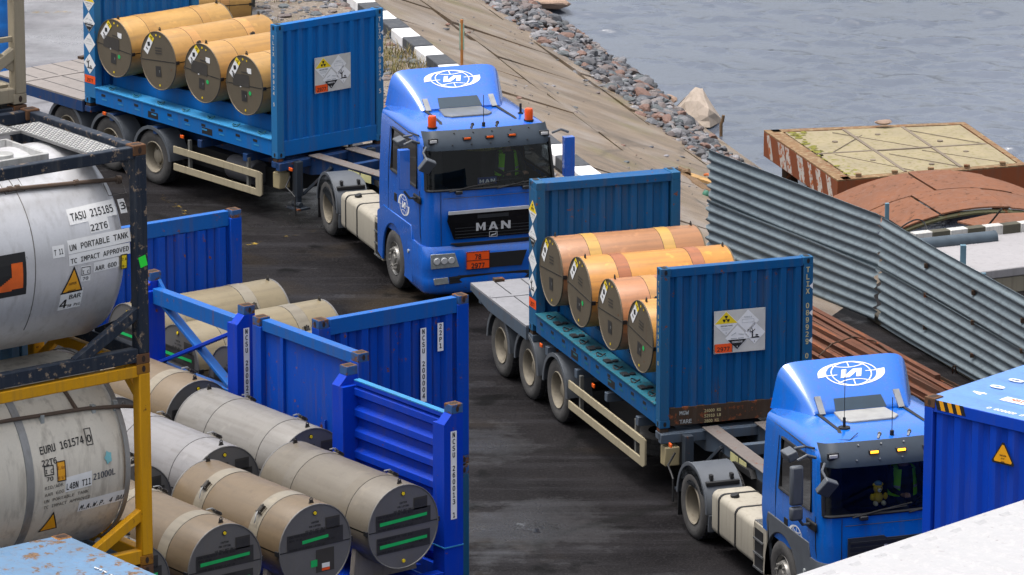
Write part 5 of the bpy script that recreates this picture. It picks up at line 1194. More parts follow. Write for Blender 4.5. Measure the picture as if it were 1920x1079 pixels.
    mb.build("panel_gap", BLACK, t)
    mb = MB(); mb.box(3.66, 3.80, -.008, .01, 1.56 + dz, 1.70 + dz); mb.build("door_handle", BLACK, t, bevel=.006)
    mb = MB()                                                        # rain gutter along the roof edge
    mb.tube([Vector((XR + .05, .075, ZR - .10)), Vector((4.3, .062, ZR - .12)), Vector((XF - .45, .058, ZW1 + .16))], .014, 6); mb.build("gutter", DARKP, t)
    # --- sun visor above the windshield
    mb = MB()
    def vis(u, w):
        y = .10 + (Wc - .20) * u; k = (u * 2 - 1); edge = max(0, abs(k) - .86) / .14
        x = XF - .12 + .07 * (1 - k * k) - .15 * edge ** 2 - .20 * w ** 1.6; z = ZW1 - .055 + .31 * w - (.02 * edge if w > .5 else 0)
        return Vector((x, y, z))
    mb.grid(vis, 28, 6); o = mb.build("sun_visor", VISOR, t, smooth=70); s_ = o.modifiers.new("thick", 'SOLIDIFY'); s_.thickness = .02
    for k, u in enumerate((.32, .50, .68)):
        p = vis(u, .58) + Vector((.012, 0, .006)); mb = MB(); mb.box(p.x - .03, p.x + .022, p.y - .075, p.y + .075, p.z - .03, p.z + .025, 1); mb.box(p.x + .022, p.x + .036, p.y - .06, p.y + .06, p.z - .02, p.z + .016, 0); mb.build("marker_lamp", [spec['lamp'], DARKP], t, bevel=.008)
    for u in (.055, .945): p = vis(u, .52) + Vector((.012, 0, 0)); mb = MB(); mb.box(p.x - .02, p.x + .02, p.y - .085, p.y + .085, p.z - .05, p.z + .05, 1); mb.box(p.x + .02, p.x + .034, p.y - .062, p.y + .062, p.z - .022, p.z + .028, 0); mb.build("clearance_lamp", [plain("white lens", (.6, .6, .6), .3), DARKP], t, bevel=.008)
    mb = MB()
    for u in (.2, .35, .5, .65, .8): p = vis(u, .28); mb.cyl(p, p + Vector((.02, 0, .01)), .012, 8); p = vis(u + .03, .84); mb.cyl(p, p + Vector((.012, 0, .016)), .012, 8)
    for u in (.38, .58): p = vis(u, 1.0); mb.cyl(p + Vector((-.05, 0, .0)), p + Vector((-.08, .03, .05)), .022, 8); mb.cyl(p + Vector((-.08, .03, .05)), p + Vector((-.12, .05, .05)), .03, 8)
    mb.build("visor_fitting", STEELM if not big else DARKP, t)
    # --- roof: hatch, straps, antennas
    rz = ZR + .052
    mb = MB(); hx0, hx1 = XF - 1.68, XF - 1.06; hp = [(hx0, cy - .40), (hx0, cy + .36), (hx1 - .12, cy + .40), (hx1, cy + .30), (hx1, cy - .36), (hx1 - .12, cy - .46)]
    mb.prism([Vector((x, y, rz - .01)) for x, y in hp], (0, 0, .045), 0); mb.build("roof_hatch", [plain("hatch tint", (.16, .17, .18), .3) if big else plain("pale hatch", (.33, .33, .32), .5)], t, bevel=.014)
    for y in (cy - .66, cy + .66): mb = MB(); mb.beam((XF - 1.65, y * .97 + cy * .03, rz + .012), (XF - .80, y, rz + .004), .05, .02); mb.beam((XF - .80, y, rz + .004), (XF - .46, y + (.06 if y > cy else -.06), rz - .085), .05, .02); pass; mb.build("fairing_strut", BLACK, t)
    mb = MB(); mb.cyl((XF - .50, cy + .02, rz - .06), (XF - .50, cy + .02, rz + .02), .03, 10); mb.cyl((XF - .50, cy + .02, rz + .02), (XF - .50, cy + .02, rz + .50), .006, 6); mb.build("antenna", BLACK, t)
    if not big:
        mb = MB(); mb.cyl((XF - .86, cy - .55, rz + .0), (XF - .86, cy - .55, rz + .025), .085, 14); mb.cyl((XF - .86, cy - .55, rz + .02), (XF - .86, cy - .55, rz + .16), .022, 8); mb.cyl((XF - .86, cy - .55, rz + .16), (XF - .86, cy - .55, rz + .85), .005, 6); mb.build("antenna", BLACK, t)
        mb = MB(); mb.tube([(XF - .8, cy - .95, rz - .03), (XF - .55, cy - .86, rz - .05), (XF - .47, cy - .62, rz - .05), (XF - .60, cy - .45, rz)], .006, 5); mb.build("cable", BLACK, t)
        mb = MB(); mb.cyl((XF - .62, cy + .86, rz - .05), (XF - .62, cy + .86, rz + .2), .02, 8); mb.build("antenna", BLACK, t)
    else:
        mb = MB(); mb.cyl((XF - 1.0, cy + .86, rz - .03), (XF - 1.0, cy + .86, rz + .18), .022, 8); mb.cyl((XF - 1.0, cy + .86, rz - .03), (XF - 1.0, cy + .86, rz + .02), .05, 10); mb.build("antenna", BLACK, t)
        for y in (cy - .87, cy + .87):
            mb = MB(); b0 = Vector((XF - .60, y, ZR - .03)); mb.cyl(b0, b0 + Z_ * .07, .085, 18, 1); mb.lathe([(.072, .07), (.074, .22), (.062, .26), (.001, .27)], 'z', b0, 20, 0); mb.build("beacon", [plain("beacon lens", (.80, .09, .01), .25, 0, .2), BLACK], t)
    # --- roof fairing
    fw0, fw1 = spec['fair']; fz = ZR + .05; FXR, FXF = XR - .06, XF - (1.66 if big else 1.58); Hf = spec['fh']
    def ftop(x): s = (x - FXR) / (FXF - FXR); return fz + Hf * (1 - .93 * (.25 * s * s + .75 * s))
    def fhw(x): s = (x - FXR) / (FXF - FXR); return fw0 / 2 + (fw1 - fw0) / 2 * s
    def fz_at(x, y): k = min(1, abs(y - cy) / (fhw(x) * .9)); return (fz - .05) + (ftop(x) - fz + .05) * max(0, 1 - k ** 9) ** (1 / 9.0)
    def fp(u, w):
        x = FXR + (FXF - FXR) * u; q = math.pi * w; c_, s__ = math.cos(q), math.sin(q); pw = 2 / 9.0
        y = cy - fhw(x) * math.copysign(abs(c_) ** pw, c_) * (1 - .12 * abs(s__) ** pw); z = (fz - .05) + (ftop(x) - fz + .05) * abs(s__) ** pw; return Vector((x, y, z))
    mb = MB(); mb.grid(fp, 22, 44); mb.poly([fp(0, k / 44) for k in range(45)]); mb.poly([fp(1, k / 44) for k in range(45)]); mb.build("roof_fairing", body, t, smooth=50)
    zf_ = lambda x, y: ftop(x) + .006 if True else 0
    mb = MB(); cx_ = FXR + (.32 if big else .27); kb = .34 if big else .30; mb2 = lambda a_, b_: Vector((cx_ - b_ * kb, cy + .04 + a_ * .50, ftop(cx_ - b_ * kb) + .006)); emblem(mb, mb2); mb.build("emblem", WHITEI, t, smooth=0, weld=False)
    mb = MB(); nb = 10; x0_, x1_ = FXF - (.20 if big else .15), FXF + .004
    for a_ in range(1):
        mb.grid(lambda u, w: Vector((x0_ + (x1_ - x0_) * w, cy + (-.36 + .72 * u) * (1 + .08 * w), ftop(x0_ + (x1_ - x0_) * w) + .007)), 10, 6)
    mb.build("fairing_recess_shade", plain("recess shadow blue", (.012, .035, .06), .4), t)  # flat dark panel on the fairing, shade of the cut-out painted as colour
    for y in (cy - .60, cy + .60): x = FXF - .02; mb = MB(); mb.beam((x - .16, y, ftop(x - .16) + .02), (x + .06, y, fz + .02), .09, .03); mb.build("fairing_bracket", STEELM, t)
    # --- door emblem
    mb = MB(); de = lambda a_, b_: Vector((spec['ex'] + a_ * .30, -.006 + .001, spec['ez'] + b_ * .30)); emblem(mb, de); mb.build("emblem", WHITEI, t, smooth=0, weld=False)
    # --- mirrors
    mx = XF - .30; mz = ZW0 + .02
    for s in (0, 1):
        fy = (lambda y: y) if s == 0 else (lambda y: Wc - y)
        mb = MB()
        mb.tube([(mx - .02, fy(.03), ZW1 + .06), (mx + .02, fy(-.12), ZW1 + .12), (mx + .02, fy(-.26), ZW1 + .06)], .022, 8); mb.tube([(mx - .08, fy(.0), ZW0 - .18), (mx - .0, fy(-.16), ZW0 - .15), (mx + .02, fy(-.26), ZW0 - .02)], .022, 8)
        mb.build("mirror_arm", GREYP, t)
        mm = body if big else GREYP
        ys = sorted((fy(-.36), fy(-.17)))
        if big: mb = MB(); mb.box(mx - .05, mx + .07, *ys, ZW0 + .02, ZW1 - .02, 0); mb.box(mx - .062, mx - .05, ys[0] + .01, ys[1] - .01, ZW0 + .04, ZW1 - .04, 1); mb.build("mirror", [mm, BLACK], t, bevel=.03)
        else:
            mb = MB(); mb.box(mx - .05, mx + .06, *ys, ZW0 + .14, ZW1 - .02, 0); mb.build("mirror", [mm], t, bevel=.035); mb = MB(); mb.box(mx - .05, mx + .06, *ys, ZW0 - .08, ZW0 + .12, 0); mb.build("mirror", [mm], t, bevel=.035)
    mb = MB(); mb.tube([(XF - .16, .10, ZW1 + .02), (XF + .06, -.03, ZW1 - .02), (XF + .16, .0, ZW1 - .12)], .02, 8); M = Matrix.Translation((XF + .18, .0, ZW1 - .22)) @ Matrix.Rotation(R(25), 4, 'Y') @ Matrix.Rotation(R(-28), 4, 'X'); mb.box(-.05, .05, -.11, .11, -.13, .13, 0, M); mb.build("front_mirror", GREYP, t, bevel=.03)
    mb = MB(); mb.tube([(XF - .75, .05, ZW1 + .1), (XF - .78, -.12, ZW1 + .08)], .02, 8); M = Matrix.Translation((XF - .80, -.16, ZW1 - .0)) @ Matrix.Rotation(R(20), 4, 'X'); mb.box(-.14, .14, -.09, .07, -.07, .06, 0, M); mb.build("kerb_mirror", GREYP, t, bevel=.025)
    mb = MB(); mb.box(XF - .52, XF - .16, -.03, .01, ZW0 - .25, ZW0 - .12); mb.build("mirror_base", BLACK, t, bevel=.02)
    mb = MB(); mb.cyl((4.50, -.035, .86), (4.50, -.0, .86), .03, 10); mb.build("side_repeater", PALEI, t)
    return t
A_ = R(-71.0); h_ = Vector((math.cos(A_), math.sin(A_), 0)); n2_ = Vector((-math.sin(A_), math.cos(A_), 0))
K1 = Vector((-3.22, 94.30, 0)); K2 = Vector((2.65, 76.41, 0)); A2 = R(-71.2)
T1 = tractor(K1, A_, "blue tractor unit with orange roof beacons, blue mirrors and orange hazard plate", dict(big=True, paint=BLUE_CAB, bumper='body', arch=None, fx=3.62, rx=-.30, plate=True, lamp=AMBER, fair=(2.16, 1.56), fh=.56, ex=4.20, ez=1.60))
T2 = tractor(K2, A2, "blue tractor with grey mirrors and lit amber roof lamps, half hidden by a container", dict(big=False, paint=paint("cab blue lighter", (.002, .13, .56), .2, 0, .30, .12, coat=.9), bumper=GREYP, arch=GREYP, fx=3.60, rx=0.0, plate=False, lamp=AMBERL, fair=(2.16, 1.56), fh=.60, ex=4.14, ez=1.22))
# dashboard plate and pennant of the first truck
mb = MB(); O = Vector((5.10, 1.20, 2.14)); mb.plate(O, Y_, Z_, .34, .13, .01, 0); mb.block("MAN", .06, .08, .02, O + X_ * .013 - Z_ * .03, Y_, Z_, 1); mb.build("name_plate", [plain("deep blue plate", (.005, .03, .16), .4), WHITEI], T1, smooth=0, weld=False)
mb = MB(); O = Vector((5.02, 1.22, 2.735)); mb.grid(lambda u, w: O + Vector((0, -.42 + .84 * u, -.03 - .05 * w * (1 - (2 * u - 1) ** 2) + .02)), 20, 2, 0)
for k in range(40): u = k / 39; p = O + Vector((.004, -.42 + .84 * u, -.02 - .05 * (1 - (2 * u - 1) ** 2))); mb.poly([p - Y_ * .007, p + Y_ * .007, p - Z_ * .03], 0)
mb.block("MAN", .05, .07, .02, O + Vector((.012, 0, -.065)), Y_, Z_, 1); mb.build("pennant", [plain("pennant cloth", (.50, .44, .10), .8), plain("pennant print", (.62, .50, .02), .7)], T1, smooth=0, weld=False)

# ------------------------------------------------------------------ the two drivers
SKIN = plain("skin", (.42, .24, .16), .55, 0, .15); CLOTH = plain("dark jacket", (.02, .022, .03), .85, 0, .2); TROUS = plain("dark trousers", (.025, .028, .04), .85); HAIR = plain("dark hair", (.03, .02, .015), .7); VEST = plain("lime vest", (.36, 1.0, .03), .6, 0, .1); REFL = plain("vest tape", (.6, .62, .62), .35)
def seated(tr_loc, rotz, dz, label, y, lean):
    h, n_ = Vector((math.cos(rotz), math.sin(rotz), 0)), Vector((-math.sin(rotz), math.cos(rotz), 0))
    t = thing("person", label, "person", tr_loc + h * 3.95 + n_ * y + Vector((0, 0, 1.78 + dz)), rotz)
    J = {'pel': ((0, 0, .10), .135), 'bel': ((.02, 0, .26), .135), 'che': ((.02, 0, .44), .155), 'nck': ((.03, 0, .585), .058), 'hd0': ((.045, 0, .66), .072), 'hd1': ((.06, 0, .75), .098), 'hd2': ((.055, 0, .83), .075)}
    E = [('pel', 'bel'), ('bel', 'che'), ('che', 'nck'), ('nck', 'hd0'), ('hd0', 'hd1'), ('hd1', 'hd2')]
    for s, q in ((1, 'l'), (-1, 'r')):
        J.update({'sh' + q: ((.02, s * .19, .52), .062), 'el' + q: ((.20, s * .26, .30), .047), 'wr' + q: ((.44, s * .17, .27), .032), 'pa' + q: ((.53, s * .155, .29), .034), 'hp' + q: ((.06, s * .10, .07), .09), 'kn' + q: ((.48, s * .14, .10), .065), 'an' + q: ((.60, s * .14, -.26), .045), 'to' + q: ((.74, s * .15, -.30), .04)})
        E += [('che', 'sh' + q), ('sh' + q, 'el' + q), ('el' + q, 'wr' + q), ('wr' + q, 'pa' + q), ('pel', 'hp' + q), ('hp' + q, 'kn' + q), ('kn' + q, 'an' + q), ('an' + q, 'to' + q)]
        for f_ in range(4): J['f%d' % f_ + q] = ((.585 + .008 * (f_ % 2), s * (.125 + .022 * f_), .315), .011); J['g%d' % f_ + q] = ((.60, s * (.125 + .022 * f_), .275), .009); E += [('pa' + q, 'f%d' % f_ + q), ('f%d' % f_ + q, 'g%d' % f_ + q)]
        J['th' + q] = ((.545, s * .105, .315), .012); E += [('pa' + q, 'th' + q)]
    ks = list(J); me = bpy.data.meshes.new("body"); me.from_pydata([J[k][0] for k in ks], [(ks.index(a), ks.index(b)) for a, b in E], [])
    o = link("body", me, t); sk = o.modifiers.new("skin", 'SKIN'); o.modifiers.new("sub", 'SUBSURF').levels = 1; o.modifiers["sub"].render_levels = 2
    bm = bmesh.new(); bm.from_mesh(me); ly = bm.verts.layers.skin.verify()
    bm.verts.ensure_lookup_table()
    for v, k in zip(bm.verts, ks): v[ly].radius = (J[k][1], J[k][1]); v[ly].use_root = (k == 'pel')
    bm.to_mesh(me); bm.free()
    m, nt, b = newmat("driver body"); tc = N(nt, "ShaderNodeTexCoord"); sx = N(nt, "ShaderNodeSeparateXYZ"); nt.links.new(tc.outputs['Object'], sx.inputs[0])
    up = ramp(nt, sx.outputs['Z'], .575, .58); hand = mul(nt, ramp(nt, sx.outputs['X'], .44, .445), ramp(nt, sx.outputs['Z'], .20, .21)); low = ramp(nt, sx.outputs['Z'], .17, .18)
    c_ = mix(nt, low, (.025, .028, .04), (.02, .022, .03)); c_ = mix(nt, up, c_, (.42, .24, .16)); c_ = mix(nt, hand, c_, (.42, .24, .16)); nt.links.new(c_, b.inputs['Base Color']); b.inputs['Roughness'].default_value = .7
    me.materials.append(m)
    mb = MB(); mb.lathe([(.112, .745), (.112, .80), (.095, .86), (.05, .895), (.001, .90)], 'z', (.045, 0, 0), 20, 0); mb.lathe([(.108, .70), (.112, .75)], 'z', (.035, 0, 0), 14, 0, (R(70), R(290))); mb.build("hair", HAIR, t)
    mb = MB()
    for s in (-1, 1): mb.lathe([(.001, -.012), (.010, -.004), (.010, .004), (.001, .012)], 'x', (.148, s * .034, .757), 8, 1); mb.lathe([(.001, -.02), (.02, 0), (.001, .02)], 'y', (.05, s * .098, .75), 8, 0)
    mb.prism([(.15, -.014, .715), (.15, .014, .715), (.15, 0, .765)], (.025, 0, -.008), 0); mb.box(.146, .152, -.025, .025, .688, .694, 2); mb.build("face", [SKIN, BLACK, plain("lips", (.3, .1, .08))], t)
    mb = MB()
    def vr(u, w, s):   # one front half of an open vest
        q = R(28 + 105 * u) * s; z = .16 + .40 * w; rx = .172 + .01 * math.sin(w * 3); ry = .215 - .05 * w * w; return Vector((.022 + rx * math.cos(q), ry * math.sin(q), z))
    for s in (1, -1): mb.grid(lambda u, w: vr(u, w, s), 10, 8, 0); mb.grid(lambda u, w: vr(u, .30 + .10 * w, s) + Vector((.004 * math.cos(R(28 + 105 * u)), .004 * s, 0)), 10, 1, 1); mb.grid(lambda u, w: Vector((.02 + (.10 - .2 * u) , s * (.10 + .055 * w), .56 + .035 * math.sin(math.pi * u) - .02 * w)), 6, 2, 0)
    mb.grid(lambda u, w: Vector((.022 + .172 * math.cos(R(133 + 94 * u)), (.215 - .05 * w * w) * math.sin(R(133 + 94 * u)), .16 + .40 * w)), 8, 6, 0)
    mb.build("hi_vis_vest", [VEST, REFL], t, smooth=60)
    return t
seated(K1, A_, 0, "driver in a lime hi-vis vest at the wheel of the truck with roof beacons", 2.44 - .50, 0)
seated(K2, A2, -.27, "driver in a lime hi-vis vest at the wheel of the truck beside the blue container", 2.44 - .78, 0)
# teddy bear on the second dashboard
pb = K2 + Vector((math.cos(A2), math.sin(A2), 0)) * 4.70 + Vector((-math.sin(A2), math.cos(A2), 0)) * .98 + Vector((0, 0, 1.79))
tb = thing("teddy_bear", "yellow toy bear with a blue cap sitting behind the windshield", "toy", pb, A2); BY = plain("yellow plush", (.62, .42, .02), .9)
def ball(mb, c, r, m=0, s=(1, 1, 1)):
    c = Vector(c); mb.rings([[c + Vector((r * s[0] * math.sin(a) * math.cos(b_), r * s[1] * math.sin(a) * math.sin(b_), r * s[2] * math.cos(a))) for b_ in [2 * math.pi * k / 10 for k in range(10)]] for a in [math.pi * (i + .001) / 7.002 for i in range(8)]], m)
mb = MB(); ball(mb, (0, 0, .10), .075, 0, (1, 1, 1.15)); ball(mb, (0, 0, .23), .068, 0)
for s in (-1, 1): ball(mb, (0, s * .058, .285), .024, 0); ball(mb, (.04, s * .10, .12), .034, 0, (1, 1, 1.5)); ball(mb, (.07, s * .06, .03), .036, 1, (1.6, 1, 1))
mb.build("body", [BY, plain("pale plush", (.6, .55, .4), .9)], tb, weld=False)
mb = MB(); ball(mb, (.06, 0, .215), .028, 0); ball(mb, (.088, 0, .225), .01, 1); ball(mb, (.058, -.026, .25), .009, 1); ball(mb, (.058, .026, .25), .009, 1); mb.build("muzzle", [WHITEI, BLACK], tb, weld=False)
mb = MB(); mb.lathe([(.055, .285), (.06, .31), (.03, .335), (.001, .338)], 'z', (0, 0, 0), 14, 0); mb.build("cap", plain("cap blue", (.12, .25, .4)), tb)
# ================================================================== STACKED FLAT RACKS WITH DRUMS (left)
HOLE = plain("rusty casting hole", (.035, .02, .014), .9, 0, .3)
def fcast(t, pts, m, top=None):
    for p in pts:
        mb = MB(); casting(mb, *p, mt=2); mb.build("corner_casting", [m, HOLE, top or RUSTY], t, bevel=.006)
def low_rack(fr, z, Hh, label, walls, pb, group=None, shut=False):
    """fr=(x,y,a); end walls at u=0 and u=LT; walls = style of the u=0 wall and of the other"""
    x, y, a = fr; t = thing("flat_rack_container", label, "container", (x, y, z), a, group); prail = paint("scuffed blue rail", (.006, .105, .40), .38, .3, .4, .4)
    mb = MB()
    for v0, v1 in ((0, .14), (WT - .14, WT)): mb.box(.31, LT - .31, v0, v1, .02, .24, 0)
    for k in range(8): mb.box(.5 + k * .7, .62 + k * .7, .14, WT - .14, .05, .2, 0)
    mb.box(.30, LT - .30, .5, WT - .5, .201, .22, 0); mb.build("base_frame", pb, t, bevel=.006)
    cs = []
    for ui, (ue, us, st) in enumerate(((0, 1, walls[0]), (LT, -1, walls[1]))):
        X0 = lambda d: ue + us * d
        w = MB(); pw = .24 if st in ('x', 'h') else .19
        for v, sv in ((0, 1), (WT, -1)):
            u0, u1 = sorted((X0(.0), X0(.30 if st in ('x', 'h') else .18))); v0, v1 = sorted((v, v + sv * pw)); w.box(u0, u1, v0, v1, .12, Hh - (.24 if st in ('x', 'h') else .118), 0)
            if st in ('x', 'h'): vs_ = sorted((v, v + sv * .165)); us_ = sorted((X0(0), X0(.18))); w.prism([(u0, vs_[0], Hh - .24), (u1, vs_[0], Hh - .24), (us_[1], vs_[0], Hh - .118), (us_[0], vs_[0], Hh - .118)], (0, vs_[1] - vs_[0], 0), 0)
            cs += [(ue, v, Hh, us, sv, -1), (ue, v, 0, us, sv, 1)]
        w.box(*sorted((X0(.03), X0(.15))), pw, WT - pw, .02, .22, 0)
        if st == 'v':
            w.box(*sorted((X0(.01), X0(.13))), pw, WT - pw, Hh - .23, Hh - .01, 1); w.corr((X0(.02), pw, .22), (0, 1, 0), (0, 0, 1), (-us, 0, 0), WT - 2 * pw, Hh - .45, .33, .085, 0, .30); w.corr((X0(.15), pw, .22), (0, 1, 0), (0, 0, 1), (us, 0, 0), WT - 2 * pw, Hh - .45, .33, .085, 0, .30)
        elif st == 'f':
            w.box(*sorted((X0(.05), X0(.10))), pw, WT - pw, .22, Hh - .17, 0); w.box(*sorted((X0(.01), X0(.15))), pw, WT - pw, Hh - .17, Hh - .02, 1); w.box(*sorted((X0(.10), X0(.145))), .60, .66, .22, Hh - .17, 0); w.box(*sorted((X0(.10), X0(.145))), 1.6, 1.61, .5, 1.3, 0)
        elif st == 'h':
            w.corr((X0(.12), pw, .22), (0, 0, 1), (0, 1, 0), (us, 0, 0), Hh - .44, WT - 2 * pw, .285, .075, 0, .30); w.box(*sorted((X0(.03), X0(.12))), pw, WT - pw, Hh - .22, Hh - .17, 0); w.box(*sorted((X0(.05), X0(.0505))), pw, WT - pw, .22, Hh - .2, 0)
            w.box(*sorted((X0(.031), X0(.121))), pw + .002, WT - pw - .002, Hh - .1695, Hh - .155, 2)
            for zz in (.55,): w.box(*sorted((X0(.0), X0(.31))), WT - .245, WT + .012, zz, zz + .015, 2)
        else:
            for za, zb in ((Hh - .42, Hh - .20), (.98, 1.18)): w.box(*sorted((X0(.06), X0(.20))), pw, WT - pw, za, zb, 1)
            w.beam((X0(.10), pw, Hh - .34), (X0(.10), WT - pw, 1.10), .045, .14, 1, (us, 0, .01)); w.beam((X0(.155), pw, 1.14), (X0(.155), WT - pw, Hh - .40), .045, .12, 0, (us, 0, .01))
            w.prism([(X0(.02), .18, Hh - .10), (X0(.02), .50, Hh - .40), (X0(.02), .18, Hh - .40)], (us * .05, 0, 0), 1)
        w.build("end_wall", [pb, prail, LIGHTB], t, bevel=.006)
    fcast(t, cs, paint("half rusted casting", (.03, .10, .26), .6, .85, .5, .4, rustcol=(.13, .06, .028))); return t
def strip_label(t, s, O, X, Y, n, size, w, h, boxed=True):
    O, X, Y, n = map(Vector, (O, X, Y, n)); mb = MB(); mb.rect(O - Y * h / 2 + n * .003, X, Y, w, h, 0); mb.vtext(s, size, O + n * .006 + Y * size * .08, X, Y, 1, .845, .02, fx=.95); mb.build("number_strip", [WHITEI, BLACKI], t, smooth=0, weld=False)
FR4 = (-6.042, 75.330, R(-55.35)); FX = (-4.971, 73.024, R(-142.5)); FS = (-3.361, 70.730, R(-142.6)); FR3 = (-2.108, 68.184, R(-142.5))
ZB2, HL = 2.55, 2.43
r4 = low_rack(FR4, ZB2, 2.40, "corrugated blue flat rack with number strip ending 200004", ('v', 'v'), BLUE_N2)
mb = MB(); O = Vector((LT + .025, 1.70, 2.40 - .32))
strip_label(r4, "NCSU 200004", (LT - .018, 1.70, 2.40 - .36), (0, 1, 0), (0, 0, 1), (1, 0, 0), .108, .095, 1.05); strip_label(r4, "22P1", (LT - .018, 1.98, 2.40 - .33), (0, 1, 0), (0, 0, 1), (1, 0, 0), .108, .095, .40)
rx = low_rack(FX, ZB2, HL, "blue flat rack whose end frame is an open X brace, number strip ending 200022", ('x', 'x'), BLUE_N)
strip_label(rx, "NCSU 200022", (.15, WT, HL - .30), (-1, 0, 0), (0, 0, 1), (0, 1, 0), .105, .095, 1.02)
rsm = low_rack(FS, ZB2, HL - .03, "blue flat rack with a smooth plate end wall, between two other racks", ('f', 'f'), BLUE_N2)
r3 = low_rack(FR3, ZB2, HL, "blue flat rack with horizontally ribbed end wall, number strip ending 260013", ('h', 'h'), BLUE_N)
strip_label(r3, "NCSU 260013 1", (.15, WT, HL - .34), (-1, 0, 0), (0, 0, 1), (0, 1, 0), .105, .095, 1.17)
mb = MB()
for v in (.31, .30): mb.box(.05, .25, WT - .238, WT - .20, HL - .239, HL - .12)
SUPP = "blue flat rack at the bottom of the stack, under the %s one"
for fr, nm in ((FR4, "200004"), (FX, "X braced"), (FS, "smooth walled"), (FR3, "ribbed")): low_rack(fr, 0.02, 2.50, SUPP % nm, ('v', 'v'), paint("teal worn blue", (.01, .10, .20), .45, .3, .5, .5), "flat racks at the bottom of the stack")
DZ = 3.52
SADD = paint("pale saddle beam", (.30, .27, .23), .6, .1, .5, .4)
def rack_drums(fr, sets, who, gname):
    for k, (u, sh, bd, st, la, stick, nm) in enumerate(sets):
        drum(at(fr, u, 1.22, DZ), fr[2], nm, gname, sh, bd, ENDG, st, la, stick)
    cradle(fr, [s_[0] for s_ in sets], ZB2 + .221, DZ, ["pale saddle beam under the %s drum of the %s rack" % (o_, who) for o_ in ("first", "second", "third", "fourth")], "saddle beams in the %s rack" % who, SADD, .25, 2.2)
rt = ((-.62, -34), (.62, -30)); lf = ((-.62, 42), (.62, 44))
rack_drums(FR3, ((.95, GREYD, GREYD, (None, 'r1'), rt, True, "grey beige drum whose end plate carries two long green tapes, beside the ribbed wall"), (2.32, BRND, PALED, (None, 'r2'), lf, True, "brown beige drum with one short green tape and a small red and white sticker"),
                 (3.69, BRND, PALED, (None, 'r1'), rt, True, "brown drum with pale bands in front of the yellow frame post"), (5.06, GREYD, PALED, (None, 'r1'), rt, False, "grey ended drum peeping out at the foot of the yellow post")), "ribbed", "drums in the ribbed flat rack")
rack_drums(FS, ((.95, drummat("light grey drum paint", (.19, .178, .16), (.205, .195, .182)), drummat("light grey drum paint", (.19, .178, .16), (.205, .195, .182)), (None, 'r1'), rt, True, "light grey drum lying along the smooth blue end wall"), (2.32, drummat("cool grey drum paint", (.20, .194, .195), (.22, .214, .22)), drummat("cool grey drum paint", (.20, .194, .195), (.22, .214, .22)), (None, 'r1'), rt, True, "cool pale grey drum just beside the top of the yellow frame post"),
                (3.69, GREYD, PALED, (None, 'r1'), rt, False, "drum whose dark grey end shows beside the middle of the yellow post"), (5.06, BRND, PALED, (None, None), lf, False, "hidden last drum of the smooth walled rack")), "smooth walled", "drums in the smooth walled flat rack")
rack_drums(FX, ((.95, BRND, PALED, (None, 'r1'), rt, False, "brown drum with a pale band lying below the X braced frame"), (2.32, GREYD, PALED, (None, 'r1'), rt, False, "second drum of the X braced rack, behind the yellow post"), (3.69, BRND, PALED, (None, None), rt, False, "third drum of the X braced rack, behind the lower tank")), "X braced", "drums in the X braced flat rack")
rack_drums(FR4, ((1.0, drummat("sand drum paint", (.205, .165, .098), (.22, .18, .11)), PALED, ('r1', None), ((-.62, 62), (.62, 55)), False, "sand coloured drum nearest the blue corrugated wall behind the X brace"), (2.38, drummat("sand drum paint", (.205, .165, .098), (.22, .18, .11)), PALED, ('r1', None), ((-.62, 60), (.62, 58)), False, "sand coloured drum seen above the smooth blue end wall"),
                 (3.76, GREYD, PALED, ('r1', None), lf, False, "third drum of the rack numbered 200004, behind the smooth wall"), (5.1, GREYD, PALED, ('r1', None), lf, False, "fourth drum of the rack numbered 200004, behind the smooth wall")), "200004", "drums in the rack numbered 200004")

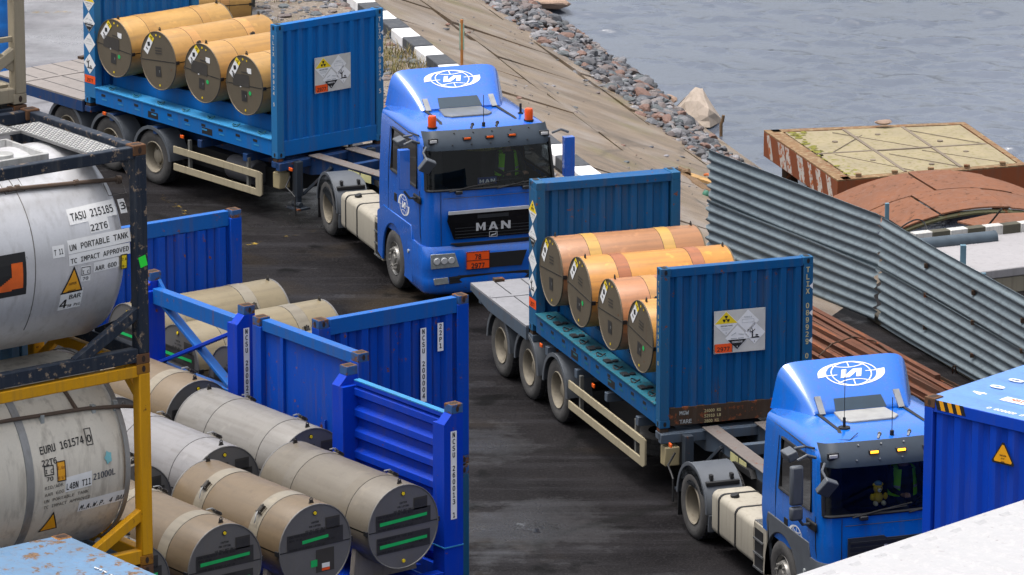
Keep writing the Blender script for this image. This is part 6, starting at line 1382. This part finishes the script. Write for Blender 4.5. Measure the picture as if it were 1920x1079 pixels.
# ================================================================== TANK CONTAINERS
FU = (-4.185, 60.413, R(37.0)); ZU, ZL = 7.150, 4.712
def tank(fr, z, Hh, label, fm, sm, RC, zc, yellow=False, full=True, cast=None, v0=0.0):
    """u runs 0 (visible end frame) to -LT"""
    x, y, a = fr; p = at(fr, 0, v0, z); t = thing("tank_container", label, "tank container", p, a)
    pw = .15
    for u0, u1 in ((-pw, 0), (-LT, -LT + pw)):
        mb = MB()
        for v_0, v_1 in ((0, pw), (WT - pw, WT)): mb.box(u0, u1, v_0, v_1, .118, Hh - .118, 0)
        mb.box(u0 + .01, u1 - .01, .15, WT - .15, Hh - .16, Hh - .02, 0); mb.box(u0 + .01, u1 - .01, .15, WT - .15, .02, .18, 0)
        mb.build("end_frame", fm, t, bevel=.012)
    for v_0, v_1 in ((.01, .12), (WT - .12, WT - .01)):
        for z0_, z1_ in ((Hh - .155, Hh - .015), (.02, .19)): mb = MB(); mb.box(-LT + .15, -.15, v_0, v_1, z0_, z1_, 0); mb.build("side_rail", fm, t, bevel=.012)
    br_ = []
    for v in (.07, WT - .07): br_ += [((-.12, v, .62), (-.98, v, .14), .10, .13), ((-LT + .12, v, .62), (-LT + .98, v, .14), .10, .13)]
    for s in (0, -LT + .1): br_ += [((-.06 + s, .1, .55), (-.06 + s, 1.0, .16), .1, .1), ((-.06 + s, WT - .1, .55), (-.06 + s, WT - 1.0, .16), .1, .1), ((-.06 + s, .12, Hh - .45), (-.06 + s, .55, Hh - .1), .08, .1), ((-.06 + s, WT - .12, Hh - .45), (-.06 + s, WT - .55, Hh - .1), .08, .1)]
    for b_ in br_: mb = MB(); mb.beam(*b_); mb.build("brace", fm, t, bevel=.01)
    cs = []
    for u, su in ((0, -1), (-LT, 1)):
        for v, sv in ((0, 1), (WT, -1)): cs += [(u, v, Hh, su, sv, -1), (u, v, 0, su, sv, 1)]
    fcast(t, cs, cast or RUSTY)
    if not full: return t
    C = (0, WT / 2, zc); mb = MB(); prof = [(.001, -.06), (.45, -.075), (.80, -.125), (RC - .12, -.21), (RC - .035, -.28), (RC, -.38)]
    k = 14; ring_u = [-.38 - (LT - .76) * i / k for i in range(1, k + 1)]; prof += [(RC, u) for u in ring_u]; prof += [(RC - .035, -LT + .28), (RC - .12, -LT + .21), (.8, -LT + .125), (.001, -LT + .06)]
    mb.lathe(prof, 'x', C, 72, 0); mb.build("shell", sm, t, smooth=50)
    return t
def on_shell(RC, zc): return lambda u, ph, d=.004: Vector((u, WT / 2 - (RC + d) * math.cos(ph), zc + (RC + d) * math.sin(ph)))
class Decal:
    def __init__(s, RC, zc): s.P = on_shell(RC, zc); s.R = RC; s.mb = MB()
    def strip(s, u0, u1, deg, h, m, d=.003, tilt=0):
        ph = R(deg); dp = h / s.R
        s.mb.grid(lambda a, b_: s.P(u0 + (u1 - u0) * a, ph - dp / 2 + dp * b_ + tilt * a * (u1 - u0) / s.R, d), 6, 4, m)
    def text(s, tx, u, deg, size, m, w=None, d=.006, tilt=.05, bold=.012, align='l', ital=0):
        if not tx.strip(): return
        vs, _ = textmesh(tx, bold); nat = (max(v[0] for v in vs) - min(v[0] for v in vs)) * size; fx = 1 if w is None else w / nat; ph = R(deg)
        s.mb.text(tx, size, (0, 0, 0), X_, Y_, m, align, bold, fx, mp=lambda a, b_: s.P(u + a + b_ * ital, ph + (b_ + a * tilt) / s.R, d))
    def frame(s, u0, u1, deg, h, w, m, d=.006):
        s.strip(u0, u1, deg + math.degrees((h - w) / 2 / s.R), w, m, d); s.strip(u0, u1, deg - math.degrees((h - w) / 2 / s.R), w, m, d); s.strip(u0, u0 + w, deg, h, m, d); s.strip(u1 - w, u1, deg, h, m, d)
    def tri(s, u, deg, b_, h, mK, mY, tx=None):
        ph = R(deg)
        for k, mm, dd in ((1.0, mK, .004), (.80, mY, .007)): s.mb.poly([s.P(u + x_ * k * b_ / 2 + .05 * y_ * 0, ph + (y_ * h * k + (0 if k == 1 else .00)) / s.R, dd) for x_, y_ in ((-1, -.36), (1, -.30), (.12, .64))], mm) if False else s.mb.grid(lambda a_, b2_, k=k, dd=dd: s.P(u + k * b_ / 2 * ((-1 + 2 * a_) * (1 - b2_) + .12 * b2_), ph + h * k * (-.36 + .98 * b2_ + .04 * a_ * (1 - b2_)) / s.R, dd), 4, 10, mm)
        if tx:
            for i, q in enumerate(tx): s.text(q, u, deg - 4.6 * i - .5, .055, mK, None, .010, .05, .01, 'c')
RCU, ZCU = 1.15, 1.30
tU = tank(FU, ZU, 2.591, "upper silver tank container in a navy frame, lettered TASU 215185", NAVY, STEELT, RCU, ZCU)
D = Decal(RCU, ZCU)
D.strip(-.95, -.30, 27.5, .19, 0, tilt=.05); D.text("TASU 215185", -.92, 25.0, .165, 1, .58); D.strip(-.25, -.16, 28.8, .17, 0); D.text("3", -.235, 26.8, .155, 1, .07)
D.strip(-.70, -.44, 20.2, .16, 0, tilt=.05); D.text("22T6", -.69, 17.4, .14, 1, .23)
D.strip(-1.24, -1.08, 9.3, .14, 0); D.text("T 11", -1.22, 7.4, .115, 1, .12); D.strip(-1.03, -.18, 10.6, .16, 0, tilt=.03); D.text("UN PORTABLE TANK", -1.01, 8.4, .125, 1, .80); D.strip(-1.03, -.20, 3.0, .13, 0, tilt=.03); D.text("TC IMPACT APPROVED", -1.01, 1.0, .105, 1, .79)
D.strip(-.70, -.36, -3.6, .12, 0, tilt=.05); D.text("AAR 600", -.68, -5.6, .10, 1, .29); D.strip(-.87, -.74, -6.2, .19, 0); D.frame(-.865, -.745, -4.6, .10, .008, 1); D.text("I C", -.85, -6.2, .075, 1, .085, tilt=0); D.text("70", -.845, -10.0, .07, 1, .075, tilt=0)
MU = [WHITEI, BLACKI, PALEI, YELP, ORG, plain("orange red print", (.80, .13, .01), .4)]
def fin(nm, mats, t): D.mb.build(nm, mats, t, smooth=0, weld=False); D.mb = MB()
fin("lettering", MU, tU); D.strip(-.33, -.24, -3.2, .18, 3); D.frame(-.33, -.24, -3.2, .18, .012, 1); D.text("2.6", -.315, -2.4, .055, 1, .06, tilt=0); D.text("8½".replace("½", ":"), -.31, -6.5, .055, 1, .04, tilt=0)
fin("height_label", MU, tU); D.tri(-.98, -11.0, .30, .34, 1, 4, ("SUPER", "HEAVY")); fin("warning_triangle", MU, tU); D.strip(-1.12, -.82, -21.8, .26, 0, tilt=.05); D.text("4", -1.11, -26.8, .22, 1, .10); D.text("BAR", -1.0, -21.0, .11, 1, .16); D.text("58 Psi", -1.0, -26.6, .07, 1, .17)
fin("pressure_label", MU, tU); D.strip(-2.30, -1.60, .2, .50, 1); 
D.strip(-1.80, -1.65, -.4, .30, 5, d=.008); D.strip(-2.22, -2.06, -1.4, .30, 5, d=.008)
for k in range(10): D.strip(-2.06 + .026 * k, -1.80, -8.2 + .75 * k, .018, 5, d=.008)
fin("logo", MU, tU)
P_ = on_shell(RCU, ZCU)
mb = MB()
for u in (-1.48,): mb.tube([P_(u + .012 * math.sin(q * 3), q, .002) for q in [R(-40 + 4 * i) for i in range(36)]], .006, 5)
for u0, u1, p0_, p1_ in ((-.34, -.10, 36, 47), (-1.62, -1.36, 48, 58)): mb.tube([P_(u0, R(p0_), .003), P_(u1, R(p0_), .003), P_(u1, R(p1_), .003), P_(u0, R(p1_), .003), P_(u0, R(p0_), .003)], .006, 5)
mb.build("weld_seam", plain("seam grey", (.16, .15, .14), .6), tU)
mb = MB(); mb.tube([P_(-LT + .5, R(50), .03), P_(-1.6, R(50), .03), P_(-.5, R(46), .03), P_(-.16, R(44.5), .03)], .026, 8)
for u, d_ in ((-1.58, 50), (-1.48, 50), (-.72, 47)): mb.cyl(P_(u, R(d_), .03), P_(u + .05, R(d_), .03), .036, 8)
mb.cyl(P_(-.17, R(44.5), .03), P_(-.12, R(44), .03), .05, 10); mb.build("vapour_pipe", paint("brown pipe", (.12, .085, .065), .5, .2, .3, .4), tU)
mb = MB(); zt = 2.52
def tread_plate(u0, u1, v0, v1, z):
    mb.box(u0, u1, v0, v1, z - .03, z, 0); nu, nv = int((u1 - u0) / .055), int((v1 - v0) / .055)
    for i in range(nu):
        for j in range(nv):
            c_ = (u0 + .03 + i * .055, v0 + .03 + j * .055); s = 1 if (i + j) % 2 else -1; mb.add([(c_[0] - .022, c_[1] - s * .016, z + .003), (c_[0] - s * .006, c_[1] + .012, z + .012), (c_[0] + .022, c_[1] + s * .016, z + .003), (c_[0] + s * .006, c_[1] - .012, z + .012)], [(0, 1, 2, 3)], 1)
tread_plate(-.62, -.20, .18, 1.98, zt); WK = [plain("walkway base", (.20, .20, .20), .5, .4, .3), plain("walkway stud", (.62, .62, .61), .4, .2, .2)]; mb.build("walkway_plate", WK, tU, smooth=0, weld=False); mb = MB(); tread_plate(-2.6, -.63, 1.70, 2.26, zt); mb.build("walkway_plate", WK, tU, smooth=0, weld=False)
mb = MB(); zt2 = 2.50
for a_ in ((-2.0, -.92, .62, .66), (-2.0, -.92, 1.50, 1.54), (-2.0, -1.96, .66, 1.50), (-.96, -.92, .66, 1.50)): mb.box(*a_, zt2 - .2, zt2, 0)
mb.box(-1.9, -1.0, .7, 1.46, zt2 - .16, zt2 - .13, 0); mb.cyl((-1.3, 1.0, zt2 - .13), (-1.3, 1.0, zt2 - .02), .12, 16, 0); mb.build("spill_box", ALU, tU, bevel=.006)
mb = MB(); mb.rect(Vector((-.075, -.004, 1.22)), Vector((1, 0, .25)), Vector((-.25, 0, 1)), .10, .13, 0); mb.build("green_label", GREENB, tU, smooth=0)

RCL, ZCL = 1.13, 1.22
tL = tank(FU, ZL, 2.436, "lower dirty cream tank container in a yellow frame, lettered EURU 161574", YELL, STEELD, RCL, ZCL, cast=paint("rusty yellow casting", (.30, .13, .01), .7, .5, .5, .5))
D = Decal(RCL, ZCL)
D.text("EURU 161574", -1.43, 16.8, .165, 1, .60, tilt=.06); D.text("0", -.785, 18.6, .155, 1, .06); D.frame(-.80, -.71, 21.8, .20, .010, 1); D.text("22T6", -1.43, 9.8, .13, 1, .20)
D.frame(-1.41, -1.28, 6.8, .12, .012, 1); D.text("I C", -1.395, 5.2, .085, 1, .10, tilt=0); D.text("70", -1.385, .6, .09, 1, .09, tilt=0); D.strip(-1.24, -1.12, 5.0, .24, 4); D.frame(-1.24, -1.12, 5.0, .24, .012, 1); D.text("2.6m", -1.23, 6.2, .07, 5, .10, tilt=0); D.text("8'6\"", -1.225, .2, .07, 5, .09, tilt=0)
for tx, d_, w in (("RID/ADR", -4.6, .25), ("AAR 600", -8.9, .26), ("UN PORTABLE TANK", -13.0, .60), ("TC IMPACT APPROVED", -17.0, .63)): D.text(tx, -1.41, d_, .075, 2, w, bold=.0)
D.strip(-1.13, -.77, -4.0, .18, 0, tilt=.06); D.text("L4BN T11", -1.115, -7.2, .145, 1, .33); D.text("21000L", -.75, -4.4, .14, 3, .30, tilt=.07)
ML = [WHITEI, BLACKI, GREYI, plain("faded navy print", (.05, .06, .09), .6), ORG, plain("orange brown print", (.45, .18, .02), .6), plain("light blue sticker", (.20, .50, .55), .5)]
fin("lettering", ML, tL); D.strip(-.92, -.25, -20.4, .15, 0, tilt=.06); D.text("M.A.W.P. 4 BAR", -.90, -23.0, .125, 1, .62, ital=.2, tilt=.06); fin("pressure_label", ML, tL); D.tri(-1.27, -29.5, .26, .30, 1, 4, ("", "")); fin("warning_triangle", ML, tL)
D.mb.poly([D.P(-.54 + .055 * math.cos(q) * (1 if i % 2 else .72), R(7.6) + .085 * math.sin(q) * (1 if i % 2 else .7) / RCL, .012) for i, q in enumerate([2 * math.pi * k / 10 for k in range(10)])], 6)
fin("sticker", ML, tL)
P_ = on_shell(RCL, ZCL); mb = MB()
for u, w in ((-1.60, .11), (-.27, .07), (-3.4, .11)):
    mb.rings([[P_(u - w / 2, R(i * 7.5), .0), P_(u - w / 2 + .006, R(i * 7.5), .012), P_(u + w / 2 - .006, R(i * 7.5), .012), P_(u + w / 2, R(i * 7.5), .0)] for i in range(-8, 28)], 0, False, False)
mb.build("shell_band", paint("grey band", (.34, .34, .34), .4, .05, .4, .4, metal=.5), tL)
mb = MB(); mb.tube([P_(-LT + .5, R(41), .03), P_(-1.7, R(40), .03), P_(-.7, R(38), .03), P_(-.2, R(35), .03), P_(.0, R(33), .02)], .024, 8); mb.tube([P_(-.82, R(39), .03), P_(-.86, R(62), .03)], .024, 8)
mb.build("vapour_pipe", paint("brown pipe", (.12, .085, .065), .5, .2, .3, .4), tL)
mb = MB()
for u in (-1.32, -.62, -.32): mb.box(u, u + .05, WT / 2 - .93, WT / 2 - .87, ZCL + .62, ZCL + .74)
mb.build("pipe_clip", PALEI, tL); mb = MB(); mb.cyl((-.86, .12, .12), (-.62, .16, .32), .065, 14); mb.cyl((-.66, .155, .29), (-.60, .165, .335), .08, 14); mb.build("drain_pipe", GREYP, tL)
# neighbour stack, one tank higher: only its frame corner and the beige frame on top show
tN = tank(FU, ZU, 2.591, "tank container behind the upper silver one, only its frame corner showing", NAVY, STEELT, RCU, ZCU, v0=2.56)
tB = tank(FU, ZU + 2.591 + .02, 2.591, "beige open container frame standing on top of the rear stack", BEIGE, BEIGE, 1, 1, full=False, cast=BEIGE, v0=2.56)
mb = MB()
for v in (.07, WT - .07):
    for z in (.78, 1.30, 1.8): mb.beam((-.13, v, z), (-1.2, v, z), .045, .06)
    mb.beam((-.10, v, .42), (-1.1, v, 1.05), .06, .12); mb.beam((-1.2, v, .15), (-1.2, v, 2.45), .06, .08)
mb.build("ladder_rail", BEIGE, tB, bevel=.006)
BARR = plain("blue barrel plastic", (.015, .17, .55), .35, 0, .2)
def barrel(p, lab):
    t = thing("plastic_barrel", lab, "barrel", p, 0, "blue barrels stacked behind the beige frame"); mb = MB(); mb.lathe([(.001, 0), (.25, 0), (.275, .03), (.29, .25), (.275, .30), (.29, .36), (.29, .60), (.275, .66), (.29, .72), (.27, .90), (.25, .93), (.25, .90), (.001, .90)], 'z', (0, 0, 0), 28); mb.build("shell", BARR, t); mb = MB(); mb.cyl((.12, .05, .90), (.12, .05, .935), .035, 10); mb.cyl((-.12, -.05, .90), (-.12, -.05, .935), .03, 10); mb.build("bung", BLACK, t)
for k, (dx, dy) in enumerate(((0, 0), (-.62, .12), (.10, .64), (-.52, .76))):
    for l in range(2): p_ = g(6, 150, 0); barrel(Vector((p_.x + dx, p_.y + dy, .004 + l * .94)), "blue plastic barrel behind the beige frame, %s layer, %s" % (("lower", "upper")[l], ("front near the post", "front away from the post", "back near the post", "back away from the post")[k]))
mb = MB(); mb.box(-1.7, -.16, .14, WT - .14, .19, .22); mb.build("floor_plate", BEIGE, tB)

# ================================================================== CLOSED CONTAINERS
def box_container(O, ang, Ln, Hh, zb, label, pm, rm, pitch=.27, ribs=True, group=None, roofcast=None, rw=.11, rd=.014):
    """O: corner point of the roof, local x along the container, y across"""
    t = thing("shipping_container", label, "container", (O.x, O.y, zb), ang, group); W2 = WT
    mb = MB()
    for u, su in ((0, 1), (Ln, -1)):
        for v, sv in ((0, 1), (W2, -1)): mb.box(*sorted((u + su * .002, u + su * .14)), *sorted((v + sv * .002, v + sv * .13)), .118, Hh - .118, 0)
    for v0, v1 in ((.006, .07), (W2 - .07, W2 - .006)): mb.box(.14, Ln - .14, v0, v1, Hh - .09, Hh - .02, 0); mb.box(.14, Ln - .14, v0, v1, .01, .16, 0)
    for u0, u1 in ((.008, .10), (Ln - .10, Ln - .008)): mb.box(u0, u1, .13, W2 - .13, Hh - .17, Hh - .015, 0); mb.box(u0, u1, .13, W2 - .13, .01, .16, 0)
    mb.build("frame", pm, t, bevel=.008)
    mb = MB(); mb.corr((.03, .13, .16), (0, 1, 0), (0, 0, 1), (-1, 0, 0), W2 - .26, Hh - .33, pitch, .045, 0, .33); mb.corr((Ln - .03, .13, .16), (0, 1, 0), (0, 0, 1), (1, 0, 0), W2 - .26, Hh - .33, pitch, .045, 0)
    mb.corr((.14, .02, .16), (1, 0, 0), (0, 0, 1), (0, -1, 0), Ln - .28, Hh - .25, pitch, .036, 0); mb.corr((.14, W2 - .02, .16), (1, 0, 0), (0, 0, 1), (0, 1, 0), Ln - .28, Hh - .25, pitch, .036, 0)
    mb.build("corrugated_wall", pm, t)
    mb = MB(); zr = Hh - .03 + max(0, rd - .014) * .5; prof = []; n_ = int((Ln - .5) / .42); p = (Ln - .5) / n_
    rows = [(0.012, 0)]
    for k in range(n_): b_ = .25 + k * p; rows += [(b_ + p * .30, 0), (b_ + p * .36, 1), (b_ + p * .36 + rw, 1), (b_ + p * .42 + rw, 0)]
    rows.append((Ln - .012, 0))
    for (u0, a0), (u1, a1) in zip(rows, rows[1:]):
        L_, Rr_ = [], []
        for v, q in ((.012, 0), (.17, 0), (.22, 1), (W2 - .22, 1), (W2 - .17, 0), (W2 - .012, 0)):
            L_.append(Vector((u0, v, zr + .016 + (-rd if a0 * q else 0)))); Rr_.append(Vector((u1, v, zr + .016 + (-rd if a1 * q else 0))))
        k = len(L_); mb.add(L_ + Rr_, [(i, i + 1, k + i + 1, k + i) for i in range(k - 1)])
    mb.prism([(.012, .012, zr - .03), (Ln - .012, .012, zr - .03), (Ln - .012, W2 - .012, zr - .03), (.012, W2 - .012, zr - .03)], (0, 0, .006)); mb.rings([[Vector((.012, .012, zr - .03)), Vector((Ln - .012, .012, zr - .03)), Vector((Ln - .012, W2 - .012, zr - .03)), Vector((.012, W2 - .012, zr - .03))], [Vector((.012, .012, zr + .016)), Vector((Ln - .012, .012, zr + .016)), Vector((Ln - .012, W2 - .012, zr + .016)), Vector((.012, W2 - .012, zr + .016))]])
    mb.build("roof", rm, t, smooth=25)
    cs = []
    for u, su in ((0, 1), (Ln, -1)):
        for v, sv in ((0, 1), (W2, -1)): cs += [(u, v, Hh, su, sv, -1), (u, v, 0, su, sv, 1)]
    fcast(t, cs, roofcast or RUSTY); return t
def roof_z(Hh): return Hh - .03 + .016 + .004
# blue high cube on the right: end wall towards the camera
HC = 2.896; C40 = g(1733, 744, 2 * HC); a40 = R(48.0); perp = Vector((math.sin(a40), -math.cos(a40), 0))
O = C40 + perp * WT       # local y points back from O to the far corner
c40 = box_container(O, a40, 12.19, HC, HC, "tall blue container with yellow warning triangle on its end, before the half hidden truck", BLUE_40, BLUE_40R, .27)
mb = MB(); zt = HC - .06
yv = WT                                                   # camera-left corner
for k in range(7): y0 = WT - .20 - k * .062; mb.poly([(-.004 + .008, y0, zt - .07), (-.004 + .008, y0 - .062, zt - .07), (-.004 + .008, y0 - .062 + .04, zt + .05), (-.004 + .008, y0 + .04, zt + .05)], k % 2)
mb.build("warning_stripe", [BLACKI, ORG], c40, smooth=0)
mb = MB(); ty = WT - 1.23; X = -Y_; O_ = Vector((-.020, ty, HC - .50))
for k, mm, e_ in ((1.0, 0, 0), (.80, 1, -.004)): mb.poly([O_ + X * (x_ * .17 * k) + Z_ * ((y_ - .08) * .27 * k + .015) + X_ * e_ for x_, y_ in ((-.92, -.40), (.92, -.40), (1, -.30), (.10, .62), (-.10, .62), (-1, -.30))], mm)
for k, tx in enumerate(("CAUTION", "9'6\"", "HIGH")): mb.text(tx, .035, O_ + X_ * -.007 - Z_ * (.01 + .04 * k), X, Z_, 0, 'c', .02)
mb.build("warning_triangle", [BLACKI, ORG], c40, smooth=0, weld=False)
mb = MB(); rz_ = roof_z(HC)
for k, ch in enumerate("4000"): mb.text(ch, .36, (.55 + k * .38, WT - .47, rz_), (1, 0, 0), (0, 1, 0), 0, 'l', .02, fx=.85)
mb.rect((.62, WT - .98, rz_), (0, 1, 0), (-1, 0, 0), .48, .17, 0); mb.text("HIGH", .16, (.68, WT - .98, rz_ + .003), (0, 1, 0), (-1, 0, 0), 1, 'c', .02)
mb.text("U 400020 0", .14, (.20, WT - .84, rz_), (0, 1, 0), (-1, 0, 0), 0, 'r', .02); mb.build("roof_number", [WHITEI, ORANGEP], c40, smooth=0, weld=False)
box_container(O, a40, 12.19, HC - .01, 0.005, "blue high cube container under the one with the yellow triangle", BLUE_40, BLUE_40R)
mb = MB(); 
# white container roof in the foreground
WR = paint("white roof with specks", (.37, .37, .38), .5, .22, .4, .15, dirtcol=(.5, .48, .47), rustcol=(.12, .09, .07), scale=.8)
e0 = g(1480, 1080.5, 2 * HC + .0); aW = R(45.6); dW = Vector((math.cos(aW), math.sin(aW), 0)); pW = Vector((math.sin(aW), -math.cos(aW), 0))
OW = e0 - dW * 2.2 + pW * WT
box_container(OW, aW, 12.19, HC, HC, "white container in front of the blue one, only its speckled ribbed roof showing", WHITE, WR, .27, rw=.16, rd=.024); box_container(OW, aW, 12.19, HC - .01, .005, "white container under the one with the speckled white roof", WHITE, WR)
# pale blue rusty roof at the lower left
SB = paint("peeling pale blue roof", (.125, .225, .36), .55, .62, .6, .95, rustcol=(.15, .095, .06), dirtcol=(.15, .14, .14), scale=.7); SBW = paint("peeling blue wall", (.10, .22, .38), .5, .3, .4, .5)
aS = R(-142.7); CS = g(104, 1004, 2 * HC) - Vector((math.cos(aS), math.sin(aS), 0)) * .12; OS = CS
sam = box_container(OS, aS, 6.058, HC, HC, "pale blue container with peeling rusty roof lettered SAMU", SBW, SB, .27, roofcast=paint("orange rusted casting", (.50, .22, .03), .6, .4, .3, .4), rw=.10, rd=.026)
mb = MB(); mb.text("SAMU 790131", .16, (.40, 1.22, roof_z(HC)), (0, 1, 0), (-1, 0, 0), 0, 'l', .02); mb.build("roof_number", WHITEI, sam, smooth=0, weld=False)
box_container(OS, aS, 6.058, HC - .01, .005, "pale blue container under the peeling one", SBW, SB)
# what carries the tank stack
pS = at(FU, 0, 0); oS = Vector((pS.x, pS.y, 0))
for k in range(2): q = at(FU, -LT, 0); box_container(Vector((q.x, q.y, 0)), R(37), LT, ZL / 2 - .012, .006 + k * ZL / 2, "dark blue container under the tank stack, tier %s" % ("one", "two")[k], SBW, SB, group="containers under the tanks")
for k in range(3): q = at(FU, -LT, 2.56); box_container(Vector((q.x, q.y, 0)), R(37), LT, ZU / 3 - .012, .006 + k * ZU / 3, "dark blue container under the rear tank stack, tier %s" % ("one", "two", "three")[k], SBW, SB, group="containers under the tanks")

# ================================================================== FAR BACKGROUND BEHIND THE FIRST TRUCK
mb = MB(); p = g(428, 31, 0); M = Matrix.Translation(p) @ Matrix.Rotation(R(-14), 4, 'Z')
def mp_(x, y, z): return M @ Vector((x, y, z))
mb.prism([mp_(-.62, 0, 0), mp_(.30, 0, 0), mp_(.34, 0, 1.1), mp_(-.66, 0, 1.1)], M.to_3x3() @ Vector((0, 1.0, 0)), 0); mb.prism([mp_(-.70, -.03, 1.1), mp_(.38, -.03, 1.1), mp_(.38, 1.03, 1.1), mp_(-.70, 1.03, 1.1)], (0, 0, .06), 0); mb.prism([mp_(-.55, .1, 1.161), mp_(.22, .1, 1.161), mp_(.22, .9, 1.161), mp_(-.55, .9, 1.161)], (0, 0, .01), 1)
tag(mb.build("skip_bin", [paint("dark skip paint", (.035, .034, .030), .6, .2, .3, .4), BLACK], bevel=.01), "dark steel bin standing on the yard behind the first truck's drums", "bin")
drum(g(355, 6, .55), R(-70), "tan drum lying on the yard behind the blue rear wall of the first flat rack", "loose drum on the yard", TAN_T, BANDY, ENDM, ('t0', None))
